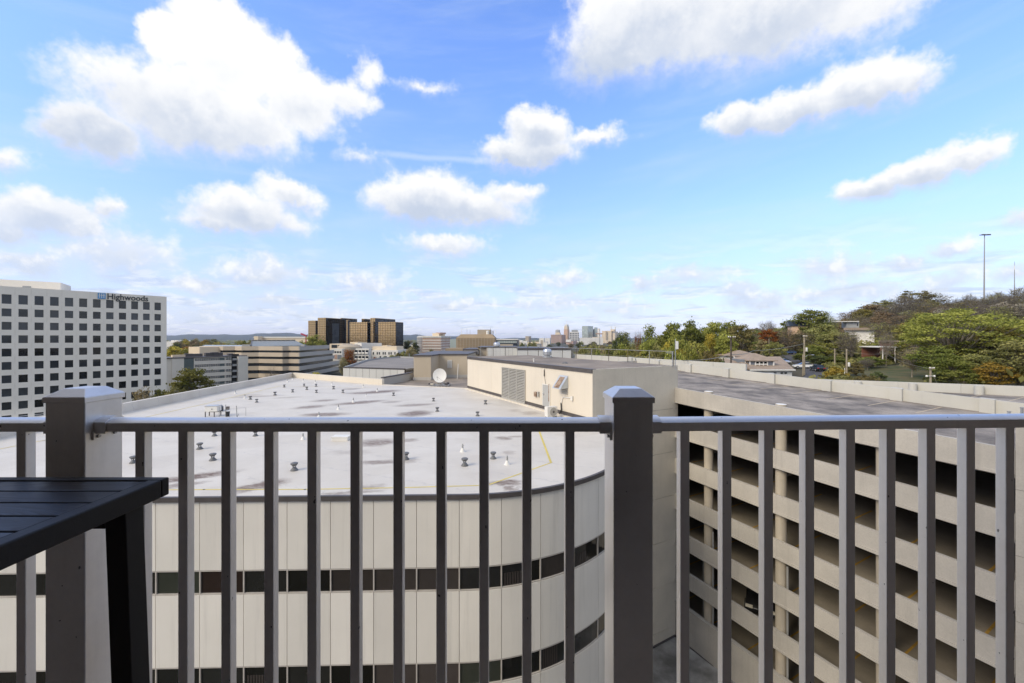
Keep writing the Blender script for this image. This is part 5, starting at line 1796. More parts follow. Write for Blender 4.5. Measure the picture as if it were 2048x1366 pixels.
# brown stone tower with aerials
bs = thing('stone_block', 'brown ribbed stone block with sloping shoulders and roof aerials', 'building', (xat(950, 150), 155, -26))
Yb = 150
zt, zm, zb = [-(cy3(y) - CY) / FPX * Yb for y in (216, 272, 432)]
xl, xr_, xlt, xrt = xat(cx3(700), Yb), xat(cx3(1290), Yb), xat(cx3(765), Yb), xat(cx3(1240), Yb)
mb = MB(); mb.box(xl, xr_, Yb, Yb + 14, zb - 16, zm); mb.hexa([(xl, Yb, zm), (xr_, Yb, zm), (xr_, Yb + 14, zm), (xl, Yb + 14, zm)], [(xlt, Yb + 1.2, zt), (xrt, Yb + 1.2, zt), (xrt, Yb + 12, zt), (xlt, Yb + 12, zt)])
mb.build('wall', 'far_stone', bs)
for k in range(13):
    x = xl + (xr_ - xl) * (k + .5) / 13
    mb = MB(); mb.box(x - .06, x + .06, Yb - .15, Yb - .002, zb, zm - .1); mb.build('rib', 'far_tan', bs)
for k in range(1, 5):
    z = zb + (zm - zb) * k / 5.0; mb = MB(); mb.box(xl, xr_, Yb - .10, Yb - .001, z - .04, z + .04); mb.build('course', 'far_tan', bs)
mb = MB(); mb.box(xat(cx3(1012), Yb), xat(cx3(1215), Yb), Yb + 3, Yb + 9, zt, -(cy3(146) - CY) / FPX * (Yb + 3)); mb.build('roof_room', 'far_tan', bs)
c0 = (xat(cx3(1178), Yb + 2), Yb + 2, 0)
mb = MB(); mb.lathe([(.55, zt), (.55, -(cy3(168) - CY) / FPX * (Yb + 2)), (.3, -(cy3(163) - CY) / FPX * (Yb + 2))], c0, 12); mb.build('tank', 'trim_white', bs, smooth=True)
for (x, y, r_) in ((778, 125, .07), (862, 130, .05), (910, 150, .05), (1218, 122, .07), (1258, 160, .20), (1295, 145, .05), (1240, 165, .05)):
    xx = xat(cx3(x), Yb + 2); mb = MB(); mb.tube((xx, Yb + 2.5, zt), (xx, Yb + 2.5, -(cy3(y) - CY) / FPX * (Yb + 2)), r_, n=6); mb.build('aerial', 'trim_white' if x in (778, 1295) else 'grey_metal', bs)
mb = MB(); mb.box(xat(cx3(538), 140), xat(cx3(800), 140), 140, 152, -26, -(cy3(432) - CY) / FPX * 140); mb.build('low_wing', 'far_stone', bs)

# green glass low building, tan house-top and white panels behind the plant room
gg = thing('green_glass_building', 'long low building with green glass front behind the silver roof fan', 'building', (xat(1010, 270), 270, -28))
Cg = block('wall', gg, 'far_blue', cx3(1290), cx3(1630), cx3(1640), cy3(302), 270, R(4), depth=25)[1]
on_wall('glass', gg, 'far_green_glass', Cg, R(4), cx3(1330), cx3(1620), cy3(312), cy3(350), .15)
block('roof', gg, 'far_white', cx3(1300), cx3(1640), cx3(1650), cy3(288), 269, R(4), bottom=cy3(303), depth=25)
block('front_wall', gg, 'far_tan', cx3(1290), cx3(1560), cx3(1562), cy3(368), 262, R(4), depth=3)
block('left_wing', gg, 'far_green_glass', cx3(605), cx3(712), cx3(715), cy3(292), 275, R(4), depth=14)
for k in range(12):
    px = cx3(1330 + 26 * k); on_wall('mullion', gg, 'far_white', Cg, R(4), px, px + .4, cy3(312), cy3(350), .3)

rw = thing('white_roof_block', 'flat white panelled roof block with tan end and dark edge behind the plant room', 'building', (xat(1050, 78), 78, -26))
def rblock(nm, m, l, r_, t_, b_, Y, dep=10): 
    mb = MB(); mb.box(xat(l, Y), xat(r_, Y), Y, Y + dep, -(b_ - CY) / FPX * Y, -(t_ - CY) / FPX * Y); return mb.build(nm, m, rw)
rblock('tan_end', 'beige_wall', cx3(1027), cx3(1160), cy3(418), cy3(500) + 8, 75.5)
rblock('tan_side', 'cream_wall', cx3(1162), cx3(1176), cy3(418), cy3(500) + 10, 75)
for k in range(7):
    a_, b_ = cx3(1178) + (cx3(1622) - cx3(1178)) * k / 7, cx3(1178) + (cx3(1622) - cx3(1178)) * (k + 1) / 7
    rblock('panel', 'white_panel', a_ + .12, b_ - .12, cy3(418), 740, 75)
rblock('core', 'joint_dark', cx3(1180), cx3(1620), cy3(420), 760, 75.2)
rblock('roof_edge', 'dark_trim', cx3(1025), cx3(1626), cy3(407), cy3(417), 74.9)
for k in range(5):
    a_, b_ = cx3(1626) + (1142 - cx3(1626)) * k / 5, cx3(1626) + (1142 - cx3(1626)) * (k + 1) / 5
    rblock('panel', 'white_panel', a_ + .12, b_ - .12, cy3(455), 745, 70)
rblock('core', 'joint_dark', cx3(1630), 1141, cy3(456), 765, 70.2)
rblock('roof_edge', 'dark_trim', cx3(1624), 1143, cy3(425), cy3(452), 69.9)
rblock('grey_roof', 'roof_grey', cx3(800), cx3(1027), cy3(470), cy3(520), 72)
rblock('dark_strip', 'dark_trim', cx3(800), cx3(1027), cy3(440), cy3(466), 74)
t = thing('roof_ventilator', 'round silver ventilator on the white panelled roof block', 'ventilator', tuple(P(993, 693, 74)))
a = P(993.5, 695, 76)
mb = MB(); mb.lathe([(.42, -.2), (.42, .1), (.60, .25), (.62, .60), (.55, .85), (.30, 1.0), (.1, 1.02)], tuple(a), 20); mb.build('hood', 'galvanised', t, smooth=True)

# ------------------------------------------------------------------ downtown on the horizon
def dx4(x): return 1080 + x / 7.585
def tower(name, label, faces, Y, extras=()):
    t = thing(name, label, 'tower' if 'tower' in name else 'building', (xat(faces[0][2], Y), Y, -34))
    for (nm, m, l, c_, r_, top, th, bot) in faces:
        block(nm, t, m, l, c_, r_, top, Y, R(th), bottom=bot, depth=None if r_ > c_ + .3 else 20)
    return t


YD = 2300
t = tower('brick_slab_tower', 'broad red brown downtown block with a domed roof room', [('wall', 'far_brick', dx4(165), dx4(325), dx4(388), cy3(222), 20, None), ('roof_room', 'far_cream', dx4(232), dx4(300), dx4(315), cy3(190), 20, cy3(225))], YD)
o = MB(); c0 = (xat(dx4(272), YD + 30), YD + 40, 0); o.lathe([(13, -(cy3(192) - CY) / FPX * YD), (13, -(cy3(155) - CY) / FPX * YD), (7, -(cy3(143) - CY) / FPX * YD)], c0, 14); o.build('dome', 'far_grey', t, smooth=True)
def win_grid(t, l, c_, top, bot, Y, th, nc, nr, m='pane_far', fw=.5, fh=.5):
    C, L, B, Rr, a, b, e1, e2 = corner_pts(l, c_, c_ + .2, Y, R(th))
    mb = MB(); face_boxes(mb, C, e1, V(-math.sin(R(th)), -math.cos(R(th)), 0), a, -(bot - CY) / FPX * Y, -(top - CY) / FPX * Y, nc, nr, fw, fh, 1.2); mb.build('windows', m, t)
win_grid(t, dx4(165), dx4(325), cy3(222), cy3(400), YD, 20, 12, 12, 'far_grey', .45, .45)
t = tower('stepped_tower', 'tallest downtown tower, orange sides with a pale stepped crown', [('shaft', 'far_orange', dx4(362), dx4(420), dx4(447), cy3(140), 20, None), ('upper', 'far_cream', dx4(366), dx4(415), dx4(441), cy3(95), 20, cy3(140)), ('crown', 'far_white', dx4(374), dx4(412), dx4(434), cy3(68), 20, cy3(95))], YD + 150)
mb = MB(); a = P(dx4(405), cy3(68), YD + 170); mb.tube(a, a + V(0, 0, 40), 1.2, .3, 5); mb.build('spire', 'far_white', t)
win_grid(t, dx4(362), dx4(420), cy3(140), cy3(330), YD + 150, 20, 6, 14, 'far_brick', .4, .5)
t = tower('white_grid_tower', 'white downtown office with a regular grid of windows', [('wall', 'far_white', dx4(450), dx4(592), dx4(600), cy3(178), 8, None), ('roof_room', 'far_grey', dx4(480), dx4(575), dx4(580), cy3(150), 8, cy3(178))], YD - 100)
win_grid(t, dx4(450), dx4(592), cy3(190), cy3(320), YD - 100, 8, 6, 4, 'pane_far', .5, .62)
tower('brick_low_block', 'low red brick block below the downtown towers', [('wall', 'far_brick', dx4(395), dx4(500), dx4(560), cy3(320), 20, None), ('upper', 'far_white', dx4(395), dx4(470), dx4(480), cy3(298), 20, cy3(335))], YD - 400)
t = tower('green_glass_tower', 'pale green glass downtown slab with a slanted top', [('wall', 'far_green_glass', dx4(637), dx4(725), dx4(806), cy3(90), 40, None)], YD + 100)
tower('dark_glass_tower', 'narrow dark glass tower right of the green glass slab', [('wall', 'far_blue', dx4(806), dx4(812), dx4(843), cy3(138), 50, None), ('glass', 'far_green_glass', dx4(822), dx4(850), dx4(872), cy3(112), 30, None)], YD + 200)
tower('white_slim_tower', 'slim white downtown tower right of the dark glass one', [('wall', 'far_white', dx4(872), dx4(900), dx4(912), cy3(128), 30, None)], YD + 300)
t = tower('cream_hotel_tower', 'cream downtown cluster with two pointed spires', [('wall', 'far_cream', dx4(940), dx4(1085), dx4(1185), cy3(165), 20, None), ('upper', 'far_cream', dx4(1070), dx4(1130), dx4(1150), cy3(140), 20, cy3(170)), ('brown_side', 'far_tan', dx4(995), dx4(1010), dx4(1016), cy3(170), 20, cy3(290)), ('east_wing', 'far_cream', dx4(1100), dx4(1140), dx4(1190), cy3(200), 20, None)], YD)
for x, y in ((1079, 88), (1140, 85)):
    mb = MB(); a = P(dx4(x), cy3(150), YD + 10); mb.tube((a.x, a.y, a.z), (a.x, a.y, -(cy3(y) - CY) / FPX * YD), 5, .6, 6); mb.build('spire', 'far_white', t)
tower('long_white_block', 'long low white block under the green glass slab', [('wall', 'far_white', dx4(606), dx4(955), dx4(965), cy3(268), 5, None), ('front', 'far_cream', dx4(800), dx4(960), dx4(965), cy3(258), 5, cy3(310))], YD - 500)
tower('pale_low_block', 'pale low block left of the brick slab', [('wall', 'far_white', dx4(0), dx4(150), dx4(165), cy3(275), 10, None), ('front', 'far_cream', dx4(0), dx4(75), dx4(100), cy3(330), 10, None), ('grey_part', 'far_grey', dx4(80), dx4(155), dx4(165), cy3(318), 10, None)], YD - 600)
tower('tan_slab_tower', 'small tan slab standing alone on the horizon right of the silver ventilator', [('wall', 'far_tan', cx3(1750), cx3(1800), cx3(1838), cy3(245), 20, None)], YD)
for k, (l, r_, t_, m_, lb) in enumerate(((1630, 1720, 305, 'far_white', 'small white block beside the green glass building'), (1710, 1790, 318, 'far_white', 'small white block below the tan horizon slab'), (1780, 1880, 335, 'far_cream', 'small cream block right of the tan horizon slab'), (1895, 1990, 330, 'far_cream', 'wide cream block with tan front near the horizon'), (1960, 2046, 275, 'far_white', 'stepped white block left of the brick slab'))):
    tower('low_block', lb, [('wall', m_, cx3(l), cx3(r_ - 15), cx3(r_), cy3(t_), 12, None), ('annex', 'far_grey' if k % 2 else 'far_tan', cx3(l + 20), cx3(r_ - 30), cx3(r_ - 25), cy3(t_ + 30), 12, None)], YD - 700 - 60 * k)
t = thing('sign_tower', 'tall pole with a broad red brown top in front of downtown', 'pole', (xat(dx4(905), 700), 700, -30))
a = P(dx4(905), cy3(215), 700); mb = MB(); mb.tube((a.x, 700, -34), (a.x, 700, a.z), 1.0, .8, 8); mb.build('pole', 'far_grey', t)
mb = MB(); mb.box(a.x - 6.5, a.x + 5, 699, 702, a.z - .2, a.z + 1.6); mb.build('top', 'far_brick', t)
# long roofs beyond the beige offices, red awning, warehouse at the left
t = thing('long_pale_building', 'long pale building beyond the beige offices under the hills', 'building', (xat(570, 700), 700, -34))
block('wall', t, 'far_cream', 508, 618, 622, 675.5, 640, R(6), depth=30)
block('roof', t, 'far_white', 507, 619, 623, 673.5, 639, R(6), bottom=676, depth=30)
block('tall_part', t, 'far_cream', 508, 516, 518, 672.5, 636, R(6), depth=10)
t = thing('red_roof_fin', 'small slanted dark red roof fin left of the bronze towers', 'roof', (xat(606, 500), 500, -10))
a, b = P(601, 667.5, 500), P(611.5, 671.5, 500)
mb = MB(); mb.hexa([(a.x, 500, a.z - .8), (b.x, 500, b.z - .8), (b.x, 504, b.z - .8), (a.x, 504, a.z - .8)], [(a.x, 500, a.z + .8), (b.x, 500, b.z + .6), (b.x, 504, b.z + .6), (a.x, 504, a.z + .8)])
mb.box(b.x - 1, b.x - .4, 501, 503, -30, b.z - .8); mb.build('fin', 'red_paint', t)
t = thing('white_warehouse', 'low white warehouse at the foot of the hills beside the white office block', 'building', (xat(345, 1100), 1100, -34))
block('wall', t, 'far_white', 318, 358, 360, 683, 900, R(5), depth=40)
block('upper', t, 'far_white', 342, 357, 359, 680.5, 905, R(5), bottom=684, depth=30)
block('annex', t, 'far_grey', 366, 372, 375, 685.5, 900, R(5), depth=30)
for k, (px, py, Y, w) in enumerate(((395, 686.5, 760, 14), (372, 683.5, 1200, 8), (566, 678, 900, 14), (540, 679, 980, 10), (812, 686, 700, 12), (826, 689, 640, 10), (1078, 688, 900, 8), (1160, 690, 1100, 10), (1092, 684, 1300, 9), (1048, 690, 900, 8))):
    t = thing('distant_roof', ['flat pale roof among trees left of the beige offices', 'tiny grey roof right of the white warehouse', 'pale roof under the hills left of the towers', 'small white roof left of the long pale building', 'white roof right of the bronze towers', 'second white roof right of the bronze towers', 'small white roof below the downtown brick slab', 'small roof below the white grid tower', 'pale roof left of the downtown brick slab', 'small white roof below the tan horizon slab'][k], 'building', (xat(px, Y), Y, -30))
    block('wall', t, 'far_white' if k % 3 else 'far_grey', px - w / 2, px + w / 3, px + w / 2, py, Y, R(12), depth=20)
    block('roof', t, 'roof_grey', px - w / 2 - .3, px + w / 3, px + w / 2 + .3, py - .5, Y - 1, R(12), bottom=py, depth=21)
# ------------------------------------------------------------------ the hillside on the right: house, street, cars, poles
street = []
for (px, Y, w) in ((1640, 80, 7), (1640, 92, 7), (1632, 104, 7), (1612, 118, 7), (1592, 134, 6), (1580, 150, 6), (1572, 170, 6), (1560, 195, 6)):
    x = xat(px, Y); street.append(((x - w / 2, Y), (x + w / 2, Y)))
ground_patch('street', street, 'asphalt', .10)
lawn = [((xat(1700, Y), Y), (xat(1860, Y), Y)) for Y in (58, 66, 74, 82, 90, 98)]
ground_patch('lawn', lawn, 'grass', .07)
add_car('blue car parked high on the side street among trees', 'car_blue', ground_at(1578, 150) + V(0, 0, .12), R(160))
add_car('silver car parked beside the grey roofed house', 'car_silver', ground_at(1574, 117) + V(-1.2, 0, .12), R(-80))
add_car('white car parked behind the lamp pole on the side street', 'car_white', ground_at(1606, 103) + V(0, 0, .12), R(160))
add_car('dark car with red tail lights beside the round pale shrub', 'car_black', ground_at(1634, 96) + V(0, 0, .12), R(75))

hs_ = thing('house', 'house with brown shingle hip roofs, white trim and a three window dormer', 'house', (xat(1530, 88), 90, -12))
def HP(x, y, Y): return P(1340 + x / 7.585, 600 + y / 7.585, Y)


def hip(name, xl, xr, yeave, ytop, Y, depth, over=.25, m='shingle'):
    a, b = HP(xl, yeave, Y), HP(xr, yeave, Y)
    h = HP(xl, ytop, Y).z - a.z
    mb = MB(); w = b.x - a.x; ins = min(w, depth) * .46
    vs = [(a.x - over, Y - over, a.z), (b.x + over, Y - over, a.z), (b.x + over, Y + depth + over, a.z), (a.x - over, Y + depth + over, a.z),
          (a.x + ins, Y + depth / 2, a.z + h), (b.x - ins, Y + depth / 2, a.z + h)]
    vs += [(v[0], v[1], v[2] - .16) for v in vs[:4]]
    mb.add(vs, [(0, 1, 5, 4), (1, 2, 5), (2, 3, 4, 5), (3, 0, 4), (0, 6, 7, 1), (1, 7, 8, 2), (2, 8, 9, 3), (3, 9, 6, 0), (9, 8, 7, 6)])
    return mb.build(name, m, hs_)


def hbox(name, xl, xr, yt, yb, Y, depth, m, parent=None):
    a, b = HP(xl, yb, Y), HP(xr, yt, Y)
    mb = MB(); mb.box(a.x, b.x, Y, Y + depth, a.z, b.z); return mb.build(name, m, parent or hs_)


hip('roof', 990, 1420, 850, 770, 96, 9.0)
hbox('wall', 1000, 1420, 852, 960, 96.3, 8.5, 'trim_white')
hip('dormer_roof', 1190, 1610, 915, 812, 87, 6.0)
dw = hbox('dormer_wall', 1215, 1575, 914, 1025, 87.2, 5.5, 'siding_grey')
for (l, r_, t_, b_) in ((1205, 1225, 912, 1030), (1565, 1585, 912, 1030), (1205, 1585, 1012, 1032), (1290, 1308, 915, 1015), (1472, 1488, 915, 1015), (1300, 1480, 915, 935), (1352, 1366, 930, 1012), (1412, 1426, 930, 1012)):
    hbox('trim', l, r_, t_, b_, 87.05, .13, 'trim_white', dw)
for l in (1308, 1368, 1428):
    w_ = hbox('window', l, l + 42, 940, 1010, 87.12, .1, 'pane_dark', dw); hbox('sash', l, l + 42, 966, 982, 87.08, .04, 'trim_white', dw)
hbox('side_wall', 1110, 1200, 905, 980, 88, 5, 'siding_grey')
for l in (1135, 1170): hbox('side_window', l, l + 16, 930, 985, 87.95, .1, 'trim_white')
a, b = HP(1215, 1045, 84.5), HP(1900, 1062, 84.5)
ridge = HP(1600, 870, 90)
mb = MB(); mb.add([(a.x, 84.5, a.z), (b.x, 84.5, b.z), (HP(1760, 930, 92).x, 94, ridge.z), (HP(1580, 930, 92).x, 94, ridge.z), (a.x, 88, a.z + 1.2), (a.x, 84.5, a.z - .2), (b.x, 84.5, b.z - .2), (b.x, 95, b.z - .2), (a.x, 95, a.z - .2)],
                  [(0, 1, 2, 3), (0, 3, 4), (0, 5, 6, 1), (1, 7, 2), (1, 6, 7), (2, 7, 8, 3), (3, 8, 4), (4, 8, 5, 0), (5, 8, 7, 6)])
mb.build('front_roof', 'shingle', hs_)
hbox('gutter', 1215, 1905, 1052, 1072, 84.35, .14, 'trim_white')
fw = hbox('front_wall', 1230, 1850, 1073, 1250, 85.0, 9.5, 'trim_white')
for l in (1575, 1680, 1738): hbox('window', l, l + 40, 1098, 1118, 84.93, .06, 'pane_dark')
hip('right_roof', 1590, 1750, 935, 872, 92, 6)
hbox('right_gutter', 1680, 1760, 930, 945, 91.8, .2, 'trim_white')
hip('left_roof', 740, 1100, 962, 895, 90, 5)
hbox('left_wall', 760, 1090, 965, 1060, 90.2, 4.6, 'trim_white')
hbox('left_gutter', 850, 980, 893, 905, 96.0, .25, 'trim_white')
hbox('left_upper_wall', 975, 1060, 850, 905, 95.9, .3, 'trim_white')

# poles
def pole(label, px, pb, pt, Y, r, m='wood_pole', cat='utility pole', arms=(), cans=(), lamp=None, lean=0.0):
    a, b = P(px, pb, Y), P(px + lean, pt, Y)
    t = thing('utility_pole', label, cat, tuple(a))
    mb = MB(); mb.tube((a.x, a.y, min(a.z, ground_z(a.x, Y)) - .3), b, r * 1.15, r * .8, 9); mb.build('pole', m, t, smooth=True)
    for (py, w) in arms:
        z = -(py - CY) / FPX * Y; ax = a.x
        mb = MB(); mb.box(ax - w / 2, ax + w / 2, Y - r - .12, Y - r, z - .07, z + .07); c_ = mb.build('crossarm', m, t)
        mb = MB()
        for f in (-.46, -.2, .2, .46): mb.lathe([(.05, z + .07), (.07, z + .14), (.03, z + .24)], (ax + f * w, Y - r - .06, 0), 8)
        mb.build('insulators', 'trim_white', t)
    for (py, s) in cans:
        z = -(py - CY) / FPX * Y
        mb = MB(); mb.lathe([(.22, z - .42), (.24, z - .38), (.24, z + .32), (.15, z + .42)], (a.x + s * (r + .26), Y - .05, 0), 12); mb.build('transformer', 'far_grey' if s < 0 else 'trim_white', t, smooth=True)
    if lamp:
        py, w = lamp; z = -(py - CY) / FPX * Y
        mb = MB(); mb.path([(a.x, Y - r, z - .5), (a.x + w * .4, Y - r, z - .1), (a.x + w, Y - r, z)], .035, 6); mb.build('lamp_arm', 'galvanised', t)
        mb = MB(); mb.hexa([(a.x + w - .05, Y - r - .1, z - .08), (a.x + w + .55, Y - r - .1, z - .06), (a.x + w + .55, Y - r + .1, z - .06), (a.x + w - .05, Y - r + .1, z - .08)], [(a.x + w - .05, Y - r - .06, z + .06), (a.x + w + .5, Y - r - .06, z + .04), (a.x + w + .5, Y - r + .06, z + .04), (a.x + w - .05, Y - r + .06, z + .06)]); mb.build('lamp_head', 'galvanised', t)
    return t


pole('dark wooden pole with short crossarm standing at the garage parapet', 1462, 736, 673, 56, .13, 'wood_dark', arms=((675.5, 1.0),))
pole('tan utility pole with transformer and street lamp beside the parked cars', 1608.5, 752, 670, 90, .19, arms=((673, .9),), cans=((699, 1),), lamp=(709.5, 1.5))
pole('short bare tan pole standing close left of the lamp pole', 1605.5, 751, 709, 89, .10, cat='pole')
pole('pale utility pole with white transformer in front of the white hillside building', 1693.2, 757, 698, 84, .17, cans=((729, 1),))
pole('thin white guard post at the foot of the transformer pole', 1689.3, 757, 736, 83, .07, 'trim_white', cat='post')
pole('plain grey wooden pole above the round shrub', 1669.5, 740, 697, 100, .15)
pole('small far pole with transformer above the house roof', 1538, 704, 677, 135, .12, cans=((691, 1),), lamp=(695, 1.0))
pole('stubby pale pole with two big side insulators before the lawn', 1861, 768, 734, 62, .15, arms=((737, .8),), cans=())
a = P(1861, 752, 61.8)
t = thing('insulator_arm', 'white twin insulator arm and guy wire on the stubby pale pole', 'insulator', tuple(a))
mb = MB(); mb.tube((a.x - .55, a.y, a.z), (a.x + .55, a.y, a.z), .04, n=6); mb.build('bar', 'trim_white', t)
for s in (-1, 1):
    mb = MB(); mb.lathe([(.06, -.14), (.14, -.12), (.14, .05), (.06, .14)], (a.x + s * .58, a.y, a.z), 10); mb.build('insulator', 'trim_white', t)
mb = MB(); mb.tube((a.x + .1, a.y, a.z + .7), (a.x + .55, a.y - .5, a.z - 1.2), .015, n=4); mb.build('guy_wire', 'cable', t)


def wire(label, pts, r=.035, sag=.4):
    t = thing('overhead_wire', label, 'wire', tuple(pts[0]))
    mb = MB(); q = []
    for a, b in zip(pts[:-1], pts[1:]):
        for k in range(8):
            f = k / 8; p = a + (b - a) * f; q.append(p - V(0, 0, sag * 4 * f * (1 - f)))
    q.append(pts[-1]); mb.path(q, r, 5); mb.build('cable', 'cable', t)


wire('thick pale overhead cable running down to the left behind the house roof', [P(1608, 687.5, 90), P(1505, 702, 74), P(1462, 709, 56.2), P(1365, 721, 50)], .05, .25)
wire('thin overhead wire from the lamp pole towards the transformer pole', [P(1608, 676, 90), P(1693, 702, 84)], .015, .6)
wire('thin overhead wire leaving the transformer pole to the right', [P(1693, 700, 84), P(1771, 706, 75), P(1861, 737, 62)], .015, .5)

mast = thing('light_mast', 'very tall slim light mast with a flat top rising above the hill crest', 'light mast', tuple(ground_at(1968, 270)))
a = ground_at(1968, 270); b = P(1969, 470, 270)
mb = MB(); mb.tube(a, b, .52, .20, 10); mb.build('pole', 'grey_metal', mast, smooth=True)
mb = MB(); mb.box(b.x - 2.6, b.x + 2.9, 269.2, 270.8, b.z - .1, b.z + .25); mb.build('crossarm', 'dark_trim', mast)
for f in (-2.1, -1.0, .9, 1.9, 2.6):
    mb = MB(); mb.box(b.x + f - .4, b.x + f + .4, 268.8, 269.5, b.z - .35, b.z + .35); mb.build('floodlight', 'dark_trim', mast)
t = thing('radio_mast', 'second slim mast on the hill crest near the right edge', 'mast', tuple(ground_at(2029, 300)))
a = ground_at(2029, 300); b = P(2029, 523, 300)
mb = MB(); mb.tube(a, b, .5, .10, 8); mb.build('pole', 'grey_metal', t)
mb = MB(); mb.tube(b - V(0, 0, 6), b - V(0, 0, 3), .22, n=6); mb.build('aerial', 'trim_white', t)

# buildings on the slope
def k6(x): return 1560 + x / 7.585
def y6(y): return 600 + y / 7.585
wh_ = thing('white_hillside_building', 'white painted block building with a brown roof half hidden by trees on the slope', 'building', (xat(1720, 165), 165, -5))
Cw = block('wall', wh_, 'whitewash', k6(990), k6(1430), k6(1442), y6(455), 160, R(24), bottom=y6(800))[1]
o, C, e1, e2_, a, b, z0, z1 = block('roof', wh_, 'shingle', k6(970), k6(1440), k6(1455), y6(418), 159, R(24), bottom=y6(455))
for (x, y, w, h) in ((1345, 632, 45, 14), (1262, 678, 22, 28), (1010, 490, 26, 40)):
    on_wall('window', wh_, 'dark_void', Cw, R(24), k6(x), k6(x + w), y6(y), y6(y + h))
gh = thing('grey_hillside_block', 'grey flat roofed block behind the white hillside building', 'building', (xat(1715, 185), 185, -5))
Cg_ = block('wall', gh, 'far_grey', k6(1010), k6(1200), k6(1285), y6(330), 182, R(15), bottom=y6(420))[1]
block('roof', gh, 'far_white', k6(830), k6(1200), k6(1290), y6(318), 181, R(15), bottom=y6(330))
on_wall('window', gh, 'dark_void', Cg_, R(15), k6(1168), k6(1182), y6(355), y6(392))
ba = thing('brick_apartments', 'dark red brick apartments with white windows under the big tree', 'building', (xat(1830, 120), 120, -8))
Cb = block('wall', ba, 'brick_red', 1788, 1868, 1905, 684, 112, R(12), bottom=740)[1]
block('roof', ba, 'shingle', 1786, 1869, 1907, 681.5, 111.5, R(12), bottom=684)
for px in (1797, 1812, 1830, 1845, 1858):
    for y0 in (688, 704):
        w_ = on_wall('window', ba, 'pane_far', Cb, R(12), px, px + 6, y0, y0 + 8, .08)
        on_wall('sill', w_, 'trim_white', Cb, R(12), px - .6, px + 6.6, y0 + 8, y0 + 9.2, .16)
        on_wall('frame', w_, 'trim_white', Cb, R(12), px + 2.6, px + 3.4, y0, y0 + 8, .12)
cp = thing('porch_canopy', 'white edged flat porch canopy on thin posts beside the brick apartments', 'porch', (xat(1770, 105), 105, -8))
a, b = P(1752, 694, 104), P(1795, 692, 104)
mb = MB(); mb.box(a.x, b.x, 103, 109, a.z - .1, a.z + .15); mb.build('roof', 'trim_white', cp)
for px in (1765.5, 1790):
    x = xat(px, 103.3); mb = MB(); mb.tube((x, 103.3, ground_z(x, 103) - .2), (x, 103.3, a.z - .1), .13, n=6); mb.build('post', 'trim_white', cp)
mb = MB(); mb.box(a.x + .4, b.x - .3, 108.5, 108.8, -12, a.z - .1); mb.build('wall', 'brick_red', cp)
oh = thing('orange_brick_house', 'orange brick house with a pale blue roof among trees on the slope', 'house', (xat(1603, 175), 175, -3))
block('wall', oh, 'far_orange', k6(175), k6(420), k6(490), y6(392), 172, R(18), bottom=y6(520))
C, L, B, Rr, a, b, e1, e2_ = corner_pts(k6(150), k6(420), k6(500), 171.5, R(18))
zr = -(y6(392) - CY) / FPX * 171.5; zt_ = -(y6(318) - CY) / FPX * 171.5
M1, M2 = (L + B) / 2, (C + Rr) / 2
mb = MB(); mb.add([(L.x, L.y, zr), (C.x, C.y, zr), (Rr.x, Rr.y, zr), (B.x, B.y, zr), (M1.x, M1.y, zt_), (M2.x, M2.y, zt_)], [(0, 1, 5, 4), (2, 3, 4, 5), (1, 2, 5), (3, 0, 4), (3, 2, 1, 0)]); mb.build('roof', 'far_blue', oh)

# ------------------------------------------------------------------ trees
leaf_mat('leaf_green', (0.116, 0.137, 0.032), (0.294, 0.294, 0.075))
leaf_mat('leaf_light', (0.183, 0.189, 0.041), (0.431, 0.400, 0.106))
leaf_mat('leaf_yellow', (0.238, 0.206, 0.035), (0.656, 0.516, 0.094))
leaf_mat('leaf_olive', (0.159, 0.152, 0.055), (0.375, 0.331, 0.125))
leaf_mat('leaf_dark', (0.067, 0.081, 0.032), (0.163, 0.177, 0.065))
leaf_mat('leaf_orange', (0.2, 0.075, 0.022), (0.46, 0.21, 0.05))
leaf_mat('leaf_brown', (0.21, 0.165, 0.085), (0.4, 0.31, 0.17))
leaf_mat('leaf_grey', (0.24, 0.21, 0.155), (0.42, 0.37, 0.29), .1)
leaf_mat('leaf_hedge', (0.079, 0.135, 0.032), (0.211, 0.312, 0.066))


def limb(vs, fs, pts, radii, n=5):
    """Tapered bent tube through pts."""
    base = len(vs)
    prev = None
    for i, (p, r) in enumerate(zip(pts, radii)):
        d_ = (pts[min(i + 1, len(pts) - 1)] - pts[max(i - 1, 0)]).normalized()
        u = d_.orthogonal().normalized() if prev is None else (prev - d_ * prev.dot(d_)).normalized()
        prev = u
        w = d_.cross(u)
        for k in range(n):
            a = 2 * math.pi * k / n
            vs.append(p + (u * math.cos(a) + w * math.sin(a)) * r)
    for i in range(len(pts) - 1):
        for k in range(n):
            fs.append((base + i * n + k, base + i * n + (k + 1) % n, base + (i + 1) * n + (k + 1) % n, base + (i + 1) * n + k))


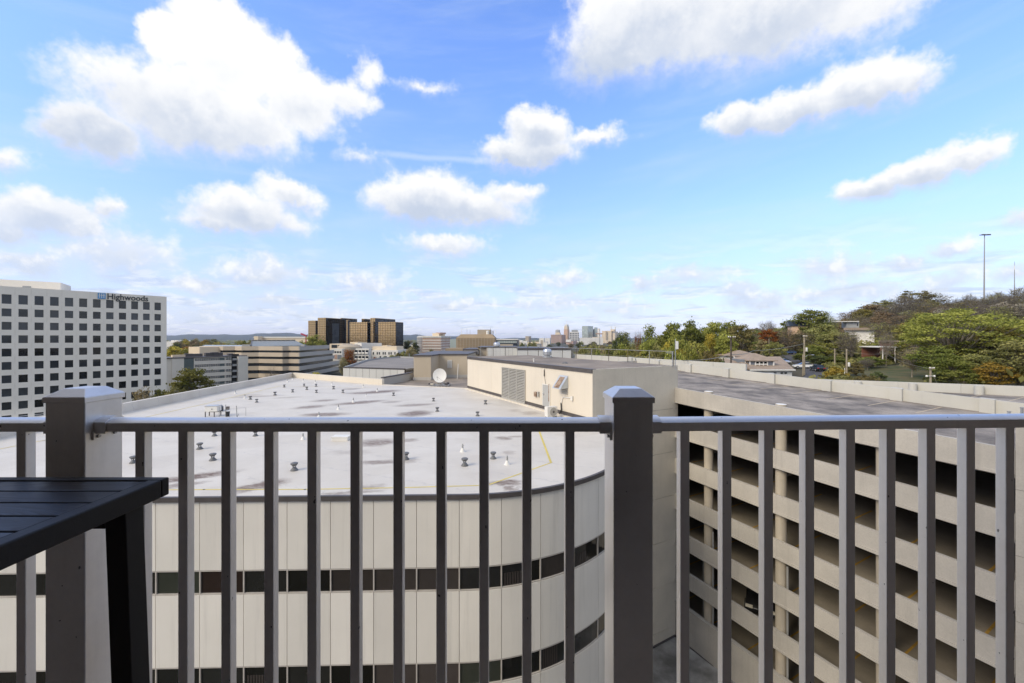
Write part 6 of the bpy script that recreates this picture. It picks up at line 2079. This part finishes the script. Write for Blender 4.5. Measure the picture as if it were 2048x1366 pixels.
def gen_tree(seed, trunk_h=.30, spread=.5, nclump=46, per=90, leaf=.030, flat=.62, gap=.2, stem=.024, bare=False, twigs=3):
    """Unit tree (height 1): returns (trunk mesh, crown mesh). Limbs end in leaf clumps spread unevenly through the crown."""
    r = random.Random(seed)
    g = np.random.default_rng(seed)
    vs, fs = [], []
    top = V(r.uniform(-.03, .03), r.uniform(-.03, .03), trunk_h * 1.6)
    tp = [V(0, 0, -.03), V(r.uniform(-.012, .012), r.uniform(-.012, .012), trunk_h * .5), V(r.uniform(-.02, .02), r.uniform(-.02, .02), trunk_h), top, V(top.x * 1.5, top.y * 1.5, .72)]
    limb(vs, fs, tp, [stem * 1.35, stem, stem * .85, stem * .6, stem * .18], 7)
    cz = (1 + trunk_h * .85) / 2
    hz = (1 - trunk_h * .85) / 2
    clumps = []
    lobes = [(r.uniform(0, 6.28), r.uniform(.70, 1.1)) for _ in range(6)]
    tries = 0
    while len(clumps) < nclump and tries < 4000:
        tries += 1
        d_ = V(r.gauss(0, 1), r.gauss(0, 1), r.gauss(.15, 1)).normalized()
        rad = r.uniform(.35, 1.0) ** .6
        a = math.atan2(d_.y, d_.x)
        k = .72 + .28 * sum(math.cos(a - la) * lw for la, lw in lobes[:3]) / 2.0
        k = max(.6, min(1.12, k + r.uniform(-.1, .1)))
        p = V(d_.x * spread * rad * k, d_.y * spread * rad * k, cz + d_.z * hz * rad * (.9 + .1 * k))
        if p.z < trunk_h * .75: continue
        if any((p - q).length < .085 for q in clumps): continue
        clumps.append(p)
    for c in clumps:
        s = tp[2] + (tp[3] - tp[2]) * r.uniform(-.3, 1.2)
        m_ = s + (c - s) * .5 + V(r.uniform(-.03, .03), r.uniform(-.03, .03), r.uniform(-.01, .05))
        limb(vs, fs, [s, m_, c], [stem * .42, stem * .24, stem * .08], 4)
        if bare:
            for _ in range(twigs):
                e = c + V(r.gauss(0, .07), r.gauss(0, .07), abs(r.gauss(.04, .06)))
                st = m_ + (c - m_) * r.uniform(.3, 1)
                limb(vs, fs, [st, (st + e) / 2 + V(r.gauss(0, .012), r.gauss(0, .012), .01), e], [stem * .11, stem * .08, stem * .03], 3)
                for _ in range(2):
                    e2 = e + V(r.gauss(0, .04), r.gauss(0, .04), abs(r.gauss(.02, .03)))
                    limb(vs, fs, [(st + e) / 2, e2], [stem * .07, stem * .025], 3)
    tm = bpy.data.meshes.new('trunk')
    tm.from_pydata([tuple(p) for p in vs], [], fs)
    tm.polygons.foreach_set('use_smooth', [True] * len(tm.polygons))
    tm.materials.append(MATS['bark'])
    C = np.array([tuple(c) for c in clumps])
    n = len(clumps) * per
    idx = np.repeat(np.arange(len(clumps)), per)
    csize = g.uniform(.055, .115, len(clumps))
    dirs = g.normal(size=(n, 3)); dirs /= np.linalg.norm(dirs, axis=1, keepdims=True)
    rr = g.uniform(.15, 1.0, n) ** .55
    pos = C[idx] + dirs * (csize[idx] * rr)[:, None] * np.array([1.25, 1.25, flat])
    stray = g.random(n) < .08
    pos[stray] += g.normal(size=(stray.sum(), 3)) * .045
    nor = dirs * .7 + g.normal(size=(n, 3)) * .55 + np.array([0, 0, .55]); nor /= np.linalg.norm(nor, axis=1, keepdims=True)
    t1 = np.cross(nor, g.normal(size=(n, 3))); t1 /= np.linalg.norm(t1, axis=1, keepdims=True)
    t2 = np.cross(nor, t1)
    L = leaf * g.uniform(.6, 1.25, n)
    a = t1 * (L * .62)[:, None]; b = t2 * (L * .40)[:, None]
    quad = np.stack([pos - a, pos - b + nor * (L * .10)[:, None], pos + a, pos + b + nor * (L * .10)[:, None]], 1).reshape(-1, 3)
    me = bpy.data.meshes.new('crown')
    me.vertices.add(4 * n); me.vertices.foreach_set('co', quad.astype(np.float32).ravel())
    me.loops.add(4 * n); me.loops.foreach_set('vertex_index', np.arange(4 * n, dtype=np.int32))
    me.polygons.add(n); me.polygons.foreach_set('loop_start', np.arange(0, 4 * n, 4, dtype=np.int32))
    me.update(calc_edges=True)
    ct = g.uniform(.0, .75, len(clumps))
    tint = np.clip(ct[idx] + g.normal(0, .16, n) + .12, 0, 1)
    at = me.attributes.new('tint', 'FLOAT', 'POINT')
    at.data.foreach_set('value', np.repeat(tint, 4).astype(np.float32))
    me.materials.append(MATS['leaf_green'])
    return tm, me


FORMS = {
    'round': [gen_tree(s, .24, .40, 54, 90, .034) for s in (11, 12, 13, 14)],
    'tall': [gen_tree(s, .22, .27, 46, 90, .030, .8) for s in (21, 22)],
    'wide': [gen_tree(s, .20, .62, 70, 90, .030, .5) for s in (31, 32)],
    'low': [gen_tree(s, .08, .55, 46, 90, .045, .7) for s in (41, 42)],
    'thin': [gen_tree(s, .25, .40, 48, 26, .028, .6, stem=.018, bare=True, twigs=5) for s in (51, 52, 53)],
    'bare': [gen_tree(s, .30, .38, 60, 5, .022, .6, stem=.015, bare=True, twigs=9) for s in (61, 62, 63)],
    'big': [gen_tree(71, .20, .70, 150, 110, .022, .42, stem=.030)],
    'shrub': [gen_tree(s, .03, .60, 40, 120, .055, .8) for s in (81, 82)],
}
LEAF = {'G': 'leaf_green', 'L': 'leaf_light', 'Y': 'leaf_yellow', 'A': 'leaf_olive', 'D': 'leaf_dark', 'O': 'leaf_orange', 'B': 'leaf_brown', 'R': 'leaf_grey', 'H': 'leaf_hedge'}
NAMES = {'shrub': ('shrub', 'shrub'), 'low': ('tree', 'tree')}
tcount = 0


def tree(px, top, Y, w, form, leaf, label, group=None, base=None, bark='bark'):
    """Crown top at pixel row top, crown w pixels wide, trunk on the ground at depth Y."""
    global tcount
    x = xat(px, Y)
    gz_ = ground_z(x, Y) if base is None else -(base - CY) / FPX * Y
    zt = -(top - CY) / FPX * Y
    h = max(1.2, (zt - gz_) * 1.0)
    fm = FORMS[form]
    tm, cm = fm[tcount % len(fm)]
    tcount += 1
    nm, cat = NAMES.get(form, ('tree', 'tree'))
    t = bpy.data.objects.new('shrub' if cat == 'shrub' else 'tree', None)
    t.empty_display_size = .2
    col.objects.link(t)
    WM[t.name] = Matrix.Identity(4)
    t.location = (x, Y, gz_)
    wid = {'round': .86, 'tall': .62, 'wide': 1.28, 'low': 1.15, 'thin': .88, 'bare': .92, 'big': 1.42, 'shrub': 1.25}[form]
    s = w / FPX * Y / (wid)
    t.scale = (s, s, h * .97)
    t.rotation_euler = (0, 0, rnd.uniform(0, 6.28))
    tag(t, label, cat, group)
    o = obj('trunk', tm, t)
    o.material_slots[0].link = 'OBJECT'; o.material_slots[0].material = MATS[bark]
    o = obj('crown', cm, t)
    o.material_slots[0].link = 'OBJECT'; o.material_slots[0].material = MATS[LEAF[leaf]]
    return t


T_ = tree
# left of centre
T_(384, 733, 122, 104, 'round', 'G', 'large green tree in front of the white apartment block')
T_(352, 772, 112, 60, 'round', 'A', 'pale olive tree at the foot of the large green tree')
T_(318, 776, 112, 40, 'round', 'G', 'green tree at the right corner of the white office block')
T_(288, 771, 72, 52, 'tall', 'B', 'reddish brown tree in front of the right end of the white office block')
T_(268, 790, 66, 40, 'low', 'A', 'low olive tree along the left roof parapet')
T_(330, 790, 84, 60, 'low', 'A', 'low tree top just over the left parapet')
T_(345, 690, 240, 60, 'round', 'Y', 'yellow green tree beside the white office block')
T_(372, 692, 250, 55, 'round', 'L', 'light green tree behind the apartment roof')
T_(398, 688, 300, 50, 'round', 'D', 'dark tree behind the tan block')
T_(355, 703, 225, 60, 'low', 'L', 'bushy green tree right behind the apartment roof')
T_(632, 667, 290, 52, 'round', 'L', 'rounded green tree in front of the left bronze tower')
T_(603, 676, 300, 18, 'round', 'G', 'small green tree left of the rounded one')
T_(620, 682, 288, 40, 'low', 'D', 'dark low tree behind the stepped offices')
T_(697, 697, 255, 32, 'tall', 'O', 'orange brown tree before the white arcade building')
T_(686, 712, 250, 22, 'tall', 'B', 'brown tree at the end of the stepped offices')
for k, px in enumerate((716, 730, 745, 758, 770, 784, 797)):
    T_(px, 726 - k * 3.4, 190 + k * 6, 26, 'shrub', 'H' if k < 5 else 'A', 'leafy green treetop in the row behind the grey curved parapet', 'treetops behind the curved parapet', base=760 - k * 4)
T_(749, 712, 260, 18, 'tall', 'O', 'slim orange tree at the white terrace building')
T_(700, 735, 190, 30, 'shrub', 'Y', 'yellowish treetop left end of the row behind the parapet', base=770)
T_(545, 742, 120, 60, 'bare', 'R', 'bare twiggy grey tree above the left parapet corner')
T_(572, 746, 118, 40, 'bare', 'R', 'small bare tree right of the larger bare one at the parapet corner')
T_(630, 744, 100, 30, 'shrub', 'Y', 'yellow green treetop just over the back parapet', base=765)
T_(815, 678, 420, 26, 'round', 'D', 'dark tree at the foot of the right bronze tower')
T_(830, 683, 400, 24, 'round', 'D', 'second dark tree right of the bronze towers')
T_(822, 692, 330, 36, 'low', 'B', 'brownish low trees before the brick grid building')
T_(807, 700, 300, 26, 'low', 'A', 'olive low tree at the end of the white terrace')
T_(862, 695, 300, 22, 'round', 'G', 'small green tree before the brick grid building')
T_(905, 690, 320, 22, 'round', 'D', 'dark tree left of the brown stone block')
# far woods on the left, single trees
for k in range(46):
    px = rnd.uniform(338, 618); Y = rnd.uniform(330, 900)
    tp_ = 676 + 18 * (330 / Y) * rnd.uniform(.25, 1.0) - 2
    T_(px, tp_, Y, rnd.uniform(20, 34) * 420 / Y + 6, rnd.choice(['round', 'round', 'low', 'wide']), rnd.choice('GLAYABOD'), 'autumn tree in the far woods between the hills and the beige offices', 'far woods left of centre')
for k in range(34):
    px = rnd.choice([rnd.uniform(1035, 1260), rnd.uniform(800, 1160)]); Y = rnd.uniform(450, 1500)
    T_(px, 676 + 26 * 450 / Y * rnd.uniform(.45, .9), Y, rnd.uniform(14, 24) * 500 / Y + 5, 'round', rnd.choice('GADBD'), 'small distant tree between the town buildings', 'distant trees in town')
# behind the garage roof parapet, left to right
T_(1166, 686, 120, 46, 'low', 'A', 'low olive tree right of the white roof block')
T_(1184, 680, 150, 44, 'thin', 'A', 'thin leafed olive tree below the green glass tower')
T_(1203, 684, 135, 46, 'thin', 'B', 'brown twiggy tree below the dark glass tower')
T_(1215, 694, 110, 50, 'low', 'A', 'low brownish bush tree behind the guard rail')
T_(1238, 664, 140, 40, 'round', 'D', 'dark tree in front of the cream cluster downtown')
T_(1244, 682, 104, 62, 'round', 'L', 'light green bushy tree behind the guard rail')
T_(1248, 661, 150, 34, 'tall', 'G', 'green tree top against the cream spires')
T_(1277, 660, 118, 26, 'thin', 'O', 'thin orange tree between the green ones')
T_(1297, 646, 110, 40, 'tall', 'G', 'tall green tree with a loose top left of the tree bank')
T_(1270, 700, 98, 60, 'low', 'D', 'dark undergrowth tree below the thin orange one')
T_(1318, 664, 102, 74, 'round', 'G', 'full green tree left in the tree bank')
T_(1345, 641, 112, 70, 'round', 'G', 'high green tree behind the white panel antenna')
T_(1330, 690, 86, 76, 'low', 'L', 'light green low tree right behind the wall corner')
T_(1384, 637, 116, 64, 'round', 'G', 'green tree with ragged top right of the antenna')
T_(1390, 676, 92, 74, 'round', 'L', 'yellowish green tree in the middle of the tree bank')
T_(1428, 640, 118, 66, 'round', 'L', 'light green tree with an orange patch in the tree bank')
T_(1421, 664, 108, 34, 'tall', 'Y', 'yellow orange tree inside the tree bank')
T_(1424, 694, 82, 60, 'low', 'A', 'olive low tree left of the dark wooden pole')
T_(1462, 636, 126, 56, 'round', 'G', 'high green tree above the dark wooden pole')
T_(1480, 646, 112, 66, 'round', 'A', 'olive green tree right of the dark wooden pole')
T_(1440, 712, 72, 70, 'low', 'D', 'dark hedge like tree left of the house')
T_(1360, 715, 70, 66, 'low', 'G', 'low green tree behind the parapet left of the overhead cable')
T_(1495, 690, 118, 40, 'low', 'D', 'dark tree behind the house ridge')
T_(1508, 664, 175, 34, 'bare', 'R', 'bare grey tree left of the red autumn tree')
T_(1538, 640, 205, 50, 'bare', 'R', 'tall bare tree against the sky above the red autumn tree')
T_(1520, 655, 210, 34, 'thin', 'A', 'sparse olive tree on the skyline gap')
T_(1538, 655, 152, 46, 'round', 'O', 'red orange autumn tree behind the house')
T_(1516, 676, 148, 40, 'low', 'B', 'dark red brown bush left of the red autumn tree')
T_(1569, 656, 150, 62, 'thin', 'B', 'brown twiggy tree right of the red autumn tree')
T_(1545, 682, 128, 50, 'low', 'A', 'olive bush by the small far pole')
T_(1588, 634, 185, 60, 'round', 'G', 'green tree left of the tall one with a gappy crown')
T_(1625, 616, 172, 76, 'round', 'G', 'tall green tree with a gappy crown above the lamp pole')
T_(1651, 622, 180, 46, 'thin', 'G', 'thin green tree top right of the gappy crown')
T_(1640, 646, 150, 70, 'round', 'A', 'olive tree behind the lamp pole')
T_(1660, 634, 200, 50, 'thin', 'A', 'sparse olive tree on the slope below the crest')
T_(1606, 660, 150, 56, 'thin', 'A', 'sparse tree in front of the orange brick house')
T_(1590, 680, 150, 50, 'thin', 'B', 'brown scrub tree above the blue car')
T_(1640, 684, 122, 66, 'round', 'L', 'yellow green tree right of the lamp pole')
T_(1672, 660, 130, 84, 'round', 'A', 'broad olive tree before the white hillside building')
T_(1602, 706, 118, 44, 'round', 'G', 'rounded green tree behind the parked cars')
T_(1640, 710, 106, 56, 'low', 'D', 'dark green tree over the dark car')
T_(1668, 712, 104, 56, 'round', 'G', 'green tree behind the plain grey pole')
T_(1668, 733, 82, 50, 'shrub', 'Y', 'round pale yellow green shrub behind the parapet', base=775)
T_(1700, 705, 112, 46, 'low', 'D', 'dark green bush below the white hillside building')
T_(1745, 698, 118, 60, 'low', 'D', 'dark green hedge right below the white hillside building')
T_(1702, 657, 110, 62, 'bare', 'B', 'dark forked bare tree in front of the white wall', base=735)
T_(1735, 716, 92, 44, 'bare', 'R', 'bare grey bush tree beside the transformer pole')
T_(1712, 725, 84, 44, 'low', 'A', 'scrub left of the lawn')
T_(1755, 742, 72, 36, 'low', 'D', 'dark low bush on the lawn', base=775)
T_(1730, 748, 66, 60, 'low', 'A', 'olive ground shrub along the parapet before the lawn', base=790)
# on the lawn and right
T_(1772, 664, 96, 42, 'bare', 'R', 'slim bare tree with a pale trunk on the lawn', bark='bark_pale')
T_(1760, 640, 150, 60, 'thin', 'A', 'hazy olive tree right of the white hillside building')
T_(1782, 646, 140, 60, 'thin', 'A', 'thin olive tree left of the big spreading tree')
T_(1824, 690, 78, 56, 'thin', 'B', 'reddish bare tree in front of the brick apartments', bark='bark_pale')
T_(1910, 612, 84, 262, 'big', 'L', 'big spreading light green tree with pale limbs at the right', bark='bark_pale')
T_(1985, 632, 92, 150, 'wide', 'G', 'green crown behind the right half of the big spreading tree')
T_(1840, 665, 100, 100, 'wide', 'G', 'green crown behind the left half of the big spreading tree')
T_(1900, 706, 66, 80, 'round', 'G', 'green tree below the big spreading tree')
T_(1950, 704, 70, 90, 'round', 'A', 'olive tree under the right limbs of the big spreading tree')
T_(2036, 676, 60, 120, 'round', 'A', 'yellowish olive tree at the right edge of the view')
T_(1985, 722, 60, 80, 'round', 'Y', 'yellow tree left of the olive one at the right edge')
T_(1930, 738, 62, 90, 'low', 'G', 'low green tree along the right parapet')
T_(1880, 742, 64, 50, 'low', 'D', 'dark shrub right of the stubby pale pole')
for (px, tp_, Y, w, f, l, lb) in (
        (1300, 672, 94, 60, 'round', 'L', 'light green tree filling the left end of the tree bank'), (1352, 660, 100, 60, 'round', 'L', 'bright green tree below the ragged tops behind the antenna'),
        (1408, 652, 124, 60, 'round', 'G', 'green crown between the antenna and the dark wooden pole'), (1450, 662, 104, 60, 'round', 'L', 'light green crown just left of the dark wooden pole'),
        (1492, 660, 130, 46, 'round', 'G', 'green crown right of the dark wooden pole top'), (1400, 705, 76, 70, 'low', 'L', 'light green bush over the parapet in the tree bank'),
        (1462, 700, 112, 40, 'low', 'G', 'green bush behind the left end of the house'), (1570, 668, 160, 50, 'round', 'A', 'olive crown above the blue car'),
        (1612, 646, 178, 56, 'round', 'L', 'light green crown under the tall gappy one'), (1655, 664, 138, 60, 'round', 'G', 'green crown right of the lamp pole top'),
        (1625, 690, 112, 50, 'round', 'G', 'green crown over the white parked car'), (1772, 672, 128, 44, 'round', 'L', 'light green crown right of the white hillside wall'),
        (1790, 690, 105, 60, 'low', 'G', 'green bush in front of the brick apartments'), (1740, 712, 96, 60, 'low', 'G', 'green bushes along the top edge of the lawn'),
        (1694, 708, 118, 44, 'round', 'G', 'green crown left below the white hillside wall'), (1830, 640, 120, 90, 'round', 'L', 'light green crown at the left shoulder of the big spreading tree'),
        (2000, 650, 78, 110, 'round', 'L', 'light green crown at the right shoulder of the big spreading tree'), (1870, 690, 74, 90, 'round', 'G', 'green crown below the left limbs of the big spreading tree')):
    T_(px, tp_, Y, w, f, l, lb)
for k in range(18):
    px = 1160 + 13.4 * k + rnd.uniform(-5, 5)
    T_(px, rnd.uniform(676, 698) if px > 1225 else rnd.uniform(690, 700), rnd.uniform(74, 100), rnd.uniform(50, 70), rnd.choice(['low', 'round', 'low']), rnd.choice('LALGGY'), 'bushy tree in the front row directly behind the garage parapet', 'front row of bushy trees behind the garage')
# the hill crest
crest = [(1698, 620, 250, 60, 'thin', 'B'), (1690, 634, 215, 50, 'thin', 'A'), (1720, 617, 262, 70, 'thin', 'B'), (1740, 606, 270, 66, 'round', 'B'), (1728, 616, 225, 44, 'round', 'L'), (1765, 600, 275, 60, 'round', 'A'),
         (1778, 596, 282, 56, 'thin', 'D'), (1810, 590, 270, 80, 'bare', 'R'), (1790, 606, 248, 80, 'bare', 'R'), (1820, 603, 240, 90, 'bare', 'R'), (1828, 576, 285, 74, 'wide', 'A'), (1858, 582, 280, 70, 'thin', 'A'), (1850, 600, 240, 60, 'thin', 'A'),
         (1768, 622, 222, 70, 'round', 'B'), (1798, 628, 210, 66, 'thin', 'B'), (1842, 622, 200, 60, 'round', 'A'), (1812, 644, 165, 60, 'thin', 'O'), (1790, 650, 158, 50, 'round', 'L'), (1875, 600, 272, 56, 'bare', 'R'), (1905, 598, 270, 60, 'bare', 'R'),
         (1940, 588, 280, 40, 'bare', 'R'), (1922, 602, 262, 60, 'thin', 'G'), (1955, 604, 258, 50, 'thin', 'A'), (1992, 583, 285, 46, 'thin', 'Y'), (2010, 588, 282, 50, 'bare', 'R'), (2035, 578, 280, 60, 'bare', 'R'), (2050, 572, 270, 60, 'thin', 'A'),
         (2020, 606, 255, 70, 'thin', 'B'), (2045, 610, 245, 70, 'thin', 'B'), (1985, 612, 250, 60, 'thin', 'B'), (2030, 632, 160, 70, 'thin', 'A'), (1700, 646, 205, 50, 'bare', 'R'), (1745, 634, 205, 60, 'thin', 'B'), (1757, 628, 190, 40, 'round', 'B')]
names = {'B': 'brown autumn tree on the wooded hill crest', 'A': 'olive tree on the wooded hill crest', 'R': 'bare grey tree on the wooded hill crest', 'L': 'light green tree on the wooded hill crest', 'D': 'dark green tree on the wooded hill crest', 'G': 'green tree on the wooded hill crest', 'Y': 'yellowish tree on the wooded hill crest', 'O': 'orange tree on the wooded hill crest'}
for (px, tp_, Y, w, f, l) in crest: T_(px, tp_, Y, w, f, l, names[l], {'B': 'brown trees of the hill', 'A': 'olive trees of the hill', 'R': 'bare trees of the hill'}.get(l, 'mixed trees of the hill') + ' crest')
for k in range(54):
    px = rnd.uniform(1690, 2090); Y = rnd.uniform(170, 300)
    x = xat(px, Y); h = rnd.uniform(7, 12)
    tp_ = CY - (ground_z(x, Y) + h) / Y * FPX
    l = rnd.choice('BAAAARRBAA')
    T_(px, tp_, Y, rnd.uniform(34, 56) * 230 / Y, rnd.choice(['thin', 'thin', 'bare', 'low']), l, names[l], {'B': 'brown trees of the hill', 'A': 'olive trees of the hill', 'R': 'bare trees of the hill'}[l] + ' crest')
for k in range(26):
    px = rnd.uniform(1160, 1700); Y = rnd.uniform(150, 300)
    x = xat(px, Y); h = rnd.uniform(7, 11)
    tp_ = CY - (ground_z(x, Y) + h) / Y * FPX
    T_(px, max(tp_, 655), Y, rnd.uniform(34, 52) * 200 / Y, rnd.choice(['low', 'round', 'thin']), rnd.choice('AAGDB'), 'background tree in the wooded slope behind the house', 'trees of the slope behind the house')
# under-storey: uncountable shrubs and the far woodland
def scatter(name, n, place, leaf, quads=14, size=1.0, seed=5):
    g = np.random.default_rng(seed); pts = []
    while len(pts) < n:
        q = place(g)
        if q is not None: pts.append(q)
    P_ = np.array([p[:3] for p in pts]); S = np.array([p[3] for p in pts])
    idx = np.repeat(np.arange(n), quads); m = n * quads
    dirs = g.normal(size=(m, 3)); dirs /= np.linalg.norm(dirs, axis=1, keepdims=True); dirs[:, 2] = np.abs(dirs[:, 2])
    pos = P_[idx] + dirs * (S[idx] * g.uniform(.3, 1, m) ** .5)[:, None] * np.array([1.1, 1.1, .9])
    nor = dirs + g.normal(size=(m, 3)) * .5; nor /= np.linalg.norm(nor, axis=1, keepdims=True)
    t1 = np.cross(nor, g.normal(size=(m, 3))); t1 /= np.linalg.norm(t1, axis=1, keepdims=True); t2 = np.cross(nor, t1)
    L = S[idx] * .34 * size * g.uniform(.6, 1.3, m)
    a = t1 * L[:, None]; b = t2 * (L * .7)[:, None]
    quad = np.stack([pos - a, pos - b, pos + a, pos + b], 1).reshape(-1, 3)
    me = bpy.data.meshes.new(name)
    me.vertices.add(4 * m); me.vertices.foreach_set('co', quad.astype(np.float32).ravel())
    me.loops.add(4 * m); me.loops.foreach_set('vertex_index', np.arange(4 * m, dtype=np.int32))
    me.polygons.add(m); me.polygons.foreach_set('loop_start', np.arange(0, 4 * m, 4, dtype=np.int32))
    me.update(calc_edges=True)
    at = me.attributes.new('tint', 'FLOAT', 'POINT'); tv = g.uniform(0, 1, n)[idx] * .7 + g.uniform(0, .3, m)
    at.data.foreach_set('value', np.repeat(tv, 4).astype(np.float32))
    me.materials.append(MATS[leaf])
    return tag(obj(name, me), kind='stuff')


def on_hill(g):
    px = g.uniform(1150, 2110); Y = 68 * (310 / 68) ** g.random(); x = xat(px, Y)
    w = (x - 12.26) * .877 + (Y - 30.45) * .48
    if w < 48: return None
    if 1690 < px < 1870 and 60 < Y < 100: return None
    if 1480 < px < 1660 and 78 < Y < 150: return None
    s = g.uniform(.7, 2.2) * (.7 + Y / 250)
    return (x, Y, ground_z(x, Y), s)


scatter('undergrowth', 2600, on_hill, 'leaf_olive', 26, .8, 3)


def east_slope(g):
    px = g.uniform(2080, 4300); Y = 24 * (290 / 24) ** g.random(); x = xat(px, Y)
    w = (x - 12.26) * .877 + (Y - 30.45) * .48
    if w < 60 or x > 420: return None
    return (x, Y, ground_z(x, Y) + 2, g.uniform(3, 5.5))


scatter('wooded_slope', 1500, east_slope, 'leaf_olive', 40, .7, 6)


def far_wood(g):
    Y = 450 * (5200 / 450) ** g.random(); px = g.uniform(-500, 1500); x = xat(px, Y)
    if 1070 < px < 1260 and Y < 2400: return None
    return (x, Y, ground_z(x, Y) - 1, g.uniform(5, 9) * (1 + Y / 3500))


scatter('woodland', 5200, far_wood, 'leaf_olive', 14, 1.0, 9)


def city(g):
    Y = 60 * (500 / 60) ** g.random(); px = g.uniform(-700, 1150); x = xat(px, Y)
    if Y < 62 + .0 * x: return None
    if -150 < x < -128 and Y < 175: return None
    if px < 345 and Y < 185: return None
    return (x, Y, ground_z(x, Y), g.uniform(1.5, 4.5))


# ------------------------------------------------------------------ air
bm_ = MB(); bm_.box(-9500, 9500, -2100, 9900, -43.5, 74)
haze_m = bpy.data.materials.new('haze')
haze_m.use_nodes = True
hn = NT(haze_m.node_tree)
pv = hn.node('ShaderNodeVolumePrincipled')
pv.inputs['Color'].default_value = (0.80, 0.88, 1.0, 1)
pv.inputs['Density'].default_value = 0.00006
pv.inputs['Anisotropy'].default_value = 0.3
ho = hn.node('ShaderNodeOutputMaterial')
hn.t.links.new(pv.outputs[0], ho.inputs['Volume'])
MATS['haze'] = haze_m
hz = bm_.build('haze', 'haze')
tag(hz, kind='stuff')
